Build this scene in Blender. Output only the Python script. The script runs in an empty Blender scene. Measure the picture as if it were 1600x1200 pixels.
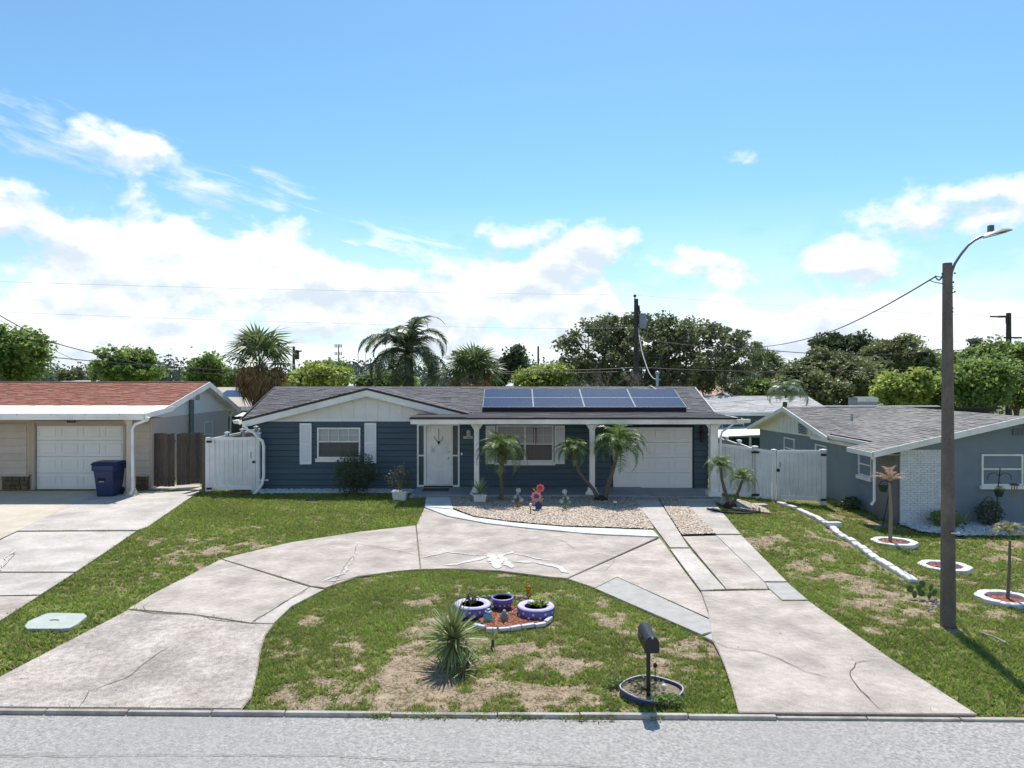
import bpy, math, random
import numpy as np
from mathutils import Vector, Matrix, Euler
random.seed(7)
SC = bpy.context.scene
COL = SC.collection
R = math.radians
# ------------------------------------------------------------------ camera
EZ, HZ, F = 3.87, 588.0, 1111.0          # eye height, horizon row and focal length in photo pixels
cd = bpy.data.cameras.new('camera'); cam = bpy.data.objects.new('camera', cd); COL.objects.link(cam)
cam.location = (0, 0, EZ); cam.rotation_euler = (R(90), 0, 0)
cd.sensor_width = 36; cd.lens = F/1600*36; cd.shift_y = -12/1600; cd.clip_end = 5000; cd.clip_start = 0.1
SC.camera = cam
# ------------------------------------------------------------------ light
SUN_EL, SUN_AZ = R(60), R(11)            # azimuth from +Y towards +X
SKY_STRENGTH, SUN_STRENGTH, EXPOSURE = 0.097, 3.35, 0.78
sd = bpy.data.lights.new('sun', 'SUN'); so = bpy.data.objects.new('sun', sd); COL.objects.link(so)
sd.energy = SUN_STRENGTH; sd.angle = R(0.5); sd.color = (1, 0.93, 0.84)
sv = Vector((math.sin(SUN_AZ)*math.cos(SUN_EL), math.cos(SUN_AZ)*math.cos(SUN_EL), math.sin(SUN_EL)))
so.rotation_euler = sv.to_track_quat('Z', 'Y').to_euler()
so.location = sv*60
SC.view_settings.view_transform = 'Standard'
try: SC.view_settings.look = 'None'
except Exception: pass
SC.view_settings.gamma = 1; SC.view_settings.use_curve_mapping = False
SC.view_settings.exposure = EXPOSURE
W = bpy.data.worlds.new('World'); SC.world = W; W.use_nodes = True
def build_world():
    nt = W.node_tree; nt.nodes.clear(); N = nt.nodes; L = nt.links
    out = N.new('ShaderNodeOutputWorld')
    sky = N.new('ShaderNodeTexSky'); sky.sky_type = 'NISHITA'; sky.sun_disc = False
    sky.sun_elevation = SUN_EL; sky.sun_rotation = SUN_AZ; sky.air_density = 1.0; sky.dust_density = 0.3; sky.ozone_density = 2.0
    bg = N.new('ShaderNodeBackground'); bg.inputs[1].default_value = SKY_STRENGTH
    tint = N.new('ShaderNodeMix'); tint.data_type = 'RGBA'; tint.blend_type = 'MULTIPLY'; tint.inputs[0].default_value = 1
    L.new(sky.outputs[0], tint.inputs[6]); tint.inputs[7].default_value = (.70, .96, 1.0, 1); L.new(tint.outputs[2], bg.inputs[0])
    tc = N.new('ShaderNodeTexCoord'); sx = N.new('ShaderNodeSeparateXYZ'); L.new(tc.outputs['Generated'], sx.inputs[0])
    def m(op, a, b=None, c=None, clamp=False):
        n = N.new('ShaderNodeMath'); n.operation = op; n.use_clamp = clamp
        for i, v in enumerate((a, b, c)):
            if v is None: continue
            if isinstance(v, (int, float)): n.inputs[i].default_value = v
            else: L.new(v, n.inputs[i])
        return n.outputs[0]
    az = m('ARCTAN2', sx.outputs[0], sx.outputs[1]); el = m('ARCSINE', sx.outputs[2])
    def vec(a, b, c=0.0):
        n = N.new('ShaderNodeCombineXYZ')
        for i, v in enumerate((a, b, c)):
            if isinstance(v, (int, float)): n.inputs[i].default_value = v
            else: L.new(v, n.inputs[i])
        return n.outputs[0]
    def noise(v, s, d, r=.55, dist=0.0):
        n = N.new('ShaderNodeTexNoise'); n.inputs['Scale'].default_value = s; n.inputs['Detail'].default_value = d
        n.inputs['Roughness'].default_value = r; n.inputs['Distortion'].default_value = dist; L.new(v, n.inputs['Vector'])
        return n.outputs[0]
    def ae(px, py):
        a = math.atan2(px-800, F); return a, math.atan2((HZ-py)*math.cos(a), F)
    def fields(dz):
        e2 = m('ADD', el, dz) if dz else el
        # cumulus bank: its upper edge as a curve of azimuth
        mp = m('MULTIPLY_ADD', az, 1/(2*math.pi), .5)
        cv = N.new('ShaderNodeFloatCurve'); L.new(mp, cv.inputs['Value'])
        pts = [(-math.pi, .30), (-2.2, .30), (-1.4, .32), (-.9, .31)] + [ae(x, y) for x, y in
               ((0, 258), (110, 280), (250, 300), (400, 330), (520, 375), (600, 395), (690, 398), (770, 392), (850, 372), (905, 356), (962, 405), (985, 458), (1040, 462),
                (1110, 440), (1190, 436), (1260, 440), (1330, 425), (1400, 430), (1450, 425), (1510, 446), (1560, 430), (1600, 430))] + \
              [(.9, .16), (1.5, .24), (2.4, .28), (math.pi, .30)]
        c = cv.mapping.curves[0]
        while len(c.points) > 2: c.points.remove(c.points[1])
        c.points[0].location = (0, pts[0][1]*2); c.points[1].location = (1, pts[-1][1]*2)
        for a, e in pts[1:-1]:
            p = c.points.new(a/(2*math.pi)+.5, e*2); p.handle_type = 'AUTO'
        cv.mapping.update()
        edge = m('MULTIPLY', cv.outputs[0], .5)
        d = m('MULTIPLY', m('SUBTRACT', edge, e2), 11.0)
        d = m('MINIMUM', d, .58)
        # separate small clouds: (px, py, rx, ry, weight)
        for px, py, rx, ry, w in ((826, 358, 92, 38, .40), (1168, 240, 36, 18, .22), (1530, 333, 150, 46, .42), (1072, 416, 84, 32, .36),
                                  (1335, 412, 120, 46, .38), (1180, 430, 100, 38, .40), (175, 236, 62, 24, .16), (905, 400, 80, 60, .5)):
            a, e = ae(px, py)
            da = m('DIVIDE', m('SUBTRACT', az, a), rx/F); de = m('DIVIDE', m('SUBTRACT', e2, e), ry/F)
            q = m('SUBTRACT', 1.0, m('ADD', m('MULTIPLY', da, da), m('MULTIPLY', de, de)))
            d = m('MAXIMUM', d, m('MAXIMUM', m('MULTIPLY', q, w), -1.5))
        v = vec(az, m('MULTIPLY', e2, 1.55), .37)
        n1 = noise(v, 7.5, 9, .56, .25)
        nb = noise(v, 17, 7, .55, .2)
        big = m('ADD', m('MULTIPLY', m('SUBTRACT', n1, .5), 2.2), m('MULTIPLY', m('SUBTRACT', nb, .5), 1.3))
        cum = m('ADD', d, big)
        # thin streaks of cirrus: bands tilted down to the right
        a1, e1 = ae(430, 318)
        s_ = m('ADD', m('MULTIPLY', m('SUBTRACT', az, a1), .205), m('SUBTRACT', e2, e1))
        t_ = m('SUBTRACT', az, a1)
        bands = None
        for off, wd, c0, c1 in ((.0, .040, -.55, .10), (-.012, .026, .0, .36)):
            b = m('SUBTRACT', 1.0, m('ABSOLUTE', m('DIVIDE', m('SUBTRACT', s_, off), wd)))
            lo = m('MULTIPLY', m('SUBTRACT', t_, c0), 12, clamp=True); hi = m('MULTIPLY', m('SUBTRACT', c1, t_), 12, clamp=True)
            b = m('SUBTRACT', m('ADD', b, m('MULTIPLY', m('MULTIPLY', lo, hi), 1.0)), 1.0)
            bands = b if bands is None else m('MAXIMUM', bands, b)
        v2 = vec(m('MULTIPLY', az, 1.0), m('MULTIPLY', m('ADD', e2, m('MULTIPLY', az, .20)), 4.2), 3.1)
        n2 = noise(v2, 9, 8, .6, .3)
        cir = m('ADD', m('MULTIPLY', bands, .42), m('MULTIPLY', m('SUBTRACT', n2, .5), 2.5))
        return cum, cir, n1
    cum, cir, n1 = fields(0)
    cum2, _, _ = fields(.018)
    def ss(x, a, b):
        n = N.new('ShaderNodeMapRange'); n.interpolation_type = 'SMOOTHSTEP'; L.new(x, n.inputs[0])
        n.inputs[1].default_value = a; n.inputs[2].default_value = b; return n.outputs[0]
    fc = ss(cum, .0, .46)
    fi = m('MULTIPLY', ss(cir, .12, .8), .85)
    fac = m('MAXIMUM', fc, fi)
    # haze brightening toward the horizon
    hz = m('MULTIPLY', ss(el, .26, -.02), .80)
    fac = m('MAXIMUM', fac, hz)
    # shading of the cloud bodies: thicker above = greyer below
    v3 = vec(az, m('MULTIPLY', el, 2.6), 8.0)
    n3 = noise(v3, 6.0, 7, .55, .2)
    thick = m('SUBTRACT', cum2, cum)
    lit = m('ADD', m('MULTIPLY', thick, -1.5), m('MULTIPLY', m('SUBTRACT', n3, .5), 3.0))
    sh = ss(lit, -.65, .42)
    low = ss(el, .05, .30)
    mixc = N.new('ShaderNodeMix'); mixc.data_type = 'RGBA'; L.new(sh, mixc.inputs[0])
    mixc.inputs[6].default_value = (.58, .655, .74, 1); mixc.inputs[7].default_value = (.83, .87, .89, 1)
    bg2 = N.new('ShaderNodeBackground'); bg2.inputs[1].default_value = CLOUD; L.new(mixc.outputs[2], bg2.inputs[0])
    mx = N.new('ShaderNodeMixShader'); L.new(fac, mx.inputs[0]); L.new(bg.outputs[0], mx.inputs[1]); L.new(bg2.outputs[0], mx.inputs[2])
    L.new(mx.outputs[0], out.inputs[0])
CLOUD = 0.76
build_world()
# ------------------------------------------------------------------ terrain and photo rays
def sst(t): t = min(1, max(0, t)); return t*t*(3-2*t)
def terr(x, y): return -0.5*sst((x-6)/5)*sst((y-9)/8)
def terr_np(x, y):
    a = np.clip((x-6)/5, 0, 1); b = np.clip((y-9)/8, 0, 1)
    return -0.5*a*a*(3-2*a)*b*b*(3-2*b)
def P(px, py, Y): return Vector(((px-800)/F*Y, Y, EZ-(py-HZ)/F*Y))
def G(px, py, h=0.0):
    z = 0.0
    for _ in range(25):
        Y = (EZ-z-h)*F/(py-HZ); X = (px-800)/F*Y; z = .5*z+.5*terr(X, Y)
    return Vector((X, Y, terr(X, Y)+h))
# ------------------------------------------------------------------ materials
MATS = {}
def rgb(c): return (c[0], c[1], c[2], 1)
def M(name, col, col2=None, scale=4.0, rough=.7, bump=0.0, bscale=60.0, metal=0.0, detail=4.0, spec=.4, stretch=(1, 1, 1), island=None,
      alpha=1.0, trans=0.0, lo=.35, hi=.65, col3=None, scale3=.6, hue_obj=0.0, coat=0.0, speck=0.0, speck_s=55):
    if name in MATS: return MATS[name]
    m = bpy.data.materials.new(name); m.use_nodes = True; nt = m.node_tree; N = nt.nodes; L = nt.links
    b = N['Principled BSDF']; out = N['Material Output']
    b.inputs['Roughness'].default_value = rough; b.inputs['Metallic'].default_value = metal
    b.inputs['Specular IOR Level'].default_value = spec; b.inputs['Alpha'].default_value = alpha
    b.inputs['Coat Weight'].default_value = coat
    g = N.new('ShaderNodeNewGeometry'); mp = N.new('ShaderNodeMapping'); mp.inputs['Scale'].default_value = stretch
    L.new(g.outputs['Position'], mp.inputs[0])
    cur = None
    def mix(f, a, c):
        x = N.new('ShaderNodeMix'); x.data_type = 'RGBA'
        L.new(f, x.inputs[0]) if not isinstance(f, float) else None
        for i, v in ((6, a), (7, c)):
            if isinstance(v, tuple): x.inputs[i].default_value = rgb(v)
            else: L.new(v, x.inputs[i])
        return x.outputs[2]
    def rng(o, a, c):
        r = N.new('ShaderNodeMapRange'); L.new(o, r.inputs[0]); r.inputs[1].default_value = a; r.inputs[2].default_value = c; return r.outputs[0]
    if island:
        cr = N.new('ShaderNodeValToRGB'); L.new(g.outputs['Random Per Island'], cr.inputs[0])
        e = cr.color_ramp.elements; k = len(island)
        e[0].position = 0; e[0].color = rgb(island[0]); e[1].position = 1; e[1].color = rgb(island[-1])
        for i in range(1, k-1):
            n_ = e.new(i/(k-1)); n_.color = rgb(island[i])
        cur = cr.outputs[0]
    if col2:
        n = N.new('ShaderNodeTexNoise'); n.inputs['Scale'].default_value = scale; n.inputs['Detail'].default_value = detail
        n.inputs['Roughness'].default_value = .6
        L.new(mp.outputs[0], n.inputs['Vector'])
        base = col if cur is None else cur
        cur = mix(rng(n.outputs[0], lo, hi), base, col2)
    if col3:
        n = N.new('ShaderNodeTexNoise'); n.inputs['Scale'].default_value = scale3; n.inputs['Detail'].default_value = 6
        n.inputs['Roughness'].default_value = .62
        L.new(mp.outputs[0], n.inputs['Vector'])
        cur = mix(rng(n.outputs[0], .42, .72), col if cur is None else cur, col3)
    if speck:
        for ss_, am in ((speck_s, speck), (speck_s*.23, speck*.8)):
            n = N.new('ShaderNodeTexNoise'); n.inputs['Scale'].default_value = ss_; n.inputs['Detail'].default_value = 3; L.new(mp.outputs[0], n.inputs['Vector'])
            h = N.new('ShaderNodeHueSaturation'); r = N.new('ShaderNodeMapRange'); L.new(n.outputs[0], r.inputs[0]); r.inputs[1].default_value = .32; r.inputs[2].default_value = .62
            r.inputs[3].default_value = 1-am; r.inputs[4].default_value = 1+am*.35; L.new(r.outputs[0], h.inputs['Value'])
            if cur is None: h.inputs['Color'].default_value = rgb(col)
            else: L.new(cur, h.inputs['Color'])
            cur = h.outputs[0]
    if hue_obj:
        oi = N.new('ShaderNodeObjectInfo'); h = N.new('ShaderNodeHueSaturation')
        mr = N.new('ShaderNodeMapRange'); L.new(oi.outputs['Random'], mr.inputs[0]); mr.inputs[3].default_value = 1-hue_obj; mr.inputs[4].default_value = 1+hue_obj
        L.new(mr.outputs[0], h.inputs['Value'])
        if cur is None: h.inputs['Color'].default_value = rgb(col)
        else: L.new(cur, h.inputs['Color'])
        cur = h.outputs[0]
    if cur is None: b.inputs['Base Color'].default_value = rgb(col)
    else: L.new(cur, b.inputs['Base Color'])
    if bump:
        n = N.new('ShaderNodeTexNoise'); n.inputs['Scale'].default_value = bscale; n.inputs['Detail'].default_value = 5
        L.new(mp.outputs[0], n.inputs['Vector'])
        bp = N.new('ShaderNodeBump'); bp.inputs['Strength'].default_value = bump; bp.inputs['Distance'].default_value = .02
        L.new(n.outputs[0], bp.inputs['Height']); L.new(bp.outputs[0], b.inputs['Normal'])
    if trans:
        t = N.new('ShaderNodeBsdfTranslucent'); x = N.new('ShaderNodeMixShader'); x.inputs[0].default_value = trans
        if cur is None: t.inputs[0].default_value = rgb(col)
        else:
            h = N.new('ShaderNodeHueSaturation'); h.inputs['Hue'].default_value = .485; h.inputs['Value'].default_value = 1.5; L.new(cur, h.inputs['Color']); L.new(h.outputs[0], t.inputs[0])
        L.new(b.outputs[0], x.inputs[1]); L.new(t.outputs[0], x.inputs[2]); L.new(x.outputs[0], out.inputs[0])
    MATS[name] = m; return m
# ------------------------------------------------------------------ mesh helpers
class MB:
    def __init__(s): s.v = []; s.f = []
    def add(s, vs, fs):
        o = len(s.v); s.v += [tuple(v) for v in vs]; s.f += [tuple(i+o for i in f) for f in fs]; return s
    def box(s, x0, x1, y0, y1, z0, z1):
        if x0 > x1: x0, x1 = x1, x0
        if y0 > y1: y0, y1 = y1, y0
        if z0 > z1: z0, z1 = z1, z0
        return s.add([(x0, y0, z0), (x1, y0, z0), (x1, y1, z0), (x0, y1, z0), (x0, y0, z1), (x1, y0, z1), (x1, y1, z1), (x0, y1, z1)],
                     [(3, 2, 1, 0), (4, 5, 6, 7), (0, 1, 5, 4), (1, 2, 6, 5), (2, 3, 7, 6), (3, 0, 4, 7)])
    def prism(s, poly, d):
        """polygon (list of 3D points) extruded by vector d"""
        n = len(poly); d = Vector(d); p = [Vector(q) for q in poly]
        nn = Vector((0, 0, 0))
        for i in range(n): nn += p[i].cross(p[(i+1) % n])
        if nn.dot(d) < 0: p = p[::-1]
        vs = p+[q+d for q in p]
        return s.add(vs, [tuple(range(n-1, -1, -1)), tuple(range(n, 2*n))]+[(i, (i+1) % n, n+(i+1) % n, n+i) for i in range(n)])
    def tube(s, pts, r, n=8, caps=True):
        pts = [Vector(p) for p in pts]
        if isinstance(r, (int, float)): r = [r]*len(pts)
        rings = []; up = None
        for i, p in enumerate(pts):
            t = (pts[min(i+1, len(pts)-1)]-pts[max(i-1, 0)])
            t = t.normalized() if t.length > 1e-9 else Vector((0, 0, 1))
            if up is None: up = Vector((1, 0, 0)) if abs(t.x) < .8 else Vector((0, 1, 0))
            a = t.cross(up)
            if a.length < 1e-4: a = t.orthogonal()
            a.normalize(); b = a.cross(t).normalized(); up = b
            rings.append([p+(a*math.cos(2*math.pi*k/n)+b*math.sin(2*math.pi*k/n))*r[i] for k in range(n)])
        o = len(s.v)
        for q in rings: s.v += [tuple(v) for v in q]
        for i in range(len(rings)-1):
            for k in range(n):
                s.f.append((o+i*n+k, o+i*n+(k+1) % n, o+(i+1)*n+(k+1) % n, o+(i+1)*n+k))
        if caps:
            s.f.append(tuple(o+k for k in range(n-1, -1, -1))); s.f.append(tuple(o+(len(rings)-1)*n+k for k in range(n)))
        return s
    def lathe(s, c, prof, n=20, sx=1, sy=1):
        """prof: list of (radius, height)"""
        o = len(s.v); c = Vector(c)
        for r, h in prof:
            for k in range(n):
                a = 2*math.pi*k/n; s.v.append((c.x+r*sx*math.cos(a), c.y+r*sy*math.sin(a), c.z+h))
        for i in range(len(prof)-1):
            for k in range(n): s.f.append((o+i*n+k, o+i*n+(k+1) % n, o+(i+1)*n+(k+1) % n, o+(i+1)*n+k))
        if prof[0][0] > 1e-4: s.f.append(tuple(o+k for k in range(n-1, -1, -1)))
        if prof[-1][0] > 1e-4: s.f.append(tuple(o+(len(prof)-1)*n+k for k in range(n)))
        return s
    def ball(s, c, rx, ry=None, rz=None, n=12, m=8):
        ry = ry or rx; rz = rz or rx
        return s._ball(c, rx, ry, rz, n, m)
    def _ball(s, c, rx, ry, rz, n, m):
        o = len(s.v)
        for i in range(m+1):
            th = math.pi*i/m
            for k in range(n):
                a = 2*math.pi*k/n
                s.v.append((c[0]+rx*math.sin(th)*math.cos(a), c[1]+ry*math.sin(th)*math.sin(a), c[2]-rz*math.cos(th)))
        for i in range(m):
            for k in range(n): s.f.append((o+i*n+k, o+i*n+(k+1) % n, o+(i+1)*n+(k+1) % n, o+(i+1)*n+k))
        return s
def wloc(o):
    p = Vector((0, 0, 0))
    while o is not None: p += Vector(o.location); o = o.parent
    return p
def me_from(mb, name, mat, smooth=False, off=None):
    me = bpy.data.meshes.new(name)
    off = off or Vector((0, 0, 0))
    me.from_pydata([(v[0]-off[0], v[1]-off[1], v[2]-off[2]) for v in mb.v], [], mb.f)
    if mat: me.materials.append(mat)
    if smooth:
        me.polygons.foreach_set('use_smooth', [True]*len(me.polygons))
    me.update(); return me
def tag(o, label=None, cat=None, group=None, kind=None):
    if label: o['label'] = label
    if cat: o['category'] = cat
    if group: o['group'] = group
    if kind: o['kind'] = kind
    return o
def bev(o, w, seg=2):
    if w:
        b = o.modifiers.new('bevel', 'BEVEL'); b.width = w; b.segments = seg; b.limit_method = 'ANGLE'
    return o
def E(name, loc, label=None, cat=None, group=None, parent=None):
    o = bpy.data.objects.new(name, None); COL.objects.link(o); o.location = loc; o.empty_display_size = .2
    if parent: o.parent = parent
    return tag(o, label, cat, group)
def part(name, mb, mat, parent=None, smooth=False, bevel=0, kind=None, label=None, local=False, loc=None, rot=None):
    """geometry of mb is in world coordinates (or local=True); linked as one object below parent"""
    off = None
    if parent is not None and not local: off = wloc(parent)
    if parent is None and loc is not None and not local: off = Vector(loc)
    me = me_from(mb, name, mat, smooth, off)
    o = bpy.data.objects.new(name, me); COL.objects.link(o)
    if parent: o.parent = parent
    if loc is not None: o.location = loc
    if rot is not None: o.rotation_euler = rot
    bev(o, bevel)
    if smooth:
        try:
            me.set_sharp_from_angle(angle=R(40))
        except Exception: pass
    return tag(o, label, None, None, kind)
def inst(name, me, parent, loc, rot=(0, 0, 0), scale=(1, 1, 1), label=None, kind=None):
    o = bpy.data.objects.new(name, me); COL.objects.link(o); o.parent = parent; o.location = loc; o.rotation_euler = rot; o.scale = scale
    return tag(o, label, kind=kind)
def np_mesh(name, V, nper, mat, color=None, cname='tint', parent=None, kind=None, sub=None):
    """V: (n_faces, nper, 3) unshared corner coordinates"""
    V = np.asarray(V, dtype=np.float32); nf = V.shape[0]; me = bpy.data.meshes.new(name)
    me.vertices.add(nf*nper); me.vertices.foreach_set('co', V.reshape(-1))
    me.loops.add(nf*nper); me.loops.foreach_set('vertex_index', np.arange(nf*nper, dtype=np.int32))
    me.polygons.add(nf); me.polygons.foreach_set('loop_start', np.arange(0, nf*nper, nper, dtype=np.int32))
    try: me.polygons.foreach_set('loop_total', np.full(nf, nper, dtype=np.int32))
    except Exception: pass
    if color is not None:
        a = me.color_attributes.new(cname, 'FLOAT_COLOR', 'POINT')
        c = np.ones((nf, nper, 4), dtype=np.float32); c[..., :3] = np.asarray(color)[:, None, :]
        a.data.foreach_set('color', c.reshape(-1))
    me.materials.append(mat); me.update(calc_edges=True); me.validate()
    o = bpy.data.objects.new(name, me); COL.objects.link(o)
    if parent: o.parent = parent
    return tag(o, kind=kind)
def copy_tree(o, parent=None):
    c = o.copy(); COL.objects.link(c)
    if parent is not None: c.parent = parent
    for ch in list(o.children): copy_tree(ch, c)
    return c
def text_mesh(txt, size, mat, parent, name, loc, depth=.004, rot=(R(90), 0, 0)):
    cu = bpy.data.curves.new(name, 'FONT'); cu.body = txt; cu.size = size; cu.extrude = depth; cu.align_x = 'CENTER'; cu.align_y = 'CENTER'
    t = bpy.data.objects.new(name, cu); COL.objects.link(t)
    bpy.context.view_layer.update()
    me = bpy.data.meshes.new_from_object(t.evaluated_get(bpy.context.evaluated_depsgraph_get()))
    bpy.data.objects.remove(t); bpy.data.curves.remove(cu)
    me.materials.clear(); me.materials.append(mat)
    o = bpy.data.objects.new(name, me); COL.objects.link(o); o.parent = parent
    o.location = Vector(loc)-wloc(parent); o.rotation_euler = rot
    return o
# numpy value noise in 2D
_rs = np.random.RandomState(3)
_lat = _rs.rand(256, 256)
def vnoise(x, y, s):
    x = x*s+100.3; y = y*s+57.7; xi = np.floor(x).astype(int); yi = np.floor(y).astype(int); fx = x-xi; fy = y-yi
    fx = fx*fx*(3-2*fx); fy = fy*fy*(3-2*fy); g = lambda a, b: _lat[a % 256, b % 256]
    return (g(xi, yi)*(1-fx)+g(xi+1, yi)*fx)*(1-fy)+(g(xi, yi+1)*(1-fx)+g(xi+1, yi+1)*fx)*fy
def fbm(x, y, s, o=4):
    t = 0; a = 1; n = 0
    for i in range(o): t = t+a*vnoise(x+i*17.1, y-i*9.3, s*2**i); n += a; a *= .55
    return t/n
def pip(x, y, poly):
    c = np.zeros(x.shape, bool); n = len(poly)
    for i in range(n):
        x1, y1 = poly[i][0], poly[i][1]; x2, y2 = poly[(i+1) % n][0], poly[(i+1) % n][1]
        if y1 == y2: continue
        c ^= ((y1 > y) != (y2 > y)) & (x < (x2-x1)*(y-y1)/(y2-y1)+x1)
    return c
# ================================================================== SETTING
concrete = M('concrete', (.44, .385, .34), (.56, .505, .455), scale=2.2, rough=.92, bump=.4, bscale=90, detail=10, col3=(.30, .265, .24), scale3=1.3, hue_obj=.04, speck=.17, speck_s=45)
concrete_old = M('concrete_exposed', (.41, .36, .32), (.55, .495, .45), scale=2.0, rough=.92, bump=.5, bscale=70, detail=10, col3=(.30, .27, .245), scale3=.9, hue_obj=.04, speck=.32, speck_s=55)
concrete_pale = M('concrete_pale', (.47, .435, .40), (.57, .53, .49), scale=1.8, rough=.9, bump=.25, bscale=90, detail=9, col3=(.34, .31, .28), scale3=1.0, hue_obj=.06, speck=.13)
concrete_new = M('concrete_patch', (.34, .33, .315), (.41, .40, .385), scale=5, rough=.9, bump=.2, bscale=80)
border_paint = M('border_paint', (.56, .60, .62), (.68, .71, .72), scale=7, rough=.75, bump=.15, col3=(.40, .40, .38), scale3=1.6)
porch_paint = M('porch_paint', (.20, .25, .30), (.26, .31, .36), scale=5, rough=.6, col3=(.30, .31, .31), scale3=1.1)
joint_dark = M('joint_dirt', (.10, .085, .07), (.18, .155, .13), scale=20, rough=1)
asphalt = M('asphalt', (.25, .24, .232), (.47, .455, .44), scale=24, rough=.95, bump=.8, bscale=45, detail=4, lo=.34, hi=.66, col3=(.34, .328, .318), scale3=.45, speck=.14, speck_s=60)
soil = M('soil', (.16, .12, .08), (.22, .17, .12), scale=6, rough=1)

def lawn_material():
    m = bpy.data.materials.new('lawn_soil'); m.use_nodes = True; nt = m.node_tree; N = nt.nodes; L = nt.links
    b = N['Principled BSDF']; b.inputs['Roughness'].default_value = 1; b.inputs['Specular IOR Level'].default_value = .1
    at = N.new('ShaderNodeAttribute'); at.attribute_name = 'cover'
    g = N.new('ShaderNodeNewGeometry')
    def ns(s, d=6):
        n = N.new('ShaderNodeTexNoise'); n.inputs['Scale'].default_value = s; n.inputs['Detail'].default_value = d; n.inputs['Roughness'].default_value = .65
        L.new(g.outputs['Position'], n.inputs['Vector']); return n.outputs[0]
    def ramp(o, a, c):
        r = N.new('ShaderNodeMapRange'); L.new(o, r.inputs[0]); r.inputs[1].default_value = a; r.inputs[2].default_value = c; return r.outputs[0]
    def mix(f, a, c):
        x = N.new('ShaderNodeMix'); x.data_type = 'RGBA'; L.new(f, x.inputs[0])
        for i, v in ((6, a), (7, c)):
            if isinstance(v, tuple): x.inputs[i].default_value = rgb(v)
            else: L.new(v, x.inputs[i])
        return x.outputs[2]
    sand = mix(ramp(ns(2.5), .35, .65), (.47, .36, .265), (.36, .275, .20))
    thatch = mix(ramp(ns(26, 5), .40, .60), (.13, .10, .065), (.36, .29, .20))
    dirt = mix(ramp(ns(4.2, 9), .34, .52), sand, thatch)
    green = mix(ramp(ns(16), .4, .6), (.115, .15, .035), (.23, .235, .09))
    a = N.new('ShaderNodeMath'); a.operation = 'ADD'; L.new(at.outputs['Fac'], a.inputs[0])
    n2 = N.new('ShaderNodeMath'); n2.operation = 'MULTIPLY_ADD'; L.new(ns(9, 6), n2.inputs[0]); n2.inputs[1].default_value = .8; n2.inputs[2].default_value = -.4
    L.new(n2.outputs[0], a.inputs[1])
    col = mix(ramp(a.outputs[0], .38, .62), dirt, green)
    L.new(col, b.inputs['Base Color'])
    bp = N.new('ShaderNodeBump'); bp.inputs['Strength'].default_value = .8; bp.inputs['Distance'].default_value = .03; L.new(ns(22, 8), bp.inputs['Height']); L.new(bp.outputs[0], b.inputs['Normal'])
    return m
lawn_mat = lawn_material()
# --- street edge line
def kerb_y(x): return 8.15-0.0155*x
# --- far ground
mb = MB().add([(-2500, -300, -.75), (2500, -300, -.75), (2500, 3500, -.75), (-2500, 3500, -.75)], [(0, 1, 2, 3)])
tag(part('ground', mb, M('far_ground', (.10, .12, .05), (.17, .15, .09), scale=.3, rough=1)), 'flat suburban ground reaching the horizon', kind='structure')
mb = MB().add([(-60, -6, -.035), (60, -6, -.035), (60, kerb_y(60)-.02, -.035), (-60, kerb_y(-60)-.02, -.035)], [(0, 1, 2, 3)])
street = part('street', mb, asphalt, kind='structure'); street['label'] = 'pale weathered asphalt street along the bottom'
# --- cover of grass (1 = lush, 0 = bare)
def cover(x, y):
    n = fbm(x*1.0, y*1.3, .55, 5); n2 = fbm(x+40, y+11, 2.3, 4)
    n3 = fbm(x-20, y*1.4+31, 6.5, 3)
    c = .65+(n-.5)*1.3+(n2-.5)*1.8+(n3-.5)*1.1
    def blob(px, py, rx, ry, w):
        g = G(px, py); return w*.62*np.exp(-(((x-g.x)/rx)**2+((y-g.y)/ry)**2))
    isl = (x > -3.4) & (x < 3.2) & (y < 14.5) & (y > 8)
    left = (x < -1.2) & (y > 11)
    c = c+np.where(isl, .02, 0)+np.where(left & ~isl, .34, 0)+np.where(x > 4, .16, 0)+np.where((x < -3) & ~left, .28, 0)
    for a in ((620, 1060, .9, .45, -.7), (560, 1085, .9, .3, -.35), (520, 960, .8, .5, -.35), (440, 930, .5, .5, -.4), (640, 975, .6, .8, -.35), (730, 1090, .8, .3, -.35), (880, 1080, .9, .3, -.4),
              (1060, 960, .6, .6, -.25), (450, 1080, 1.1, .35, .55), (820, 1100, .5, .2, .3), (1110, 1070, .7, .6, .75), (750, 1050, .5, .3, .45), (480, 1040, .5, .3, .45), (560, 950, .5, .5, .35),
              (760, 920, 2.2, .6, .35), (950, 930, 1.0, .9, .3), (950, 1040, .7, .3, -.3), (1240, 850, .9, 2.2, -.45), (1290, 900, 1.0, 1.2, -.65), (1370, 930, 1.1, .6, -.6), (1400, 960, .9, .4, -.5), (1440, 985, .8, .4, -.45),
              (1430, 1040, 1.2, .6, .5), (1550, 1080, 1.2, .5, .6), (1560, 960, .9, .8, -.4), (1180, 800, .8, 1.0, .4), (1500, 880, 2, 2, .2), (340, 850, 1.0, .8, -.8), (310, 885, .6, .7, -.6),
              (385, 795, .9, .5, -.6), (540, 810, 1.6, .5, -.25), (120, 900, .9, .7, -.1), (60, 970, 1.0, .7, .3), (280, 800, 1.4, 1.6, .35), (400, 910, .3, .3, -.5), (600, 790, 2, .6, .4)):
        c = c+blob(*a)
    return np.clip(c, 0, 1)
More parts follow.
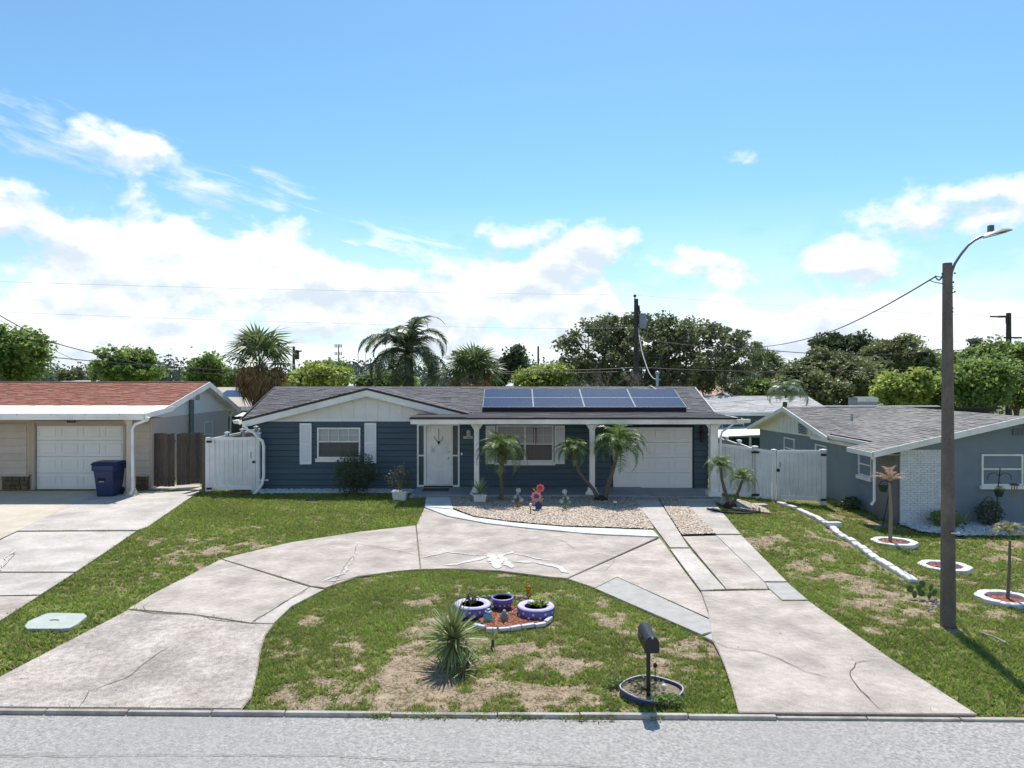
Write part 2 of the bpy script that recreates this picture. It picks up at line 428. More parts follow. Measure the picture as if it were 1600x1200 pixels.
# --- concrete slabs: outlines in photo pixels
SLABS = []
JB = [0.0]
joint_fill = M('joint_fill', (.24, .21, .18), (.33, .30, .26), scale=20, rough=1)
def slab(px, mat, name='concrete_slab', parent=None, h=.022, world=False, gap=.005, label=None):
    pts = [Vector((p[0], p[1], 0)) for p in px] if world else [G(*p, h) for p in px]
    for p in pts: p.y = max(p.y, kerb_y(p.x)+.045)
    c = sum(pts, Vector())/len(pts)
    q = []
    for p in pts:
        d = (p-c); d.z = 0; l = d.length; q.append(p-d/l*gap)
    SLABS.append([(p.x, p.y) for p in q])
    if not world: poly = [(p.x, p.y, terr(p.x, p.y)+h-.14) for p in q]
    else: poly = [(p.x, p.y, terr(p.x, p.y)+h-.14) for p in q]
    mb = MB().prism(poly, (0, 0, .14))
    JB[0] += .0004
    out = [p+(p-c).normalized()*.014 for p in pts]
    jb = part('joint_bed', MB().add([(p.x, p.y, terr(p.x, p.y)+h-.011+JB[0]) for p in out], [tuple(range(len(out)))]), joint_fill, parent)
    o = part(name, mb, mat, parent, label=label); return o
RZ_ = [0.0]
def ribbon(pts, w, name, mat, parent, z=.005, h=.022, jit=.03, taper=True, px=True, seg=.12, wj=.4):
    P_ = [G(*p, h) if px else Vector(p) for p in pts]
    line = []
    if name == 'crack': w *= .5; jit *= .7
    for a, b in zip(P_[:-1], P_[1:]):
        n = max(1, int((b-a).length/seg))
        for i in range(n): line.append(a.lerp(b, i/n))
    line.append(P_[-1]); n = len(line); vs = []; fs = []
    off = 0
    for i, p in enumerate(line):
        t = (line[min(i+1, n-1)]-line[max(i-1, 0)]).normalized(); nr = Vector((-t.y, t.x, 0))
        off = off*.6+random.uniform(-jit, jit)
        ww = w*(1-wj+2*wj*random.random())*(min(1, .25+min(i, n-1-i)*.4) if taper else 1)
        c = p+nr*off; vs += [c+nr*ww/2+Vector((0, 0, z)), c-nr*ww/2+Vector((0, 0, z))]
        if i: fs.append((2*i-2, 2*i-1, 2*i+1, 2*i))
    RZ_[0] += .0003
    mb = MB().add([v+Vector((0, 0, RZ_[0])) for v in vs], fs); return part(name, mb, mat, parent)
INNER = [(372, 1113), (392, 1088), (401, 1050), (406, 1015), (413, 993), (427, 975), (455, 946), (505, 920), (560, 901), (620, 893), (657, 890), (700, 889), (780, 892), (860, 902), (885, 906), (928, 919), (990, 946), (1050, 972), (1100, 995), (1114, 1002)]
RIGHT_IN = [(1114, 1002), (1124, 1018), (1133, 1040), (1143, 1070), (1159, 1118)]
drive = E('circular_driveway', (0, 11, 0)); tag(drive, 'curved concrete driveway looping round the front lawn', kind='structure')
slab(INNER[0:6]+[(395, 975), (300, 961), (200, 953), (100, 1005), (0, 1057), (-85, 1108)], concrete_old, parent=drive, h=.022)
slab([(200, 951), (240, 927), (345, 874), (483, 917), (393, 973), (300, 959)], concrete, parent=drive, h=.022)
slab([(485, 917), (506, 921), (455, 947), (427, 974), (395, 973)], concrete_pale, parent=drive, h=.022)
slab([(347, 873), (370, 867), (450, 848), (560, 831), (649, 821), (656, 889), (620, 892), (560, 900), (508, 918), (485, 915)], concrete, parent=drive)
slab([(651, 821), (663, 794), (700, 807), (760, 818), (830, 826), (930, 835), (1028, 839), (886, 903), (860, 901), (780, 891), (700, 888), (658, 889)], concrete, parent=drive, h=.022)
slab([(1031, 841), (1095, 927), (1109, 966), (964, 901), (930, 918), (888, 904)], concrete, parent=drive)
slab([(930, 919), (964, 902), (1109, 968), (1112, 987), (1096, 991), (1050, 971), (990, 945)], concrete_new, parent=drive, h=.022)
slab([(1112, 989), (1114, 1001), (1100, 994)], concrete_new, parent=drive, h=.022)
border = slab([(664, 792), (707, 796), (740, 808), (800, 816), (880, 823), (1020, 828), (1029, 838), (930, 834), (830, 825), (760, 817), (700, 806)], border_paint, name='painted_border', parent=drive, h=.05, gap=.003)
slab([(666, 777), (702, 777), (708, 795), (664, 791)], border_paint, name='painted_walkway', parent=drive, h=.055, gap=.0)
for pts, w in ((((198, 953), (250, 958), (300, 960), (330, 968), (395, 974), (427, 975)), .035), (((125, 1105), (140, 1080), (160, 1074), (195, 1060), (262, 1012)), .022),
               (((655, 868), (560, 850), (551, 868), (545, 880), (520, 915)), .018), (((392, 973), (430, 950), (482, 920)), .02),
               (((236, 938), (225, 948), (228, 956)), .02), (((560, 850), (600, 855), (655, 857)), .014), (((866, 838), (900, 858), (960, 870), (1050, 882)), .012), (((960, 870), (955, 885), (945, 893)), .012), (((393, 893), (360, 890), (330, 898), (300, 905)), .014), (((735, 873), (790, 850), (870, 838)), .010)):
    ribbon(pts, w, 'crack', joint_dark, drive)
white_fill = M('filler', (.47, .45, .43), (.60, .585, .565), scale=14, rough=.9)
for pts, w in ((((690, 884), (720, 881), (745, 875), (768, 868)), .11), (((768, 866), (775, 876), (782, 889)), .22), (((782, 866), (790, 880), (800, 888)), .14), (((775, 872), (800, 862)), .12), (((800, 878), (840, 880), (870, 886), (885, 893)), .13), (((655, 872), (700, 864), (760, 868)), .05), (((870, 883), (890, 896)), .12), (((800, 866), (860, 876)), .05),
               (((508, 908), (540, 897), (545, 885)), .055), (((500, 908), (525, 908), (560, 899)), .04), (((545, 885), (560, 862)), .03)):
    ribbon(pts, w, 'repair_stain', white_fill, drive, z=.007, jit=.04, wj=.55, seg=.09)
gd = E('garage_driveway', (4, 12, 0)); tag(gd, 'straight concrete driveway from the street to the garage', kind='structure')
slab([(990, 779), (1028, 779), (1076, 855), (1047, 855)], concrete_pale, parent=gd, label='shaded strip beside the stone bed')
slab([(1047, 857), (1077, 857), (1133, 920), (1095, 922)], concrete_pale, parent=gd)
slab([(1067, 838), (1119, 837), (1194, 909), (1200, 920), (1135, 920)], concrete, parent=gd)
slab([(1062, 779), (1112, 779), (1126, 797), (1157, 834), (1118, 834)], concrete_pale, parent=gd)
slab([(1119, 836), (1158, 836), (1229, 908), (1194, 908)], concrete_pale, parent=gd)
slab([(1195, 910), (1230, 910), (1262, 937), (1222, 937), (1203, 920)], concrete_new, parent=gd)
slab([(1096, 924), (1203, 922), (1222, 939), (1263, 939), (1300, 965), (1400, 1035), (1540, 1126), (1400, 1124), (1159, 1119), (1143, 1070), (1133, 1040), (1124, 1018), (1115, 1001), (1111, 985), (1107, 955)], concrete, parent=gd, h=.022)
for pts, w in ((((1114, 1002), (1135, 1013), (1180, 1018), (1220, 1030), (1260, 1050), (1310, 1062)), .022), (((1380, 1030), (1335, 1036), (1325, 1055), (1345, 1080), (1380, 1112)), .022), (((1405, 1042), (1385, 1035)), .012)):
    ribbon(pts, w, 'crack', joint_dark, gd)
# neighbour's driveway
nd = E('neighbour_driveway', (-12, 18, 0)); tag(nd, 'pale concrete driveway of the red roofed house', kind='structure')
slab([(-120, 767), (120, 767), (149, 772), (0, 842), (-80, 882), (-500, 882), (-500, 767)], M('concrete_tan', (.50, .45, .36), (.57, .52, .44), scale=1.6, rough=.9, bump=.2, col3=(.42, .36, .28), scale3=.6), parent=nd)
slab([(151, 771), (121, 767), (312, 767), (230, 823), (215, 828), (28, 829)], concrete_pale, parent=nd)
slab([(231, 765), (231, 757), (312, 757), (316, 765)], concrete_pale, parent=nd)
slab([(27, 831), (212, 830), (165, 862), (118, 893), (-76, 893), (-60, 876), (2, 843)], concrete_pale, parent=nd)
slab([(-200, 895), (115, 895), (100, 905), (62, 929), (-300, 934)], concrete_pale, parent=nd)
slab([(-300, 936), (60, 931), (0, 969), (-60, 1005), (-230, 1100), (-900, 1100)], concrete, parent=nd)
for pts, w in ((((3, 890), (12, 878), (24, 862)), .02),):
    ribbon(pts, w, 'crack', joint_dark if w != .05 else white_fill, nd)
ribbon(((2, 888), (10, 872), (26, 858)), .03, 'repair_stain', white_fill, nd, z=.007)
# porch slab
porch = E('porch_floor', (2, 23.4, 0)); tag(porch, 'grey blue painted concrete porch floor', kind='structure')
part('porch_slab', MB().box(-3.25, 4.38, 22.62, 24.25, -.1, .1), porch_paint, porch, bevel=.01)
part('porch_slab', MB().box(4.39, 6.75, 22.62, 24.35, -.1, .055), M('porch_conc', (.27, .29, .31), (.33, .34, .35), scale=3, rough=.8), porch, bevel=.01)
SLABS += [[(-3.25, 22.6), (6.75, 22.6), (6.75, 24.4), (-3.25, 24.4)], [(-8.7, 24.1), (8, 24.1), (8, 32), (-8.7, 32)]]
# --- kerb stones along the street edge
kerb = E('kerb', (0, 8.2, 0)); tag(kerb, 'narrow pale concrete kerb along the street', kind='structure')
kmat = M('kerb_concrete', (.46, .44, .40), (.36, .34, .31), scale=7, rough=.9, bump=.3, hue_obj=.08, col3=(.24, .22, .19), scale3=3)
x = -12.0
while x < 12.2:
    l = random.uniform(.85, 1.25) if x > -7 or x < -7.5 else .9; x1 = x+l
    hgt = -.02 if (2.65 < x < 5.6) else random.uniform(-.008, .004)
    if 2.6 < x < 5.6: hgt = -.02
    a, b = x+.006, x1-.006; d = .062
    poly = [(a, kerb_y(a)-d/2, -.16), (b, kerb_y(b)-d/2, -.16), (b, kerb_y(b)+d/2, -.16), (a, kerb_y(a)+d/2, -.16)]
    part('kerb_stone', MB().prism(poly, (0, 0, .172+hgt)), kmat, kerb, bevel=.008)
    x = x1
ribbon([(-14, 7.2, -.035), (-9, 7.25, -.035), (-2.6, 7.33, -.035), (-1.8, 7.28, -.035), (-.5, 7.2, -.035), (2, 7.0, -.035)], .014, 'crack', joint_dark, street, z=.004, px=False, jit=.02)
ribbon([(-7, 7.28, -.035), (-5.6, 7.31, -.035), (-4.6, 7.36, -.035)], .010, 'crack', joint_dark, street, z=.004, px=False, jit=.02)
# --- beds
stone_bed_poly = [G(*p) for p in ((702, 776), (708, 795), (740, 808), (800, 816), (880, 823), (1022, 828), (991, 779))]
drive_bed_poly = [G(*p) for p in ((1029, 779), (1061, 779), (1118, 835), (1066, 837))]
wall_bed_poly = [Vector((-8.65, 23.55, 0)), Vector((-8.3, 23.35, 0)), Vector((-3.3, 23.4, 0)), Vector((-3.3, 24.22, 0)), Vector((-8.65, 24.22, 0))]
right_bed_poly = [G(*p) for p in ((1405, 820), (1440, 832), (1500, 838), (1700, 838), (1700, 815), (1405, 814))]
palm_bed_poly = [Vector((6.2, 21.9, 0)), Vector((6.5, 20.6, 0)), Vector((7.5, 20.55, 0)), Vector((7.6, 21.4, 0)), Vector((7.2, 22.6, 0)), Vector((6.3, 22.7, 0))]
BEDS = [stone_bed_poly, drive_bed_poly, wall_bed_poly, right_bed_poly, palm_bed_poly]
def bed_sheet(poly, mat, name, label, z=.015):
    mb = MB().add([(p.x, p.y, terr(p.x, p.y)+z) for p in poly], [tuple(range(len(poly)))])
    o = part(name, mb, mat, kind='structure'); o['label'] = label; return o
bed_sheet(stone_bed_poly, M('bed_base', (.30, .26, .22), (.4, .35, .3), scale=30, rough=1), 'garden_bed', 'base of the stone garden bed before the porch', .03)
bed_sheet(drive_bed_poly, MATS['bed_base'], 'garden_bed', 'base of the stone strip between driveway slabs', .03)
bed_sheet(wall_bed_poly, MATS['bed_base'], 'garden_bed', 'base of the narrow white stone bed under the left window')
bed_sheet(palm_bed_poly, MATS['bed_base'], 'garden_bed', 'base of the small gravel bed round the twin palm')
bed_sheet(right_bed_poly, M('bed_base_grey', (.2, .19, .18), (.3, .29, .28), scale=30, rough=1), 'garden_bed', 'base of the white pebble bed under the grey blue wall', .02)
def stones(poly, per_m2, size, mat, name, label, z=.03):
    xs = [p.x for p in poly]; ys = [p.y for p in poly]; A = (max(xs)-min(xs))*(max(ys)-min(ys)); n = int(A*per_m2)
    rs = np.random.RandomState(len(name)+n); x = rs.uniform(min(xs), max(xs), n); y = rs.uniform(min(ys), max(ys), n)
    k = pip(x, y, [(p.x, p.y) for p in poly]); x, y = x[k], y[k]; n = len(x)
    zz = terr_np(x, y)+z+rs.uniform(-.006, .012, n)
    s = size*rs.uniform(.55, 1.25, n)
    base = np.array([(1, 0, 0), (.3, .95, 0), (-.8, .6, 0), (-.8, -.6, 0), (.3, -.95, 0)])
    a = rs.uniform(0, 6.28, n); ca, sa = np.cos(a), np.sin(a)
    sy = rs.uniform(.6, 1, n)
    ring = np.zeros((n, 5, 3)); 
    bx = base[None, :, 0]*(1+rs.uniform(-.2, .2, (n, 5))); by = base[None, :, 1]*sy[:, None]*(1+rs.uniform(-.2, .2, (n, 5)))
    ring[:, :, 0] = x[:, None]+s[:, None]*(bx*ca[:, None]-by*sa[:, None]); ring[:, :, 1] = y[:, None]+s[:, None]*(bx*sa[:, None]+by*ca[:, None])
    ring[:, :, 2] = zz[:, None]+rs.uniform(-.1, .15, (n, 5))*s[:, None]
    top = np.stack([x+rs.uniform(-.2, .2, n)*s, y+rs.uniform(-.2, .2, n)*s, zz+s*rs.uniform(.35, .6, n)], 1)
    V = np.concatenate([ring, top[:, None]], 1).reshape(-1, 3)
    me = bpy.data.meshes.new(name); me.vertices.add(n*6); me.vertices.foreach_set('co', V.astype(np.float32).reshape(-1))
    idx = (np.arange(n)*6)[:, None, None]+np.array([[0, 1, 5], [1, 2, 5], [2, 3, 5], [3, 4, 5], [4, 0, 5]])[None]
    me.loops.add(n*15); me.loops.foreach_set('vertex_index', idx.reshape(-1).astype(np.int32))
    me.polygons.add(n*5); me.polygons.foreach_set('loop_start', np.arange(0, n*15, 3, dtype=np.int32))
    me.materials.append(mat); me.update(calc_edges=True)
    o = bpy.data.objects.new(name, me); COL.objects.link(o); return tag(o, label, kind='stuff')
tan_stone = M('tan_stone', (.4, .35, .3), island=[(.10, .07, .05), (.42, .34, .26), (.60, .53, .44), (.20, .14, .10), (.66, .60, .53), (.34, .24, .17)], rough=.85)
white_stone = M('white_stone', (.6, .6, .58), island=[(.55, .55, .53), (.72, .71, .68), (.45, .44, .41), (.78, .77, .75)], rough=.85)
stones(stone_bed_poly, 1200, .032, tan_stone, 'gravel', 'tan and white river stones in the porch bed')
stones(drive_bed_poly, 1200, .032, tan_stone, 'gravel', 'tan stones filling the strip between driveway slabs')
stones(palm_bed_poly, 1200, .028, tan_stone, 'gravel', 'grey stones round the twin palm by the garage')
stones(wall_bed_poly, 420, .05, white_stone, 'white_gravel', 'white stones along the foot of the navy wall')
stones(right_bed_poly, 420, .045, white_stone, 'white_gravel', 'white stones along the grey blue wall')
# --- lawn grid
def lawn():
    xs = np.concatenate([np.arange(-40, -14, .5), np.arange(-14, 15, .09), np.arange(15, 40, .5)]); ys = np.concatenate([np.arange(0, 18.0, .09), np.arange(18, 27, .15), np.arange(27, 70, 1.0)])
    t = ys/1.0; X, Y = np.meshgrid(xs, ys); Yk = 8.15-.0155*X+.03
    Y2 = np.where(Y < 18, Yk+(18-Yk)*(Y/18.0), Y)
    Z = terr_np(X, Y2)+(fbm(X, Y2, 1.4, 4)-.5)*.03*np.clip((Y2-Yk)*2, 0, 1)-.022
    nx, ny = len(xs), len(ys); V = np.stack([X, Y2, Z], -1).reshape(-1, 3)
    i = (np.arange(ny-1)[:, None]*nx+np.arange(nx-1)[None]); q = np.stack([i, i+1, i+nx+1, i+nx], -1).reshape(-1, 4); nf = len(q)
    me = bpy.data.meshes.new('lawn'); me.vertices.add(len(V)); me.vertices.foreach_set('co', V.astype(np.float32).reshape(-1))
    me.loops.add(nf*4); me.loops.foreach_set('vertex_index', q.reshape(-1).astype(np.int32)); me.polygons.add(nf); me.polygons.foreach_set('loop_start', np.arange(0, nf*4, 4, dtype=np.int32))
    c = cover(V[:, 0], V[:, 1]); a = me.attributes.new('cover', 'FLOAT', 'POINT'); a.data.foreach_set('value', c.astype(np.float32))
    me.polygons.foreach_set('use_smooth', np.ones(nf, bool))
    me.materials.append(lawn_mat); me.update(calc_edges=True)
    o = bpy.data.objects.new('lawn', me); COL.objects.link(o); tag(o, 'patchy front lawn of grass and bare sandy soil', kind='structure')
lawn()
RINGS = []      # (x, y, r) areas kept free of grass: filled before grass() is called
def grass():
    rs = np.random.RandomState(11); out = []; cols = []
    zones = [(-4.2, 3.4, 8.0, 15.0, 4200, .85), (-13.5, -1.0, 8.0, 24.3, 1500, 1.0), (2.3, 14.5, 7.9, 14.0, 2800, .9), (5, 15.8, 14.0, 24.5, 1200, 1.1)]
    for zi, (x0, x1, y0, y1, dens, hs) in enumerate(zones):
        n = int((x1-x0)*(y1-y0)*dens)
        # tufts: half the blades gather round tuft centres
        nt_ = n//9; tx = rs.uniform(x0, x1, nt_); ty = rs.uniform(y0, y1, nt_); k = rs.randint(0, nt_, n)
        x = tx[k]+rs.normal(0, .028, n); y = ty[k]+rs.normal(0, .028, n)
        ok = (y > 8.15-.0155*x+.05-.14*((fbm(x, y*0, 1.1, 3) > .50) & (x > -3.1) & (x < 2.6)))
        if zi in (1,): ok &= ~((x > -4.2) & (x < 3.4) & (y < 15.0))
        if zi in (2, 3): ok &= (x > 2.6)
        if zi == 2: ok &= ~((x > -4.2) & (x < 3.4) & (y < 15.0))
        jx, jy = x+rs.normal(0, .018, n), y+rs.normal(0, .018, n)
        for s in SLABS: ok &= ~pip(jx, jy, s)
        for b in BEDS: ok &= ~pip(x, y, [(p.x, p.y) for p in b])
        for rx, ry, rr in RINGS: ok &= ((x-rx)**2+(y-ry)**2 > rr*rr)
        c = cover(x, y)
        ok &= rs.uniform(0, 1, n) < np.clip((c-.30)*2.6, .05, 1)
        x, y, c = x[ok], y[ok], c[ok]; n = len(x)
        h = (.022+.035*c)*hs*rs.uniform(.5, 1.4, n); a = rs.uniform(0, 6.28, n); ln = rs.uniform(.3, 1.5, n)*h; w = rs.uniform(.006, .011, n)*(1 if zi in (0,) else 1.7 if zi in (1, 3) else 1.2)
        z = terr_np(x, y)-.022
        b = rs.uniform(0, 6.28, n)
        V = np.zeros((n, 3, 3)); V[:, 0] = np.stack([x-w*np.cos(b), y-w*np.sin(b), z], 1); V[:, 1] = np.stack([x+w*np.cos(b), y+w*np.sin(b), z], 1)
        V[:, 2] = np.stack([x+ln*np.cos(a), y+ln*np.sin(a), z+h], 1)
        g = np.array([(.14, .235, .03)])+(np.array([[.38, .47, .11]])-np.array([[.14, .235, .03]]))*rs.uniform(0, 1, (n, 1))**1.3
        zone = fbm(x+5, y-3, .9, 3); g = g*(1+(zone[:, None]-.5)*.7)*np.array([1, 1, 1])
        dry = rs.uniform(0, 1, n) < (.20+.42*(1-c)); g[dry] = np.array([.34, .27, .15])*rs.uniform(.6, 1.15, (dry.sum(), 1))
        out.append(V); cols.append(g)
    V = np.concatenate(out); Cc = np.concatenate(cols)
    m = bpy.data.materials.new('grass_blades'); m.use_nodes = True; N = m.node_tree.nodes; L = m.node_tree.links; b = N['Principled BSDF']
    b.inputs['Roughness'].default_value = .6; b.inputs['Specular IOR Level'].default_value = .25
    at = N.new('ShaderNodeAttribute'); at.attribute_name = 'tint'; L.new(at.outputs['Color'], b.inputs['Base Color'])
    t = N.new('ShaderNodeBsdfTranslucent'); L.new(at.outputs['Color'], t.inputs[0]); mx = N.new('ShaderNodeMixShader'); mx.inputs[0].default_value = .5
    L.new(b.outputs[0], mx.inputs[1]); L.new(t.outputs[0], mx.inputs[2]); L.new(mx.outputs[0], N['Material Output'].inputs[0])
    o = np_mesh('grass', V, 3, m, Cc, kind='stuff'); o['label'] = 'short green and straw coloured grass on the lawns'
    # fallen leaves and pale pebbles
    n = 5200; x = rs.uniform(-12, 14, n); y = 8.3+rs.beta(1.1, 1.6, n)*15; z = terr_np(x, y)+.012; L_ = pip(x, y, SLABS[0])
    onslab = np.zeros(n, bool)
    for s in SLABS: onslab |= pip(x, y, s)
    z = np.where(onslab, z+.016, z-.012); keep = ~onslab | (rs.uniform(0, 1, n) < .10); x, y, z = x[keep], y[keep], z[keep]; n = len(x)
    q = leaf_quads(np.zeros((n, 3)), .032, rs, .6); q[:, :, 2] *= .25; q = q+np.stack([x, y, z], 1)[:, None]
    o = np_mesh('leaf_litter', q, 4, M('litter', (.2, .14, .09), island=[(.10, .07, .045), (.24, .17, .11), (.34, .26, .17), (.16, .11, .07), (.55, .52, .47)], rough=.9), kind='stuff'); o['label'] = 'small fallen leaves and pale chips scattered over lawn and drive'
# ================================================================== HOUSES
white = M('white_paint', (.77, .77, .75), (.82, .82, .80), scale=3, rough=.5, col3=(.62, .61, .57), scale3=1.3)
white_clean = M('white_vinyl', (.76, .77, .78), (.80, .81, .82), scale=2, rough=.38)
offwhite = M('offwhite_panel', (.66, .66, .64), (.73, .73, .71), scale=2.5, rough=.7)
navy = M('navy_siding', (.044, .078, .108), (.060, .100, .132), scale=2.2, rough=.62, bump=.12, bscale=40, stretch=(.4, 1, 5), hue_obj=.07)
black_trim = M('black_drip_edge', (.02, .02, .025), rough=.5)
dark_metal = M('dark_metal', (.02, .02, .022), rough=.45, metal=.3)
shingle_grey = M('shingle_charcoal', (.1, .1, .1), island=[(.075, .075, .085), (.13, .13, .145), (.105, .10, .11), (.165, .165, .18), (.09, .088, .098)], rough=.9, bump=.4, bscale=120)
shingle_red = M('shingle_red', (.3, .1, .1), island=[(.23, .088, .058), (.33, .125, .085), (.28, .10, .066), (.40, .185, .13), (.20, .085, .062)], rough=.9, bump=.4, bscale=120)
shingle_old = M('shingle_weathered', (.15, .14, .13), island=[(.19, .185, .185), (.26, .25, .245), (.22, .215, .21), (.30, .285, .275), (.18, .175, .172)], col2=(.09, .088, .088), scale=1.1, lo=.48, hi=.78, rough=.95, bump=.4, bscale=120, stretch=(1, .35, 1))
underlay = M('roof_underlay', (.05, .05, .055), rough=1)
def glass_mat(name, col, alpha, rough=.06):
    return M(name, col, rough=rough, alpha=alpha, spec=.9)
glass = glass_mat('window_glass', (.03, .04, .05), .08); glass_screen = glass_mat('window_screen_glass', (.02, .022, .03), .50, .25); glass_dark = glass_mat('dark_glass', (.02, .025, .03), .92, .08)
blind = M('window_blind', (.60, .61, .60), rough=.7)
def clip_poly(sub, poly):
    """Sutherland-Hodgman: clip sub by convex ccw poly (2D)"""
    out = sub
    n = len(poly)
    for i in range(n):
        a, b = poly[i], poly[(i+1) % n]
        inp = out; out = []
        if not inp: break
        f = lambda p: (b[0]-a[0])*(p[1]-a[1])-(b[1]-a[1])*(p[0]-a[0])
        for j in range(len(inp)):
            p, q = inp[j], inp[(j+1) % len(inp)]; fp, fq = f(p), f(q)
            if fp >= 0: out.append(p)
            if (fp > 0 and fq < 0) or (fp < 0 and fq > 0):
                t = fp/(fp-fq); out.append((p[0]+(q[0]-p[0])*t, p[1]+(q[1]-p[1])*t))
    return out
def shingles(poly3, u, parent, mat, tab=.31, course=.145, thick=.05, name='roof_slope', base=underlay):
    """a roof plane (convex polygon, ccw from above) with individually laid shingle tabs; u = direction of the eave"""
    p3 = [Vector(p) for p in poly3]; nrm = Vector((0, 0, 0))
    for i in range(len(p3)): nrm += p3[i].cross(p3[(i+1) % len(p3)])
    nrm.normalize()
    if nrm.z < 0: p3 = p3[::-1]; nrm = -nrm
    u = Vector(u); u = (u-nrm*u.dot(nrm)).normalized(); v = nrm.cross(u)
    if v.z < 0: v = -v; u = -u
    O = p3[0]; q = [((p-O).dot(u), (p-O).dot(v)) for p in p3]
    area = sum(q[i][0]*q[(i+1) % len(q)][1]-q[(i+1) % len(q)][0]*q[i][1] for i in range(len(q)))
    if area < 0: q = q[::-1]
    slab_ = part(name, MB().prism([p-nrm*thick for p in p3], nrm*(thick-.004)), base, parent)
    u0, u1 = min(a for a, b in q), max(a for a, b in q); v0, v1 = min(b for a, b in q), max(b for a, b in q)
    mb = MB(); r = 0; y = v0
    while y < v1:
        x = u0-random.uniform(0, tab); dz = random.uniform(-.002, .002)
        while x < u1:
            w = tab*random.uniform(.6, 1.35); c = clip_poly([(x, y), (x+w, y), (x+w, y+course+.01), (x, y+course+.01)], q)
            if len(c) > 2:
                up = random.choice((0, 0, .006))
                vs = [O+u*a+v*b+nrm*(.002+up+max(0, .011*(1-(b-y)/course))) for a, b in c]
                mb.add(vs, [tuple(range(len(vs)))])
            x += w
        y += course
    part('shingle', mb, mat, slab_, kind='stuff'); return slab_
def sidings(parent, x0, x1, z0, z1, y, mat, holes=(), row=.2, name='siding_board', th=.012, ax='x', sgn=-1, label=None):
    """lap siding facing -Y (ax='x') or facing +-X (ax='y', x0..x1 along Y, y = plane X)"""
    z = z0
    while z < z1-.02:
        zt = min(z+row, z1); segs = [(x0, x1)]
        for hx0, hx1, hz0, hz1 in holes:
            if hz0 < zt-.01 and hz1 > z+.01:
                ns = []
                for a, b in segs:
                    if hx1 <= a or hx0 >= b: ns.append((a, b)); continue
                    if hx0 > a: ns.append((a, hx0))
                    if hx1 < b: ns.append((hx1, b))
                segs = ns
        for a, b in segs:
            if b-a < .02: continue
            t, bt = .004, .03; zt_ = zt; zt = zt-.026  # slot below the next board, shaped to read as its lap shadow
            if ax == 'x': vs = [(a, y, z), (b, y, z), (b, y, zt), (a, y, zt), (a, y+sgn*bt, z), (b, y+sgn*bt, z), (b, y+sgn*t, zt+.004), (a, y+sgn*t, zt+.004)]
            else: vs = [(y, a, z), (y, b, z), (y, b, zt), (y, a, zt), (y+sgn*bt, a, z), (y+sgn*bt, b, z), (y+sgn*t, b, zt+.004), (y+sgn*t, a, zt+.004)]
            part(name, MB().add(vs, [(3, 2, 1, 0), (4, 5, 6, 7), (0, 1, 5, 4), (1, 2, 6, 5), (2, 3, 7, 6), (3, 0, 4, 7)]), mat, parent)
            zt = zt_
        z = zt
def window(parent, x0, x1, z0, z1, y, cols=4, rows=2, sash=True, fr=.05, lab=None, sill=.12, sillx=.05, frame_mat=None, mull=None, blinds=True, ax='x', sgn=-1, low=None):
    """double hung window in the wall plane y facing sgn*Y (or plane X=y when ax='y')"""
    fm = frame_mat or white
    def bx(mb, a0, a1, d0, d1, c0, c1):
        d0, d1 = y+sgn*d0, y+sgn*d1
        if ax == 'x': mb.box(a0, a1, d0, d1, c0, c1)
        else: mb.box(d0, d1, a0, a1, c0, c1)
    f = MB(); bx(f, x0, x0+fr, -.06, .04, z0, z1); bx(f, x1-fr, x1, -.06, .04, z0, z1); bx(f, x0+fr, x1-fr, -.06, .038, z1-fr, z1); bx(f, x0+fr, x1-fr, -.06, .038, z0, z0+fr)
    w = part('window', f, fm, parent, label=lab)
    bays = [(x0+fr, x1-fr)] if not mull else [(x0+fr, mull-.035), (mull+.035, x1-fr)]
    if mull: m = MB(); bx(m, mull-.035, mull+.035, -.05, .036, z0+fr, z1-fr); part('mullion', m, fm, w)
    zm = low if low else (z0+z1)/2
    for a, b in bays:
        if sash:
            m = MB(); bx(m, a, b, -.03, .03, zm-.022, zm+.022); part('meeting_rail', m, fm, w)
            halves = [(zm+.022, z1-fr, glass, True), (z0+fr, zm-.022, glass_screen, False)]
        else: halves = [(z0+fr, z1-fr, glass, True)]
        for c0, c1, gm, grid in halves:
            g = MB(); bx(g, a, b, -.012, -.008, c0, c1); part('pane', g, gm, w)
            if cols > 1:
                for i in range(1, cols):
                    xx = a+(b-a)*i/cols; m = MB(); e = .02 if grid else -.014; bx(m, xx-.009, xx+.009, -.03, e, c0, c1); part('muntin', m, fm, w)
                for i in range(1, rows):
                    zz = c0+(c1-c0)*i/rows; m = MB(); e = .017 if grid else -.016; bx(m, a, b, -.03, e, zz-.009, zz+.009); part('muntin', m, fm, w)
        if blinds:
            m = MB(); c = z0+fr
            while c < z1-fr-.03:
                d0, d1 = (y-sgn*.035), (y-sgn*.050)
                if ax == 'x': m.add([(a, d0, c), (b, d0, c), (b, d1, c+.056), (a, d1, c+.056)], [(0, 1, 2, 3)])
                else: m.add([(d0, a, c), (d0, b, c), (d1, b, c+.056), (d1, a, c+.056)], [(0, 1, 2, 3)])
                c += .05
            bb = part('blind', m, blind, w); bb['kind'] = 'stuff'
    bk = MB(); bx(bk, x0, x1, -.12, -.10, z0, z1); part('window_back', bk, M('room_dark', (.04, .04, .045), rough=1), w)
    if sill: m = MB(); bx(m, x0-sillx, x1+sillx, -.02, .10, z0-sill, z0-.002); part('sill', m, fm, w, bevel=.008)
    return w
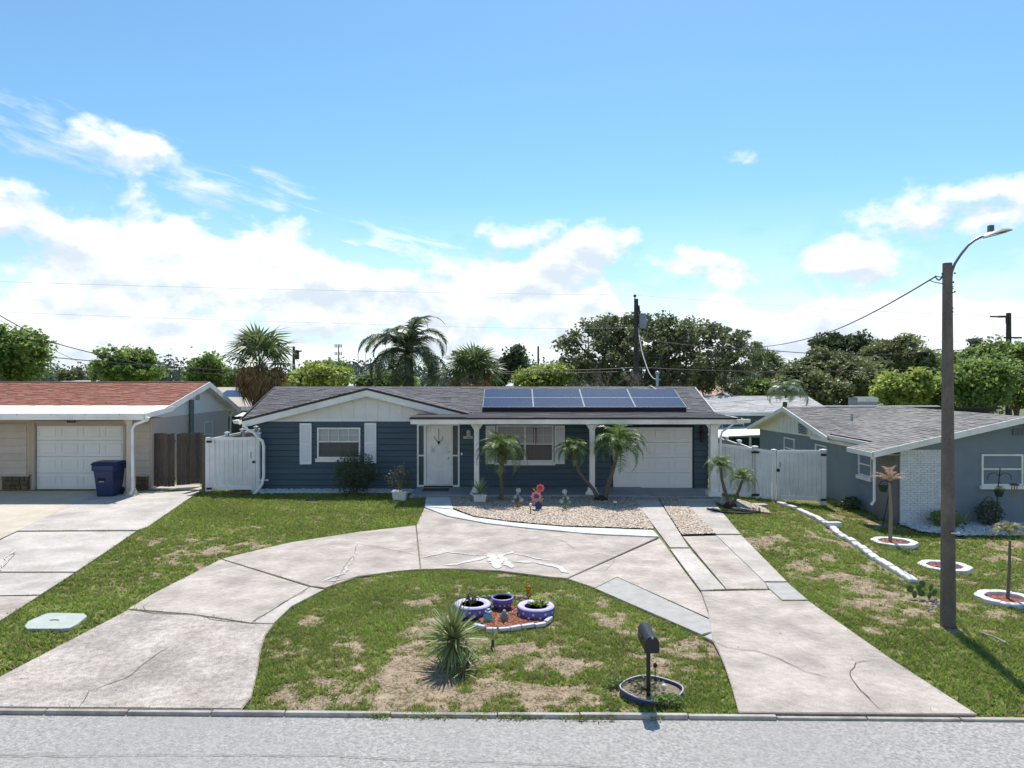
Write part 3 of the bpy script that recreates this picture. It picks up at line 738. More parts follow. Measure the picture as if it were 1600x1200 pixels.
def garage_door(parent, x0, x1, z0, z1, y, mat, rows=4, cols=4, lab=None):
    g = part('garage_door', MB().box(x0, x1, y+.01, y+.05, z0, z1), mat, parent, label=lab)
    h = (z1-z0)/rows; w = (x1-x0)/cols
    for r in range(rows):
        a = z0+h*r
        part('door_section', MB().box(x0+.004, x1-.004, y-.03, y+.009, a+.007, a+h-.007), mat, g, bevel=.006)
        for c in range(cols):
            cx0 = x0+w*c+.09; cx1 = x0+w*(c+1)-.09; b0, b1 = a+.11, a+h-.11
            m = MB(); e = .022
            # raised moulding ring round a field
            for (p, q, s, t) in ((cx0, cx1, b1-e, b1), (cx0, cx1, b0, b0+e), (cx0, cx0+e, b0+e, b1-e), (cx1-e, cx1, b0+e, b1-e)): m.box(p, q, y-.045, y-.029, s, t)
            part('panel', m, mat, g, bevel=.004)
    return g
def gutter_pipe(parent, pts, r, mat, name='downspout', n=10): return part(name, MB().tube(pts, r, n), mat, parent, smooth=True)
# ------------------------------------------------------------------ the blue house
BY = 24.3
H = E('blue_house', (-1, BY, 0), 'navy blue one storey house with white trim, grey roof and white garage door', 'house')
XR, XL = 6.69, -8.6
body = MB(); body.box(XL, XR, BY+.12, 31, -.1, 2.33)
part('wall', body, M('navy_wall_shade', (.018, .035, .05), (.02, .04, .055), rough=.8), H)  # darker than the siding: lap shadow between boards is put into this colour
wl = (-6.65, -5.18, 1.07, 2.12); wp = (-.54, 1.42, .96, 2.20); dr = (-3.24, -1.79, .0, 2.27); gr = (3.40, 6.22, -.1, 2.17)
holes = [wl, wp, dr, gr]
part('wall_sheathing', MB().box(XL+.01, wl[0], BY+.001, BY+.11, -.1, 2.33).box(wl[1], dr[0], BY+.001, BY+.11, -.1, 2.33).box(wl[0], wl[1], BY+.001, BY+.11, -.1, wl[2]).box(wl[0], wl[1], BY+.001, BY+.11, wl[3], 2.33)
     .box(dr[1], wp[0], BY+.001, BY+.11, -.1, 2.33).box(wp[0], wp[1], BY+.001, BY+.11, -.1, wp[2]).box(wp[0], wp[1], BY+.001, BY+.11, wp[3], 2.33).box(wp[1], gr[0], BY+.001, BY+.11, -.1, 2.33)
     .box(gr[0], gr[1], BY+.001, BY+.11, gr[3], 2.33).box(gr[1], XR-.01, BY+.001, BY+.11, -.1, 2.33).box(dr[0], dr[1], BY+.001, BY+.11, dr[3], 2.33), MATS['navy_wall_shade'], H)
sidings(H, XL, XR, -.05, 2.36, BY, navy, holes, row=.2)
sidings(H, BY, 31, -.05, 2.33, XR, navy, (), row=.2, ax='y', sgn=1, name='siding_board')
part('garage_recess', MB().box(gr[0]-.0, gr[0]+.04, BY-.03, BY+.11, 0, gr[3]).box(gr[1]-.04, gr[1], BY-.03, BY+.11, 0, gr[3]).box(gr[0], gr[1], BY-.028, BY+.11, gr[3]-.04, gr[3]+.03), MATS['navy_wall_shade'], H)
garage_door(H, 3.45, 6.17, .055, 2.13, BY+.03, M('garage_white', (.80, .81, .81), (.84, .85, .85), scale=1, rough=.45))
# roof planes
RY, RZ = 27.5, 3.45
def zm(y): return RZ-.31*(RY-y)
C0 = (-4.9, 23.98, 3.46); Cr = (-4.9, RY, 3.452); B0 = (-9.1, 23.98, 2.40); A0 = (-9.16, RY, RZ)
Ee = (-1.5, 24.8, 2.61); D0 = (-1.40, 23.98, 2.585)
shingles([C0, Cr, B0], (0, 1, 0), H, shingle_grey); shingles([B0, Cr, A0], (1, 0, 0), H, shingle_grey)
shingles([C0, D0, Ee, Cr], (0, 1, 0), H, shingle_grey)
shingles([Ee, (7.03, 24.8, 2.612), (7.05, RY, RZ), Cr], (1, 0, 0), H, shingle_grey)
shingles([(-1.45, 22.4, 2.565), (7.06, 22.4, 2.565), (7.06, 24.8, 2.606), (-1.45, 24.8, 2.606)], (1, 0, 0), H, shingle_grey, tab=.6, course=.3)
part('roof_flat', MB().box(-3.2, -1.46, 22.42, 24.28, 2.545, 2.59), underlay, H)
shingles([(-9.16, RY+.002, RZ), (7.05, RY+.002, RZ), (7.05, 31.4, 2.25), (-9.16, 31.4, 2.25)], (1, 0, 0), H, shingle_grey, tab=.6, course=.3)
rc = MB()
x = -9.15
while x < 7.0:
    rc.add([(x, RY-.13, RZ-.028), (x+.33, RY-.13, RZ-.034), (x+.33, RY, RZ+.022), (x, RY, RZ+.03), (x+.33, RY+.13, RZ-.034), (x, RY+.13, RZ-.028)], [(0, 1, 2, 3), (3, 2, 4, 5)]); x += .3
part('ridge_cap', rc, shingle_grey, H, kind='stuff')
# gable: face boards, rake, drip edge
gz = lambda x: 3.46-.2525*abs(x+4.9)-.06
gp = MB().prism([(-8.95, BY-.02, 2.34), (-1.0, BY-.02, 2.34), (-1.0, BY-.02, gz(-1.0)), (-4.9, BY-.02, gz(-4.9)), (-8.95, BY-.02, gz(-8.95))], (0, .08, 0))
part('gable_panel', gp, offwhite, H)
part('gable_band', MB().box(-8.95, -3.3, BY-.055, BY-.021, 2.33, 2.40), white, H)
x = -8.7
while x < -1.2:
    z1 = gz(x)-.02
    if z1 > 2.45: part('batten', MB().box(x-.018, x+.018, BY-.036, BY-.021, 2.401 if x < -3.3 else 2.62, z1), offwhite, H)
    x += .41
def slope_board(a, b, h, t, mat, name, up=0.0):
    a = Vector(a); b = Vector(b)
    return part(name, MB().prism([a+Vector((0, 0, up)), b+Vector((0, 0, up)), b+Vector((0, 0, up-h)), a+Vector((0, 0, up-h))], (0, t, 0)), mat, H)
for a, b in ((B0, C0), (C0, D0)):
    slope_board((a[0], 23.955, a[2]), (b[0], 23.955, b[2]), .075, .04, black_trim, 'drip_edge', .022)
    slope_board((a[0], 23.975, a[2]), (b[0], 23.975, b[2]), .21, .03, white, 'rake_board', -.055)
part('soffit', MB().prism([(-9.1, 24.01, 2.33), (-4.9, 24.01, 3.385), (-4.9, BY, 3.385), (-9.1, BY, 2.33)], (0, 0, -.015)), offwhite, H)
part('soffit', MB().prism([(-4.9, 24.01, 3.385), (-1.4, 24.01, 2.5), (-1.4, BY, 2.5), (-4.9, BY, 3.385)], (0, 0, -.015)), offwhite, H)
part('soffit_return', MB().box(-9.08, XL+.0, 24.02, BY+.3, 2.28, 2.33), white, H)
# rakes of the main roof ends
for xx, s in ((-9.17, -1), (7.05, 1)):
    y0 = 24.0 if s < 0 else 24.8
    part('rake_board', MB().prism([(xx, y0, zm(y0) if s > 0 else 2.40), (xx, RY, RZ), (xx, RY, RZ-.18), (xx, y0, (zm(y0) if s > 0 else 2.40)-.18)], (s*.03, 0, 0)), white, H)
    part('drip_edge', MB().prism([(xx, y0, (zm(y0) if s > 0 else 2.40)+.015), (xx, RY, RZ+.015), (xx, RY, RZ-.04), (xx, y0, (zm(y0) if s > 0 else 2.40)-.04)], (s*.045, 0, 0)), M('drip_grey', (.3, .3, .32), rough=.5) if s > 0 else black_trim, H)
# porch beam, fascia, gutter line
part('drip_edge', MB().box(-3.23, 7.2, 22.36, 22.415, 2.515, 2.575), black_trim, H)
part('fascia', MB().box(-3.2, 7.32, 22.40, 22.44, 2.36, 2.514), white, H, bevel=.008)
part('porch_beam', MB().box(-3.15, 7.02, 22.66, 22.82, 2.34, 2.535), white, H)
part('soffit', MB().box(-3.18, 7.3, 22.44, 24.27, 2.535, 2.544), offwhite, H)
gt = MB().prism([(7.05, 22.40, 2.52), (7.05, 22.25, 2.52), (7.05, 22.27, 2.42), (7.05, 22.40, 2.40)], (.42, 0, 0)); part('gutter', gt, white, H)
gutter_pipe(H, [P(1146, 655, 22.4), P(1146, 662, 22.4), P(1140, 667, 22.5), P(1128, 675, 22.6), P(1126, 684, 22.6), P(1126, 778, 22.6)], .035, white)
# columns
for cx, w in ((-1.13, .16), (2.56, .17), (6.44, .24)):
    cy = 22.74
    c = part('column', MB().box(cx-w/2, cx+w/2, cy-w/2, cy+w/2, .1 if cx < 4 else .055, 2.34), white, H, bevel=.01)
    part('column_base', MB().lathe((cx, cy, .1 if cx < 4 else .055), [(.22, 0), (.22, .03), (.17, .09), (.12, .22)], 4), white, c) if w < .2 else part('column_base', MB().box(cx-.2, cx+.2, cy-.2, cy+.2, .055, .2), white, c)
    part('bracket', MB().prism([(cx-w/2, cy-.05, 2.34), (cx-w/2-.12, cy-.05, 2.34), (cx-w/2, cy-.05, 2.16)], (0, .1, 0)), white, c)
    part('bracket', MB().prism([(cx+w/2, cy-.05, 2.34), (cx+w/2+.12, cy-.05, 2.34), (cx+w/2, cy-.05, 2.16)], (0, .1, 0)), white, c)
part('side_post', MB().box(6.72, 6.84, 24.1, 24.22, 0, 2.34), white, H)
# windows and shutters
window(H, *wl[:2], wl[2], wl[3], BY, 4, 2, low=1.64)
window(H, *wp[:2], wp[2], wp[3], BY, 3, 2, mull=.44, low=1.56)
def shutter(x0, x1, z0, z1):
    s = part('shutter', MB().box(x0, x0+.04, BY-.06, BY-.02, z0, z1).box(x1-.04, x1, BY-.06, BY-.02, z0, z1).box(x0, x1, BY-.058, BY-.02, z0, z0+.06).box(x0, x1, BY-.058, BY-.02, z1-.06, z1).box(x0, x1, BY-.058, BY-.02, (z0+z1)/2-.03, (z0+z1)/2+.03), white_clean, H)
    m = MB(); z = z0+.06
    while z < z1-.06:
        if abs(z-(z0+z1)/2) > .03: m.add([(x0+.04, BY-.05, z), (x1-.04, BY-.05, z), (x1-.04, BY-.03, z+.035), (x0+.04, BY-.03, z+.035)], [(0, 1, 2, 3)])
        z += .036
    part('louvre', m, white_clean, s, kind='stuff'); part('shutter_back', MB().box(x0+.04, x1-.04, BY-.028, BY-.02, z0+.06, z1-.06), white_clean, s)
shutter(-7.24, -6.84, .87, 2.27); shutter(-5.03, -4.63, .90, 2.28); shutter(-.90, -.57, .88, 2.19); shutter(1.45, 1.80, .88, 2.19)
# front door with side lights
dz = .14
D = part('front_door', MB().box(-2.93, -2.10, BY-.0, BY+.045, dz+.03, 2.18), white, H)
fr = MB()
for a, b in ((-3.24, -3.185), (-3.01, -2.935), (-2.095, -2.02), (-1.845, -1.79)): fr.box(a, b, BY-.05, BY+.08, .1, 2.19)
fr.box(-3.24, -1.79, BY-.048, BY+.08, 2.19, 2.25).box(-3.24, -3.01, BY-.04, BY+.04, 1.14, 1.19).box(-2.02, -1.79, BY-.04, BY+.04, 1.14, 1.19).box(-3.24, -1.79, BY-.049, BY+.08, .10, .16)
part('door_frame', fr, white, H)
for a, b in ((-3.185, -3.01), (-2.02, -1.845)):
    for c, d in ((.16, 1.14), (1.19, 2.19)): part('side_light', MB().box(a, b, BY+.005, BY+.02, c, d), M('side_light_panel', (.05, .075, .09), rough=.35), H)
for (a, b, c, d) in ((-2.80, -2.56, .32, .88), (-2.45, -2.22, .32, .88), (-2.80, -2.56, 1.18, 1.52), (-2.45, -2.22, 1.18, 1.52), (-2.80, -2.22, 1.58, 1.80), (-2.80, -2.22, .98, 1.10), (-2.80, -2.22, 1.88, 2.06)):
    m = MB(); e = .02
    for (p, q, s, t) in ((a, b, d-e, d), (a, b, c, c+e), (a, a+e, c+e, d-e), (b-e, b, c+e, d-e)): m.box(p, q, BY-.014, BY+.002, s, t)
    part('panel', m, white_clean, D)
part('door_handle', MB().ball((-2.16, BY-.05, 1.08), .028).tube([(-2.16, BY+.0, 1.08), (-2.16, BY-.05, 1.08)], .012), M('steel', (.35, .35, .36), rough=.3, metal=.9), D, smooth=True)
part('deadbolt', MB().tube([(-2.16, BY+.0, 1.30), (-2.16, BY-.04, 1.30)], .035, 14), MATS['steel'], D)
part('threshold', MB().box(-3.0, -2.02, BY-.10, BY-.05, .10, .14), dark_metal, H)
paper = M('paper', (.70, .70, .66), rough=.9)
for a, b in ((-2.77, -2.61), (-2.44, -2.26)):
    o = part('door_notice', MB().box(a, b, BY-.019, BY-.0155, 1.24, 1.50), paper, None, loc=(a, BY-.02, 1.24)); 
    tag(o, 'white paper notice on the %s half of the front door' % ('left' if a < -2.5 else 'right'), 'notice', 'paper notices on the front door')
    if a < -2.5:
        for i in range(4): part('printed_line', MB().box(a+.03, b-.03, BY-.0205, BY-.0195, 1.30+i*.035, 1.315+i*.035), M('print_grey', (.35, .37, .40), rough=.9), o)
# door ornament
o = E('door_ornament', (-2.52, BY-.02, 1.6), 'small grey anchor shaped ornament hanging on the white front door', 'ornament')
om = M('ornament_grey', (.30, .29, .25), rough=.6)
part('chain', MB().tube([(-2.51, BY-.03, 2.08), (-2.50, BY-.03, 1.72)], .012, 6), om, o)
part('hook', MB().tube([(-2.64, BY-.03, 1.82), (-2.63, BY-.03, 1.72), (-2.56, BY-.03, 1.66), (-2.50, BY-.03, 1.63), (-2.44, BY-.03, 1.66), (-2.37, BY-.03, 1.72), (-2.36, BY-.03, 1.82)], .014, 6), om, o)
part('weight', MB().lathe((-2.50, BY-.04, 1.54), [(.005, 0), (.045, .06), (.035, .12), (.005, .13)], 10), dark_metal, o)
# house number plaque
o = E('house_number_plaque', (-1.48, BY-.03, 1.74), 'pale arched house number plaque on the navy wall beside the front door', 'plaque')
part('arch', MB().prism([(-1.55, BY-.04, 1.83), (-1.42, BY-.04, 1.83), (-1.42, BY-.04, 1.98), (-1.445, BY-.04, 2.02), (-1.485, BY-.04, 2.035), (-1.525, BY-.04, 2.02), (-1.55, BY-.04, 1.98)], (0, .02, 0)), M('plaque_stone', (.50, .50, .47), rough=.7), o)
part('name_board', MB().box(-1.66, -1.34, BY-.045, BY-.022, 1.74, 1.83), MATS['plaque_stone'], o, bevel=.006)
text_mesh('1200', .085, M('ink', (.05, .05, .055), rough=.7), o, 'number', (-1.50, BY-.048, 1.785), depth=.002)
part('arch_relief', MB().tube([(-1.485, BY-.045, 1.87), (-1.485, BY-.045, 1.95)], .022, 8), M('relief', (.3, .31, .31), rough=.8), o)
o = part('door_bell', MB().box(-1.745, -1.69, BY-.05, BY-.02, 1.18, 1.27), white_clean, None, loc=(-1.7, BY, 1.2), bevel=.008); tag(o, 'small white doorbell box right of the front door frame', 'doorbell')
o = part('lizard_ornament', MB().tube([(-1.48, BY-.035, 1.48), (-1.42, BY-.045, 1.42), (-1.41, BY-.045, 1.34), (-1.38, BY-.035, 1.28)], [.008, .022, .02, .004], 6).tube([(-1.46, BY-.035, 1.36), (-1.40, BY-.045, 1.40), (-1.35, BY-.035, 1.42)], .008, 5).tube([(-1.45, BY-.035, 1.33), (-1.40, BY-.04, 1.34), (-1.36, BY-.035, 1.32)], .008, 5), M('bronze_green', (.16, .17, .10), rough=.6), None, loc=(-1.4, BY, 1.35))
tag(o, 'small green bronze wall ornament between the doorbell and the porch column', 'ornament')
# lanterns
def lantern(x, z0, z1, lab):
    o = E('wall_lantern', (x, BY-.03, z0), lab, 'wall lantern', 'black lanterns beside the garage door'); h = z1-z0
    part('back_plate', MB().box(x-.05, x+.05, BY-.05, BY-.02, z0+h*.35, z1), dark_metal, o)
    part('lamp_body', MB().lathe((x, BY-.15, z0), [(.03, 0), (.06, .03), (.075, h*.45), (.08, h*.5), (.02, h*.62), (.01, h*.66)], 8), dark_metal, o)
    part('arm', MB().tube([(x, BY-.04, z0+h*.85), (x, BY-.14, z0+h*.8), (x, BY-.15, z0+h*.64)], .014, 6), dark_metal, o)
lantern(3.20, 1.84, 2.28, 'black wall lantern left of the white garage door'); lantern(6.47, 1.62, 2.25, 'long black wall lantern right of the white garage door')
# wind chime in front of the porch window
o = E('wind_chime', (.75, 23.6, 1.75), 'dark red wind chime hanging in front of the porch window', 'wind chime')
cm = M('chime_red', (.10, .03, .025), rough=.5)
part('disc', MB().lathe((.76, 23.6, 2.12), [(.07, 0), (.07, .02)], 12), cm, o)
part('cord', MB().tube([(.76, 23.6, 2.53), (.76, 23.6, 2.13)], .004, 4), dark_metal, o)
for i in range(5):
    a = i*1.257; part('tube', MB().tube([(.76+.05*math.cos(a), 23.6+.05*math.sin(a), 2.12), (.77+.055*math.cos(a), 23.6+.05*math.sin(a), 1.72-.03*i)], .011, 6), cm, o)
# solar panels
for i in range(4):
    for j in range(2):
        w = 1.775; x0 = -1.03+i*1.785; sl = math.atan(.31); L_ = 1.0
        y0 = 24.86+j*.965; z0 = zm(y0)+.13
        o = E('solar_module', (x0, y0, z0), '%s solar panel %s of the %s row on the grey roof' % (('first', 'second', 'third', 'fourth')[i], 'counted from the left', ('lower', 'upper')[j]), 'solar panel', 'solar panels on the grey roof')
        o.rotation_euler = (sl, 0, 0)
        part('panel_frame', MB().box(0, w, 0, .012, 0, .04).box(0, w, L_-.012, L_, 0, .04).box(0, .012, .012, L_-.012, 0, .04).box(w-.012, w, .012, L_-.012, 0, .04), M('aluminium', (.14, .16, .20), rough=.45, metal=.5), o, local=True)
        part('cell_sheet', MB().box(.012, w-.012, .012, L_-.012, .012, .034), M('solar_cells', (.010, .022, .065), (.014, .030, .085), scale=1.2, rough=.2, spec=.35), o, local=True)
        ln = MB()
        for k in range(1, 6): ln.box(.012, w-.012, L_*k/6-.0015, L_*k/6+.0015, .034, .0356)
        part('cell_grid', ln, M('cell_line', (.025, .045, .10), rough=.4), o, local=True, kind='stuff')
        if j == 0: part('skirt', MB().box(0, w, -.012, 0, -.12, .035), black_trim, o, local=True)  # black strip painted in for the shaded gap under the panels
o = E('roof_conduit', (5.3, 27, 3.4), 'thin white conduit bent over the ridge above the solar panels', 'conduit'); part('pipe', MB().tube([(5.55, 26.9, 3.33), (5.35, 27.45, 3.50), (5.30, 27.6, 3.46)], .022, 6), white, o)
o = E('roof_vent', (5.95, 27.6, 3.4), 'grey service mast pipe with weather head behind the roof ridge', 'service mast')
part('pipe', MB().tube([(5.70, 27.9, 3.0), (5.70, 27.9, 3.95)], .05, 10), M('galvanised', (.35, .42, .50), rough=.5, metal=.4), o)
part('weather_head', MB().ball((5.70, 27.88, 4.0), .085, .11, .08), MATS['galvanised'], o, smooth=True); part('wire_bracket', MB().box(5.6, 5.82, 27.86, 27.9, 3.72, 3.76), MATS['galvanised'], o)
# ------------------------------------------------------------------ left neighbour: red roof
tanwall = M('tan_wall', (.42, .36, .28), (.46, .40, .32), scale=3, rough=.85); tansid = M('tan_siding', (.47, .42, .37), (.52, .47, .41), scale=3, rough=.8, hue_obj=.04)
NH = E('red_roof_house', (-16, 24.3, 0), 'tan house with red shingle roof and white garage door on the left', 'house')
NX = -12.35
part('wall', MB().box(-26, -16.38, 24.32, 30.9, -.1, 2.5).box(-16.38, -13.2, 24.42, 30.9, -.1, 2.5).box(-13.2, NX, 24.32, 30.9, -.1, 2.5).box(-16.38, -13.2, 24.32, 24.42, 2.17, 2.5), tanwall, NH)
part('side_wall_stucco', MB().box(NX+.001, NX+.02, 24.32, 30.9, -.1, 2.45), M('stucco_tan_lit', (.56, .47, .43), (.60, .51, .46), scale=3, rough=.9), NH)  # tan stucco, base colour raised to stand in for sun grazing this wall
sidings(NH, -26, -16.6, .5, 2.3, 24.32, tansid, (), row=.25); sidings(NH, -13.1, NX-.03, .5, 2.3, 24.32, tansid, (), row=.25)
gl = M('garage_grey_white', (.70, .72, .71), (.76, .78, .77), scale=1, rough=.5)
garage_door(NH, -16.28, -13.28, .0, 2.24, 24.38, gl)
part('garage_trim', MB().box(-16.38, -16.29, 24.25, 24.36, 0, 2.27).box(-13.27, -13.18, 24.25, 24.36, 0, 2.27).box(-16.38, -13.18, 24.248, 24.36, 2.27, 2.35), tanwall, NH)
for x0, x1 in ((-17.4, -16.48), (-13.05, -12.42)):      # stone veneer at the foot
    z = 0
    while z < .46:
        x = x0
        while x < x1-.02:
            w = min(random.uniform(.14, .34), x1-x); part('veneer_stone', MB().box(x+.006, x+w-.006, 24.22+random.uniform(0, .02), 24.32, z+.006, z+.148), M('veneer', (.16, .12, .065), (.11, .085, .05), scale=5, rough=.8, bump=.5, bscale=20, hue_obj=.3), NH, bevel=.012); x += w
        z += .155
part('veneer_cap', MB().box(-26, -16.44, 24.18, 24.32, .465, .51).box(-13.08, -12.40, 24.18, 24.32, .465, .51), tansid, NH)
RA, RB, RC = (28.2, 3.64), (24.8, 2.82), (31.2, 2.5)
shingles([(-26, RB[0], RB[1]), (-12.0, RB[0], RB[1]), (-12.0, RA[0], RA[1]), (-26, RA[0], RA[1])], (1, 0, 0), NH, shingle_red)
shingles([(-26, RA[0]+.002, RA[1]), (-12.0, RA[0]+.002, RA[1]), (-12.0, RC[0], RC[1]), (-26, RC[0], RC[1])], (1, 0, 0), NH, shingle_red, tab=.6, course=.3)
part('ridge_cap', MB().prism([(-26, RA[0]-.14, RA[1]-.01), (-26, RA[0], RA[1]+.03), (-26, RA[0]+.14, RA[1]-.04)], (14.0, 0, 0)), M('ridge_brown', (.07, .045, .04), rough=.9), NH)
# side gable laps, rake boards, soffit
gy = lambda y: (RB[1]+(RA[1]-RB[1])*(y-RB[0])/(RA[0]-RB[0]) if y < RA[0] else RA[1]+(RC[1]-RA[1])*(y-RA[0])/(RC[0]-RA[0]))-.10
part('gable_wall', MB().prism([(NX-.04, 24.9, 2.4), (NX-.04, 30.9, 2.4), (NX-.04, 28.2, gy(28.2))], (.04, 0, 0)), white, NH)
z = 2.42
while z < 3.4:
    zt = z+.2
    ya = 24.6+(z+.1-2.6)/.2412 if z > 2.62 else 24.7
    def yl(zz): return RB[0]+(zz+.1-RB[1])/((RA[1]-RB[1])/(RA[0]-RB[0]))
    def yr(zz): return RA[0]+(zz+.1-RA[1])/((RC[1]-RA[1])/(RC[0]-RA[0]))
    a0, b0, a1, b1 = max(24.4, yl(z)), min(30.9, yr(z)), max(24.4, yl(zt)), min(30.9, yr(zt))
    if b1 > a1: part('lap_board', MB().prism([(NX+.02, a0, z), (NX+.02, b0, z), (NX+.006, b1, zt), (NX+.006, a1, zt)], (.015, 0, 0)), white_clean, NH)
    z = zt
for (p, q) in ((RB, RA), (RA, RC)):
    part('rake_board', MB().prism([(-12.0, p[0], p[1]+.01), (-12.0, q[0], q[1]+.01), (-12.0, q[0], q[1]-.20), (-12.0, p[0], p[1]-.20)], (.035, 0, 0)), white, NH)
    part('soffit', MB().prism([(-12.0, p[0], p[1]-.14), (-12.0, q[0], q[1]-.14), (NX-.02, q[0], q[1]-.14), (NX-.02, p[0], p[1]-.14)], (0, 0, .015)), offwhite, NH)
part('fascia_corner', MB().box(-12.3, -11.93, 31.1, 31.3, 2.28, 2.5), white, NH)
# flat metal porch roof
part('metal_roof', MB().prism([(-26, 22.9, 2.66), (-11.85, 22.9, 2.66), (-11.85, 24.2, 2.76), (-12.0, 24.95, 2.84), (-26, 24.95, 2.84)], (0, 0, .015)), M('white_metal_roof', (.80, .81, .82), rough=.45), NH)
part('gutter', MB().box(-26, -11.85, 22.84, 22.92, 2.47, 2.665), white, NH, bevel=.01)
part('gutter', MB().prism([(-11.86, 22.93, 2.5), (-11.86, 24.9, 2.66), (-11.86, 24.9, 2.83), (-11.86, 22.93, 2.66)], (.03, 0, 0)), white, NH)
part('soffit', MB().box(-26, -11.9, 22.93, 24.3, 2.46, 2.48), tanwall, NH)
for i in range(14): part('gutter_bolt', MB().ball((-12.6-i*1.1, 22.83, 2.645), .012, n=6, m=4), dark_metal, NH)
c = part('column', MB().box(-12.48, -12.28, 23.0, 23.2, 0, 2.46), tansid, NH, bevel=.01)
part('bracket', MB().prism([(-12.48, 23.05, 2.46), (-12.6, 23.05, 2.46), (-12.48, 23.05, 2.26)], (0, .1, 0)), tansid, c); part('column_base', MB().lathe((-12.38, 23.1, 0), [(.3, 0), (.26, .04), (.15, .25)], 4), tansid, c)
gutter_pipe(NH, [P(232, 652, 22.95), P(230, 656, 22.95), P(211, 663, 22.95), P(207, 670, 22.95), P(207, 764, 22.95), P(203, 773, 22.8)], .048, white)
part('gable_vent', MB().box(NX+.03, NX+.05, 27.7, 28.0, 2.95, 3.2), tanwall, NH)
gutter_pipe(NH, [(NX+.12, 27.15, 1.5), (NX+.12, 27.15, 2.98)], .085, M('pipe_grey', (.14, .17, .19), rough=.5), name='vent_pipe')
window(NH, 28.45, 29.25, .95, 2.05, NX, 1, 1, sash=True, ax='y', sgn=1, sill=0)
gutter_pipe(NH, [(-12.05, 31.15, 2.4), (-12.3, 31.1, 2.2), (-12.33, 31.1, 0)], .035, white)
o = E('house_number_sign', (-14.8, 24.2, 2.38), 'small black number board above the garage of the red roofed house', 'number board')
part('board', MB().box(-15.12, -14.83, 24.14, 24.16, 2.30, 2.42), dark_metal, o)
text_mesh('1194', .105, M('sign_letter', (.30, .28, .27), rough=.6), o, 'number', (-14.975, 24.138, 2.36), depth=.002)
# ------------------------------------------------------------------ right neighbour: grey blue house
greyw = M('grey_blue_wall', (.17, .215, .26), (.19, .235, .28), scale=2.5, rough=.85, bump=.2, bscale=30)
greyrec = M('grey_recess_shade', (.17, .165, .165), (.19, .185, .18), scale=2.5, rough=.85)  # brownish tone paints in the shade of the entry recess
RH = E('grey_blue_house', (14, 22, -.5), 'grey blue house with white brick panel and weathered roof on the right', 'house')
part('wall', MB().box(11.5, 20, 21.1, 33, -.7, 1.75), greyw, RH)
part('gable_wall', MB().prism([(11.5, 21.1, 1.75), (18.6, 21.1, 1.75), (15.1, 21.1, 2.5)], (0, .3, 0)), greyw, RH)
part('recess_shade_panel', MB().box(11.42, 11.499, 21.15, 22.5, -.7, 1.62), greyrec, RH)
# white painted brick panel
mb0 = MB(); bl, bh = .2, .066
brick_me = me_from(MB().box(0, bl-.01, -.035, .0, 0, bh-.009), 'brick', M('white_brick', (.60, .63, .66), (.66, .69, .72), scale=6, rough=.8, bump=.3, bscale=30, hue_obj=.06))
half_me = me_from(MB().box(0, bl/2-.01, -.035, .0, 0, bh-.009), 'brick', MATS['white_brick'])
part('brick_backing', MB().box(11.50, 12.90, 21.075, 21.098, -.62, 1.70), M('mortar_white', (.46, .49, .52), rough=.95), RH)
z = -.55; r = 0
while z < 1.66:
    xo = 11.5+(0 if r % 2 == 0 else -bl/2)
    for k in range(8):
        x = xo+k*bl
        if x < 11.49: inst('brick', half_me, RH, (11.5-14, 21.075-22, z+.5)); continue
        if x+bl > 12.93: continue
        inst('brick', brick_me, RH, (x-14, 21.075-22+random.uniform(-.004, .004), z+.5))
    z += bh; r += 1
part('corner_trim', MB().box(12.9, 12.93, 21.06, 21.099, -.6, 1.9), white, RH)
window(RH, 13.92, 15.15, .63, 1.56, 21.1, 1, 1, lab=None, sill=.1, low=1.12); part('window_side', MB().box(15.16, 16.2, 21.06, 21.1, .63, 1.56), M('pale_pane', (.30, .33, .35), rough=.3), RH)
part('gable_vent', MB().box(14.85, 15.3, 21.06, 21.1, 2.12, 2.3), M('vent_dark', (.12, .15, .18), rough=.8), RH)
for k in range(4): part('vent_bar', MB().box(14.85+k*.14, 14.87+k*.14, 21.04, 21.06, 2.12, 2.3), greyw, RH)
window(RH, 22.7, 23.55, .62, 1.38, 11.5, 1, 1, ax='y', sgn=-1, sill=.12)
# roofs
zc = lambda x: 1.66+.2289*(x-10.5)
V0 = (15.0, 20.7, zc(15.0)); ridge2 = 2.60
shingles([(10.5, 20.7, zc(10.5)), V0, (15.0, 22.15, zc(15.0)), (10.5, 22.15, zc(10.5))], (0, 1, 0), RH, shingle_old)
shingles([(11.25, 22.15, zc(11.25)), (15.0, 22.15, zc(15.0)), (15.0, 29.0, zc(15.0)), (11.25, 25.1, zc(11.25))], (0, 1, 0), RH, shingle_old)
shingles([(11.1, 25.1, 1.74), (15.0, 29.0, 2.60), (15.0, 29.1, 2.61), (11.1, 29.1, 2.61)], (1, 0, 0), RH, shingle_old)
shingles([(15.0, 20.7, zc(15.0)), (20, 20.7, zc(10.0)), (20, 29.1, zc(10.0)), (15.0, 29.1, zc(15.0))], (0, 1, 0), RH, shingle_old, tab=.6, course=.3)
shingles([(11.1, 29.1, 2.605), (20, 29.1, 2.605), (20, 33.4, 1.5), (11.1, 33.4, 1.5)], (1, 0, 0), RH, shingle_old, tab=.6, course=.3)
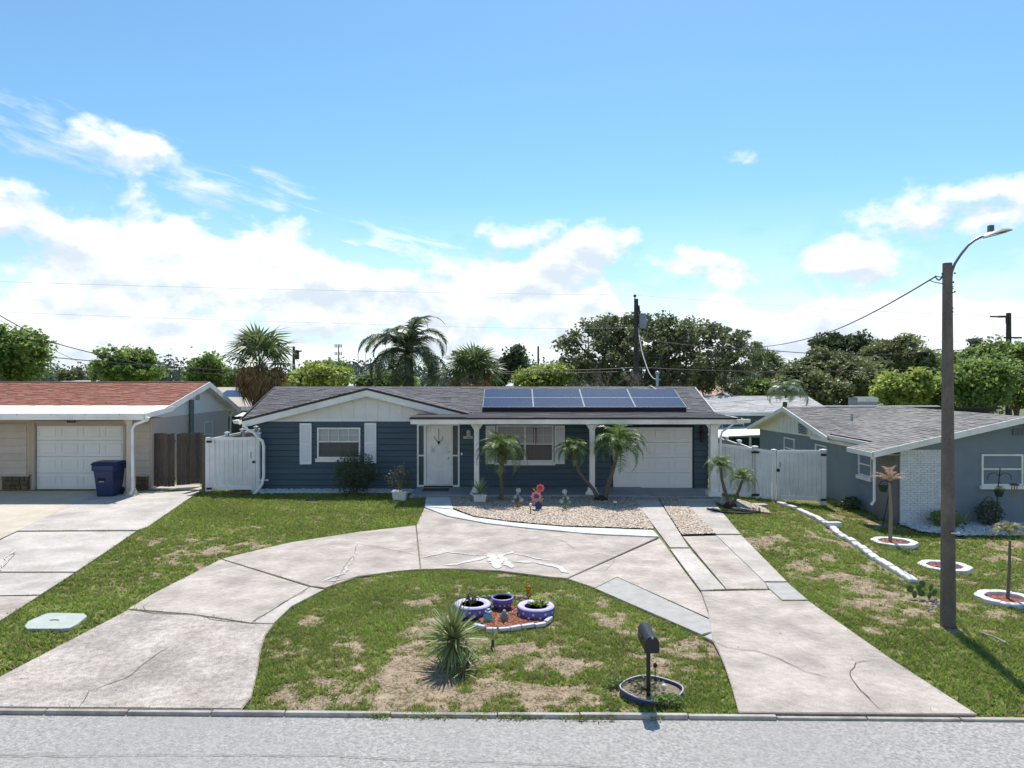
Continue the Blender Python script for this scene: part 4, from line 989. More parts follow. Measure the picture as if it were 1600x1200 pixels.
# rake boards front
part('rake_board', MB().prism([(10.48, 20.66, zc(10.48)+.02), (15.02, 20.66, zc(15.02)+.02), (15.02, 20.66, zc(15.02)-.16), (10.48, 20.66, zc(10.48)-.16)], (0, .04, 0)), white, RH)
part('rake_board', MB().prism([(15.02, 20.66, zc(15.02)+.02), (20, 20.66, zc(10.04)+.02), (20, 20.66, zc(10.04)-.16), (15.02, 20.66, zc(15.02)-.16)], (0, .04, 0)), white, RH)
part('soffit', MB().prism([(10.5, 20.7, zc(10.5)-.1), (15, 20.7, zc(15)-.1), (15, 21.1, zc(15)-.1), (10.5, 21.1, zc(10.5)-.1)], (0, 0, -.015)), offwhite, RH)
part('fascia', MB().box(10.44, 10.5, 20.66, 22.2, zc(10.5)-.14, zc(10.5)+.0), white, RH)
part('soffit', MB().box(10.5, 11.5, 21.1, 22.15, zc(10.5)-.13, zc(10.5)-.115), offwhite, RH)
part('fascia', MB().box(11.16, 11.22, 22.2, 25.2, 1.68, 1.80), white, RH)
part('soffit', MB().box(11.2, 11.5, 22.15, 25.2, 1.66, 1.68), offwhite, RH)
gutter_pipe(RH, [(10.62, 20.95, 1.52), (10.62, 20.95, 1.45), P(1366, 715, 21.0), P(1366, 782, 21.0), P(1361, 789, 21.0)], .04, white)
# side gable facing the blue house
GX = 11.1
part('gable_panel', MB().prism([(11.49, 25.1, 1.60), (11.49, 33.2, 1.42), (11.49, 29.1, 2.50)], (-.05, 0, 0)), offwhite, RH)
y = 25.6
while y < 33:
    zt = 1.66+(y-25.1)*.2125 if y < 29.1 else 2.5-(y-29.1)*.262
    if zt-.03 > 1.6: part('batten', MB().box(11.42, 11.439, y-.02, y+.02, 1.58, zt-.05), offwhite, RH)
    y += .4
part('gable_vent', MB().box(11.40, 11.438, 27.5, 28.3, 1.62, 2.12), M('louvre_white', (.5, .52, .54), rough=.7), RH)
for k in range(7): part('vent_slat', MB().prism([(11.40, 27.52, 1.65+k*.066), (11.40, 28.28, 1.65+k*.066), (11.36, 28.28, 1.63+k*.066), (11.36, 27.52, 1.63+k*.066)], (0, 0, .01)), M('louvre_slat', (.12, .16, .20), rough=.7), RH)
part('rake_board', MB().prism([(11.06, 25.0, 1.74), (11.06, 29.1, 2.62), (11.06, 29.1, 2.46), (11.06, 25.0, 1.58)], (.035, 0, 0)), white, RH)
part('rake_board', MB().prism([(11.06, 29.1, 2.62), (11.06, 33.4, 1.52), (11.06, 33.4, 1.36), (11.06, 29.1, 2.46)], (.035, 0, 0)), white, RH)
part('soffit', MB().prism([(11.1, 25.05, 1.62), (11.1, 29.1, 2.49), (11.48, 29.1, 2.49), (11.48, 25.05, 1.62)], (0, 0, -.01)), offwhite, RH)
part('soffit', MB().prism([(11.1, 29.1, 2.49), (11.1, 33.4, 1.4), (11.48, 33.4, 1.4), (11.48, 29.1, 2.49)], (0, 0, -.01)), offwhite, RH)
part('trim_band', MB().box(11.40, 11.47, 23.6, 27.2, 1.48, 1.60), white, RH)
for y0, y1 in ((28.9, 30.0), (26.0, 26.9)): window(RH, y0, y1, .45, 1.32, 11.5, 1, 1, ax='y', sgn=-1, sill=0)
part('vent_pipe', MB().tube([(13.0, 27.2, 2.1), (13.0, 27.2, 2.45)], .05, 8), MATS['galvanised'], RH); 
part('ridge_strip', MB().box(12.2, 17.5, 29.05, 29.3, 2.63, 2.66), white_clean, RH) 
# ================================================================== FENCES
vinyl = M('vinyl_fence', (.68, .70, .73), (.73, .75, .77), scale=1.5, rough=.45, col3=(.58, .58, .57), scale3=1.4)
def vpost(parent, x, y, z0, z1, w=.13, cap=True):
    o = part('post', MB().box(x-w/2, x+w/2, y-w/2, y+w/2, z0, z1), vinyl, parent, bevel=.008)
    if cap: part('post_cap', MB().lathe((x, y, z1), [(w*.80, 0), (w*.80, .02), (w*.1, .05)], 4).box(x-w*.62, x+w*.62, y-w*.62, y+w*.62, z1-.0, z1+.035), white_clean, o)
    return o
def vpanel(parent, a, b, za0, za1, zb0, zb1, n, th=.03):
    """tongue and groove panel from point a to b (x,y); bottoms/tops at both ends"""
    a = Vector((a[0], a[1], 0)); b = Vector((b[0], b[1], 0)); d = b-a; nrm = Vector((-d.y, d.x, 0)).normalized()*th
    for i in range(n):
        t0, t1 = i/n, (i+1)/n; g = .006/d.length
        p, q = a.lerp(b, t0+g), a.lerp(b, t1-g)
        f = lambda t, u, v: u+(v-u)*t
        part('plank', MB().prism([(p.x, p.y, f(t0, za0, zb0)+.12), (q.x, q.y, f(t1, za0, zb0)+.12), (q.x, q.y, f(t1, za1, zb1)-.08), (p.x, p.y, f(t0, za1, zb1)-.08)], nrm*.5), vinyl, parent)
    o = nrm*.9
    for s0, s1 in ((-.09, 0.0), (None, None)):
        if s0 is None: z = [(za0, zb0), (za0+.13, zb0+.13)]
        else: z = [(za1+s0, zb1+s0), (za1+s1, zb1+s1)]
        part('rail', MB().prism([(a.x-o.x*.6, a.y-o.y*.6, z[0][0]), (b.x-o.x*.6, b.y-o.y*.6, z[0][1]), (b.x-o.x*.6, b.y-o.y*.6, z[1][1]), (a.x-o.x*.6, a.y-o.y*.6, z[1][0])], nrm*2.0), white_clean, parent)
def hinge(parent, x, y, z, w=.20): part('hinge', MB().box(x-w/2, x+w/2, y-.03, y, z-.035, z+.035), dark_metal, parent, bevel=.004)
# left gate
o = E('vinyl_gate', (-9.4, 23.9, 0), 'white vinyl gate left of the navy house with black latch', 'gate')
vpost(o, -10.22, 23.9, 0, 1.82, cap=False); vpost(o, -8.53, 23.9, 0, 1.95, cap=True)
part('gate_stile', MB().box(-10.13, -10.0, 23.86, 23.94, .04, 1.80).box(-8.75, -8.61, 23.86, 23.94, .04, 1.84), vinyl, o)
vpanel(o, (-9.99, 23.93), (-8.76, 23.93), .06, 1.80, .06, 1.83, 8)
hinge(o, -10.15, 23.83, 1.68, .17); hinge(o, -10.15, 23.83, .11, .17)
part('latch', MB().tube([(-8.66, 23.86, 1.0), (-8.66, 23.78, 1.0)], .04, 10).box(-8.68, -8.60, 23.80, 23.83, .985, 1.015), dark_metal, o); part('pull_handle', MB().tube([(-8.74, 23.86, 1.32), (-8.74, 23.8, 1.30), (-8.74, 23.8, 1.16), (-8.74, 23.86, 1.14)], .008, 6), dark_metal, o)
o = E('vinyl_side_fence', (-10.25, 27, 0), 'white vinyl side fence running back behind the left gate', 'fence')
for k in range(5):
    y0, y1 = 24.05+k*1.45, 24.05+(k+1)*1.45
    vpanel(o, (-10.22, y0+.07), (-10.22, y1-.07), .02, 1.76, .02, 1.76, 9); vpost(o, -10.22, y1, 0, 1.84)
# right side fence + gates
o = E('vinyl_side_fence', (8.1, 27, -.2), 'white vinyl side fence with post caps running back beyond the right gate', 'fence')
for k in range(4):
    y0, y1 = 23.95+k*1.5, 23.95+(k+1)*1.5; zt = 1.50
    vpanel(o, (8.13, y0+.07), (8.13, y1-.07), -.2, zt-.05, -.2, zt-.02, 9); vpost(o, 8.13, y1, -.22, zt+.06)
o = E('vinyl_fence_panel', (7.5, 23.8, 0), 'white vinyl fence panel joining the garage column to the hinge post', 'fence')
vpost(o, 6.93, 23.75, -.05, 1.64, cap=False)
vpanel(o, (7.0, 23.8), (8.05, 23.8), -.08, 1.62, -.18, 1.47, 7)
hp = vpost(o, 8.13, 23.8, -.22, 1.50, w=.15)
hinge(o, 8.11, 23.7, 1.34, .26); hinge(o, 8.11, 23.7, -.08, .26); part('hinge_gap', MB().box(8.10, 8.115, 23.715, 23.724, -.15, 1.4), dark_metal, o)
vpanel(o, (8.22, 23.85), (8.74, 23.95), -.22, 1.45, -.28, 1.37, 4)
o = E('vinyl_gate', (9.6, 24, -.4), 'white vinyl gate with black hinges between the side fence and the grey blue house', 'gate')
g0 = vpost(o, 8.84, 24.0, -.36, 1.37, w=.12); part('gate_stile', MB().box(8.95, 9.06, 23.96, 24.04, -.3, 1.36).box(10.3, 10.41, 23.96, 24.04, -.36, 1.36), vinyl, o)
vpanel(o, (9.07, 24.02), (10.29, 24.02), -.28, 1.38, -.34, 1.37, 8)
part('gate_rod', MB().tube([(8.92, 23.9, -.42), (8.92, 23.9, 1.34)], .02, 6), white_clean, o)
vpost(o, 10.50, 24.0, -.5, 1.37, w=.16); hinge(o, 10.47, 23.9, 1.23, .18); hinge(o, 10.47, 23.9, -.28, .18)
part('latch', MB().ball((8.93, 23.85, .72), .06, n=8, m=6), dark_metal, o); part('pull_handle', MB().tube([(9.02, 23.95, .98), (9.02, 23.9, .96), (9.02, 23.9, .85), (9.02, 23.95, .83)], .01, 6), dark_metal, o)
# wooden gates left
wood_dark = M('weathered_wood', (.085, .068, .055), (.14, .115, .095), scale=9, rough=.9, bump=.5, bscale=40, stretch=(6, 6, .6), hue_obj=.22)
def picket_gate(x0, x1, y0, y1, z0, z1, lab, n):
    o = E('wooden_gate', ((x0+x1)/2, y0, 0), lab, 'gate', 'dark wooden gates beside the tan house')
    for i in range(n):
        t0, t1 = i/n, (i+1)/n; xa, xb = x0+(x1-x0)*t0+.006, x0+(x1-x0)*t1-.006; ya = y0+(y1-y0)*t0; yb = y0+(y1-y0)*t1; zt = z1+random.uniform(-.02, .02); zb = z0+random.uniform(0, .04)
        part('picket', MB().prism([(xa, ya, zb), (xb, yb, zb), (xb, yb, zt), (xa, ya, zt)], (0, .02, 0)), wood_dark, o)
    for z in (.3, 1.6): part('cross_rail', MB().prism([(x0, y0+.025, z), (x1, y1+.025, z), (x1, y1+.025, z+.09), (x0, y0+.025, z+.09)], (0, .04, 0)), wood_dark, o)
picket_gate(-12.52, -11.60, 24.5, 24.45, .06, 1.90, 'left leaf of dark weathered wooden gate against the tan house', 7)
picket_gate(-11.56, -10.78, 24.5, 24.9, .10, 1.90, 'right leaf of dark weathered wooden gate standing slightly open', 6)
o = part('gate_post', MB().box(-10.62, -10.44, 24.35, 24.45, 0, 1.88), wood_dark, None, loc=(-10.5, 24.4, 0)); tag(o, 'dark wooden post between the wooden gate and the white vinyl gate', 'gate post')
o = E('board_fence', (-10, 34, 0), 'tall dark board fence in the gap behind the two left houses', 'fence')
for i in range(40): part('fence_board', MB().box(-15.5+i*.2, -15.31+i*.2, 34, 34.03, 0, 1.95+random.uniform(-.015, .015)), M('dark_board', (.03, .035, .04), (.05, .05, .055), scale=5, rough=.9, hue_obj=.2), o)
# ================================================================== BACKGROUND HOUSES
def simple_house(name, lab, x0, x1, y0, y1, zb, zw, zr, wallm, roofm, ridge_y=None, ov=.4, fasc=None, shing=True, wins=(), hip=0.0, cat='house'):
    h = E(name, ((x0+x1)/2, y0, zb), lab, cat); ry = ridge_y or (y0+y1)/2
    part('wall', MB().box(x0, x1, y0, y1, zb, zw), wallm, h)
    f = [(x0-ov, y0-ov, zw), (x1+ov, y0-ov, zw), (x1+ov-hip, ry, zr), (x0-ov+hip, ry, zr)]
    if shing: shingles(f, (1, 0, 0), h, roofm, tab=.5, course=.25)
    else: part('roof_slope', MB().prism(f, (0, 0, .06)), roofm, h)
    part('roof_slope', MB().prism([(x0-ov+hip, ry, zr), (x1+ov-hip, ry, zr), (x1+ov, y1+ov, zw), (x0-ov, y1+ov, zw)], (0, 0, .05)), roofm, h)
    for xx, d in ((x0, -.02), (x1, .02)):
        if hip: part('roof_hip', MB().prism([(xx+math.copysign(ov, d), y0-ov, zw), (xx+math.copysign(ov, d), y1+ov, zw), (xx+math.copysign(ov-hip, d), ry, zr)], (0, 0, .05)), roofm, h)
        else: part('gable_wall', MB().prism([(xx, y0, zw), (xx, y1, zw), (xx, ry, zr-.1)], (d, 0, 0)), wallm, h)
    part('fascia', MB().box(x0-ov, x1+ov, y0-ov-.06, y0-ov, zw-.16, zw+.03), fasc or white, h)
    for (a, b, c, d) in wins: window(h, a, b, c, d, y0, 1, 1, sill=0, blinds=False)
    return h
pale_roof = M('pale_shingle', (.4, .4, .4), island=[(.38, .38, .38), (.50, .50, .50), (.44, .44, .45), (.33, .34, .35)], rough=.9)
# right rear house: pale roof, teal wall, white awning
h = simple_house('pale_roof_house', 'pale shingle roofed house with blue green wall behind the white fence', 9.2, 16.6, 38, 44, -.7, 1.95, 2.72, M('teal_wall', (.13, .19, .20), rough=.8), pale_roof, wins=((11.2, 12.4, .6, 1.45), (13.0, 14.0, .6, 1.5)), ov=.45)
part('white_wall', MB().box(9.3, 14.6, 37.6, 37.9, -.7, .95), M('pale_blue_wall', (.42, .50, .56), rough=.7), h)
part('awning', MB().prism([(10.2, 35.4, .82), (13.2, 35.4, .95), (13.2, 37.6, 1.2), (10.2, 37.6, 1.1)], (0, 0, .05)), white, h)
part('screen', MB().box(10.5, 13.2, 35.6, 35.66, -.7, .80), M('screen_dark', (.02, .03, .035), rough=.8), h)
for x in (10.5, 11.9, 13.15): part('screen_post', MB().box(x-.05, x+.05, 35.5, 35.58, -.7, .83), white, h)
simple_house('pink_roof_house', 'low house with pale pink roof glimpsed below the big oak', 17.0, 22.5, 62, 68, -.7, 2.0, 3.0, M('wall_grey_green', (.3, .32, .3), rough=.8), M('pink_shingle', (.5, .33, .28), island=[(.42, .27, .23), (.56, .38, .33), (.5, .34, .30)], rough=.9), ov=.4)
simple_house('grey_gable_house', 'far grey gable roofed house between the oak and the silver palm', 17.2, 25, 54, 60, -.7, 2.0, 2.55, M('wall_pale_grey', (.35, .36, .38), rough=.8), M('grey_roof', (.25, .25, .26), rough=.9), ov=.4, shing=False)
simple_house('rear_grey_house', 'small grey block wall house rising behind the right roof ridge', 17.5, 18.5, 36, 37, -.7, 2.74, 2.76, M('block_grey', (.36, .37, .40), rough=.9), M('grey_roof2', (.25, .25, .26), rough=.9), ov=.02, shing=False)
h = simple_house('solar_roof_house', 'rear house with solar panels on its pale roof seen between the left houses', -17.5, -9.0, 39.5, 47, -.2, 2.15, 3.15, M('wall_cool', (.30, .36, .37), rough=.8), M('beige_roof', (.45, .40, .34), rough=.9), ov=.4, shing=False)
for i in range(5):
    for j in range(2):
        y = 39.6+j*1.5; z = 2.25+j*.4; o = E('solar_module', (-17+i*1.75, y, z), 'solar panel %s of the %s row on the rear roof between the houses' % (('farthest left', 'second', 'third', 'fourth', 'farthest right')[i], ('near', 'far')[j]), 'solar panel', 'solar panels on the rear roof'); o.rotation_euler = (.235, 0, 0)
        part('cell_sheet', MB().box(0, 1.7, 0, 1.4, .02, .05), MATS['solar_cells'], o, local=True); part('panel_frame', MB().box(0, 1.7, -.03, 0, 0, .06).box(0, 1.7, 1.4, 1.43, 0, .06).box(-.03, 0, 0, 1.4, 0, .06), MATS['aluminium'], o, local=True)
part('white_lean_to', MB().prism([(-14.6, 36.8, 1.62), (-8, 36.8, 1.62), (-8, 38.6, 1.85), (-14.6, 38.6, 1.85)], (0, 0, .06)), white, h)
for (n_, lab, a, b, y, zt, rz) in (('distant_house', 'far low white roofed house beyond the red roof at left', 78, 128, 90, 3.0, 3.25), ('distant_house', 'far low white house behind the fan of the queen palm', 543, 600, 100, 2.5, 3.0), ('distant_house', 'far white gabled house between the two small rear trees', 794, 816, 90, 2.6, 3.3)):
    xa, xb = (a-800)/F*y, (b-800)/F*y
    simple_house(n_, lab, xa, xb, y, y+8, -.7, zt, rz, M('far_white', (.5, .5, .5), rough=.8), M('far_roof', (.5, .5, .5), rough=.8), ov=.3, shing=False, wins=((xa+.6, xa+1.6, 1, 2),))
# ================================================================== TREES
def leafmat(name, cols, tr=.35, rough=.5): return M(name, cols[0], island=[tuple(v*1.5 for v in c) for c in cols], col2=tuple(v*1.75 for v in cols[2]), scale=.55, lo=.46, hi=.72, detail=3, rough=rough, trans=tr, spec=.45)
oak_leaf = leafmat('oak_leaves', [(.035, .048, .022), (.075, .095, .042), (.13, .155, .075), (.045, .060, .028)], .28)
green_leaf = leafmat('green_leaves', [(.035, .070, .016), (.08, .14, .032), (.15, .21, .06), (.05, .095, .024)], .42)
yellow_leaf = leafmat('yellow_green_leaves', [(.065, .105, .018), (.14, .19, .04), (.22, .27, .07), (.09, .14, .026)], .45)
olive_leaf = leafmat('olive_leaves', [(.045, .060, .022), (.08, .10, .04), (.13, .15, .065)], .34)
dark_leaf = leafmat('dark_leaves', [(.014, .024, .012), (.032, .05, .02), (.06, .085, .035)], .25)
bark = M('bark', (.10, .085, .07), (.17, .145, .12), scale=6, rough=.95, bump=.8, bscale=20)
def leaf_quads(cent, size, rs, asp=.6, up=.4):
    n = len(cent); a = rs.normal(0, 1, (n, 3)); a[:, 2] *= .7; a /= np.linalg.norm(a, axis=1, keepdims=True)
    b = rs.normal(0, 1, (n, 3)); b = np.cross(a, b); b /= np.linalg.norm(b, axis=1, keepdims=True)
    s = size*rs.uniform(.6, 1.3, (n, 1))
    V = np.stack([cent-a*s*.5, cent+b*s*asp*.5, cent+a*s*.5, cent-b*s*asp*.5], 1); return V
def tree(name, lab, base, blobs, nclump, nleaf, size, mat, cat='tree', group=None, cr=.55, trunk_r=.2, seed=0, limbs=6, limb_vis=1.0, asp=.6, fill=.45):
    """blobs: crown ellipsoids (cx,cy,cz,rx,ry,rz) in world coordinates"""
    rs = np.random.RandomState(seed+len(name)*7); t = E(name, base, lab, cat, group); base = Vector(base)
    vol = np.array([b[3]*b[4]*b[5] for b in blobs]); pr = vol**.75; pr /= pr.sum()
    cc = []
    for k in range(nclump):
        b = blobs[rs.choice(len(blobs), p=pr)]; d = rs.normal(0, 1, 3); d /= np.linalg.norm(d)
        r = rs.uniform(fill, 1.0)**.6
        if d[2] < -.55: r *= .8
        elif rs.rand() < .16: r *= rs.uniform(1.05, 1.28)
        cc.append([b[0]+d[0]*b[3]*r, b[1]+d[1]*b[4]*r, b[2]+d[2]*b[5]*r])
    cc = np.array(cc); cs = cr*rs.uniform(.45, 1.45, nclump)
    idx = np.repeat(np.arange(nclump), nleaf)
    off = rs.normal(0, 1, (len(idx), 3)); off /= np.maximum(1e-6, np.linalg.norm(off, axis=1, keepdims=True)); off *= rs.uniform(0, 1, (len(idx), 1))**.5
    cent = cc[idx]+off*cs[idx, None]*np.array([1, 1, .72]); V = leaf_quads(cent, size, rs, asp)
    V = V-np.array(base)[None, None]
    o = np_mesh('crown', V, 4, mat, parent=t)
    mb = MB(); main = blobs[int(np.argmax(vol))]
    top = Vector((main[0], main[1], main[2]-main[5]*.2)); mid = base.lerp(top, .5)+Vector((rs.uniform(-.3, .3), rs.uniform(-.3, .3), 0))
    mb.tube([base, base.lerp(mid, .5), mid, top], [trunk_r*1.2, trunk_r, trunk_r*.8, trunk_r*.45], 8)
    for k in range(limbs):
        c = Vector(cc[rs.randint(nclump)]); s = mid.lerp(top, rs.uniform(0, .8)); m1 = s.lerp(c, .5)+Vector((rs.uniform(-.4, .4), rs.uniform(-.4, .4), rs.uniform(-.1, .5)))*limb_vis
        mb.tube([s, m1, c], [trunk_r*.42, trunk_r*.28, trunk_r*.08], 5)
        for j in range(3):
            c2 = Vector(cc[rs.randint(nclump)]); 
            if (c2-c).length < main[3]*1.2: mb.tube([m1, m1.lerp(c2, .55)+Vector((0, 0, .2)), c2], [trunk_r*.2, trunk_r*.12, .015], 4)
    part('trunk', mb, bark, t); return t
def TR(name, lab, px, ytop, ybot, wpx, Y, mat, nclump, nleaf, size, sub=3, seed=1, trunk_r=.18, group=None, gz=-.6, **kw):
    """crown seen at px spanning ytop..ybot and wpx wide, standing at distance Y"""
    rs = random.Random(seed*13+px); s = Y/F; cx = (px-800)*s; zt = EZ-(ytop-HZ)*s; zb = EZ-(ybot-HZ)*s; rz = (zt-zb)/2; rx = wpx*s/2
    bl = [(cx+rs.uniform(-.1, .1)*rx, Y, (zt+zb)/2-rz*.12, rx*.66, rx*.7, rz*.70)]; sub = sub+4
    for k in range(sub):
        a = -1+2*(k+rs.uniform(.2, .8))/sub; bl.append((cx+a*rx*.74, Y+rs.uniform(-.5, .5)*rx, (zt+zb)/2+rs.uniform(-.1, .78)*rz*(1-abs(a)**2*.75), rx*rs.uniform(.2, .36), rx*.36, rz*rs.uniform(.2, .36)))
    return tree(name, lab, (cx, Y, gz), bl, nclump, nleaf, size, mat, seed=seed, trunk_r=trunk_r, group=group, **kw)
bt = 'trees behind the houses'
# big oak with visible limbs
s = 44/F
def pt(px, py, Y): return ((px-800)/F*Y, Y, EZ-(py-HZ)/F*Y)
ob = []
for px, py, rx, ry in ((930, 545, 58, 45), (905, 590, 38, 42), (985, 540, 60, 46), (1035, 530, 50, 38), (1075, 545, 50, 40), (1120, 540, 52, 34), (1150, 560, 38, 32), (1000, 585, 70, 36), (1090, 590, 60, 32), (1140, 595, 40, 30), (960, 520, 40, 24), (1170, 545, 18, 14), (1020, 512, 34, 16)):
    p = pt(px, py, 46); ob.append((p[0], 46+random.uniform(-2, 2), p[2], rx*46/F, rx*46/F*.9, ry*46/F))
tree('oak_tree', 'big spreading dark oak behind the solar panel roof', (8.5, 46, -.6), ob, 620, 62, .24, oak_leaf, cr=.50, trunk_r=.38, seed=3, limbs=26, asp=.55, fill=.5)
TR('shade_tree', 'full bright green tree at the left edge behind the red roof', 22, 498, 615, 135, 42, green_leaf, 260, 55, .27, seed=2)
TR('shade_tree', 'rounded dark green tree above the middle of the red roof', 193, 543, 615, 135, 60, green_leaf, 240, 50, .32, seed=5)
TR('shade_tree', 'small blurry tree in the gap between the two left trees', 112, 576, 612, 60, 95, olive_leaf, 60, 40, .4, seed=6)
TR('shade_tree', 'green tree behind the left cabbage palm', 335, 553, 625, 95, 52, green_leaf, 170, 50, .3, seed=7)
TR('shade_tree', 'yellow green bushy tree between the cabbage palm and the queen palm', 497, 563, 625, 120, 50, yellow_leaf, 220, 50, .28, seed=8)
TR('shade_tree', 'slim green tree at the right of the yellow green one', 528, 560, 615, 60, 62, green_leaf, 80, 50, .3, seed=9)
TR('shade_tree', 'low green shrub tree under the queen palm', 600, 580, 625, 100, 45, green_leaf, 130, 45, .28, seed=10)
TR('shade_tree', 'tall thin crowned tree above the orange tinged fan palm', 738, 536, 610, 60, 62, dark_leaf, 80, 40, .34, seed=11, limbs=12)
TR('shade_tree', 'dark green tree between the fan palm and the slender tree', 775, 555, 612, 50, 58, dark_leaf, 90, 45, .3, seed=12)
TR('shade_tree', 'slender open tree left of the bright green bush', 806, 541, 600, 40, 55, dark_leaf, 60, 40, .28, seed=13, limbs=12)
TR('shade_tree', 'bright green bush tree at the left foot of the big oak', 850, 562, 625, 95, 44, yellow_leaf, 160, 50, .26, seed=14)
TR('shade_tree', 'tall round topped dark tree above the right treeline', 1318, 510, 580, 112, 66, dark_leaf, 190, 42, .36, seed=15, limbs=14, sub=5)
TR('shade_tree', 'broad dull green tree behind the white ridge strip', 1320, 538, 640, 190, 47, olive_leaf, 420, 60, .26, seed=16, limbs=10, sub=6)
TR('shade_tree', 'leafy olive tree left of the street lamp', 1400, 526, 635, 110, 52, olive_leaf, 240, 55, .27, seed=17, limbs=12)
TR('shade_tree', 'low olive green tree beside the silver palm', 1262, 575, 650, 110, 44, olive_leaf, 200, 55, .25, seed=18)
TR('shade_tree', 'small bright green tree beyond the right roof ridge left of the lamp', 1408, 572, 650, 90, 38, yellow_leaf, 210, 50, .24, seed=19)
TR('shade_tree', 'light green bush beyond the ridge just behind the lamp pole', 1470, 592, 650, 100, 40, green_leaf, 200, 50, .24, seed=20)
TR('shade_tree', 'dark treetop peeping behind the lamp pole', 1480, 546, 610, 110, 75, dark_leaf, 150, 42, .36, seed=21)
TR('shade_tree', 'large bright green tree at the right edge', 1590, 530, 650, 160, 40, green_leaf, 380, 55, .26, seed=22)
TR('shade_tree', 'green tree in front of the far utility pole at right', 1540, 560, 655, 95, 36, green_leaf, 260, 50, .22, seed=23)
TR('shade_tree', 'bushy green tree under the silver sky gap at centre right', 1190, 585, 650, 70, 50, green_leaf, 150, 50, .26, seed=24)
TR('conifer_tree', 'small pointed dark conifer at the upper right', 1530, 524, 570, 24, 70, dark_leaf, 45, 40, .34, seed=25, sub=1)
TR('shade_tree', 'tall full green tree rising behind the right rooftop left of the lamp', 1440, 535, 640, 120, 56, green_leaf, 260, 50, .28, seed=31)
TR('shade_tree', 'mid green tree filling the gap right of the lamp pole', 1520, 545, 640, 110, 50, green_leaf, 240, 50, .27, seed=32)
TR('shade_tree', 'dull green tree between the oak and the silvery palm', 1225, 572, 640, 80, 62, olive_leaf, 150, 46, .3, seed=33)
# far wood
rs = np.random.RandomState(5); cs = []
for k in range(5200):
    x = rs.uniform(-260, 260); y = rs.uniform(190, 260); cs.append((x, y, (5.6+1.6*math.sin(x*.11)+1.0*math.sin(x*.37))*rs.beta(1.6, 1.2)))
cs = np.repeat(np.array(cs), 16, 0)+rs.normal(0, 1.3, (5200*16, 3)); o = np_mesh('far_trees', leaf_quads(cs, 1.0, rs), 4, M('far_foliage_haze', (.06, .09, .07), island=[(.045, .075, .06), (.08, .115, .085), (.06, .09, .075)], rough=.9, trans=.2), kind='stuff'); o['label'] = 'distant line of trees along the horizon'  # distance haze is mixed into the bluish leaf colours
# near bush at window and shrubs
def bush(name, lab, x, y, z, rx, rz, n, size, mat, seed, cat='shrub', ry=None, group=None):
    t = E(name, (x, y, z), lab, cat, group); rs = np.random.RandomState(seed); ry = ry or rx; n = int(n)
    d = rs.normal(0, 1, (n, 3)); d /= np.linalg.norm(d, axis=1, keepdims=True); r = rs.uniform(.25, 1, (n, 1))**.5
    r *= 1+.18*np.sin(d[:, :1]*5+seed)*np.cos(d[:, 1:2]*4+d[:, 2:]*6)
    c = d*r*np.array([rx, ry, rz])+np.array([0, 0, rz*1.02]); np_mesh('foliage', leaf_quads(c, size, rs, .5), 4, mat, parent=t)
    mb = MB()
    for k in range(5): a = k*1.3; mb.tube([(0, 0, 0), (rx*.3*math.cos(a), ry*.3*math.sin(a), rz*.7), (rx*.6*math.cos(a), ry*.6*math.sin(a), rz*1.4)], [.02, .014, .006], 4)
    part('stem', mb, bark, t, local=True); return t
bush('window_bush', 'dark rounded bush under the left window of the navy house', -5.15, 23.35, 0, .78, .70, 3600, .075, dark_leaf, 4, ry=.6)
bush('low_shrub', 'dark low shrub at the foot of the grey blue side wall', 11.1, 23.3, -.5, .35, .22, 400, .10, dark_leaf, 5)
bush('low_shrub', 'green clumping shrub beside the white brick panel', 12.55, 20.6, -.5, .42, .25, 700, .11, green_leaf, 6)
bush('vine_shrub', 'dark climbing shrub under the hanging baskets at the right edge', 13.9, 20.7, -.5, .35, .40, 700, .09, dark_leaf, 8)
# bare shrub behind roof
t = E('bare_shrub', (6, 40, 0), 'leafless grey shrub in front of the big oak behind the roof', 'shrub'); mb = MB(); rr = random.Random(4)
def twig(p, d, l, r, dep):
    q = p+d*l; mb.tube([p, p.lerp(q, .5)+Vector((rr.uniform(-.1, .1), rr.uniform(-.1, .1), .05))*l, q], [r, r*.8, r*.6], 4, caps=False)
    if dep:
        for k in range(3): twig(q, (d+Vector((rr.uniform(-.7, .7), rr.uniform(-.7, .7), rr.uniform(-.25, .35)))).normalized(), l*rr.uniform(.6, .85), r*.58, dep-1)
for k in range(8):
    a = -2.9+k*.83; twig(Vector((6.0+.5*math.cos(a), 38, 1.6)), Vector((math.cos(a)*1.2, math.sin(a)*.6, rr.uniform(.5, .9))).normalized(), 1.0, .04, 4)
part('branches', mb, M('dead_twigs', (.26, .22, .19), rough=.9), t)
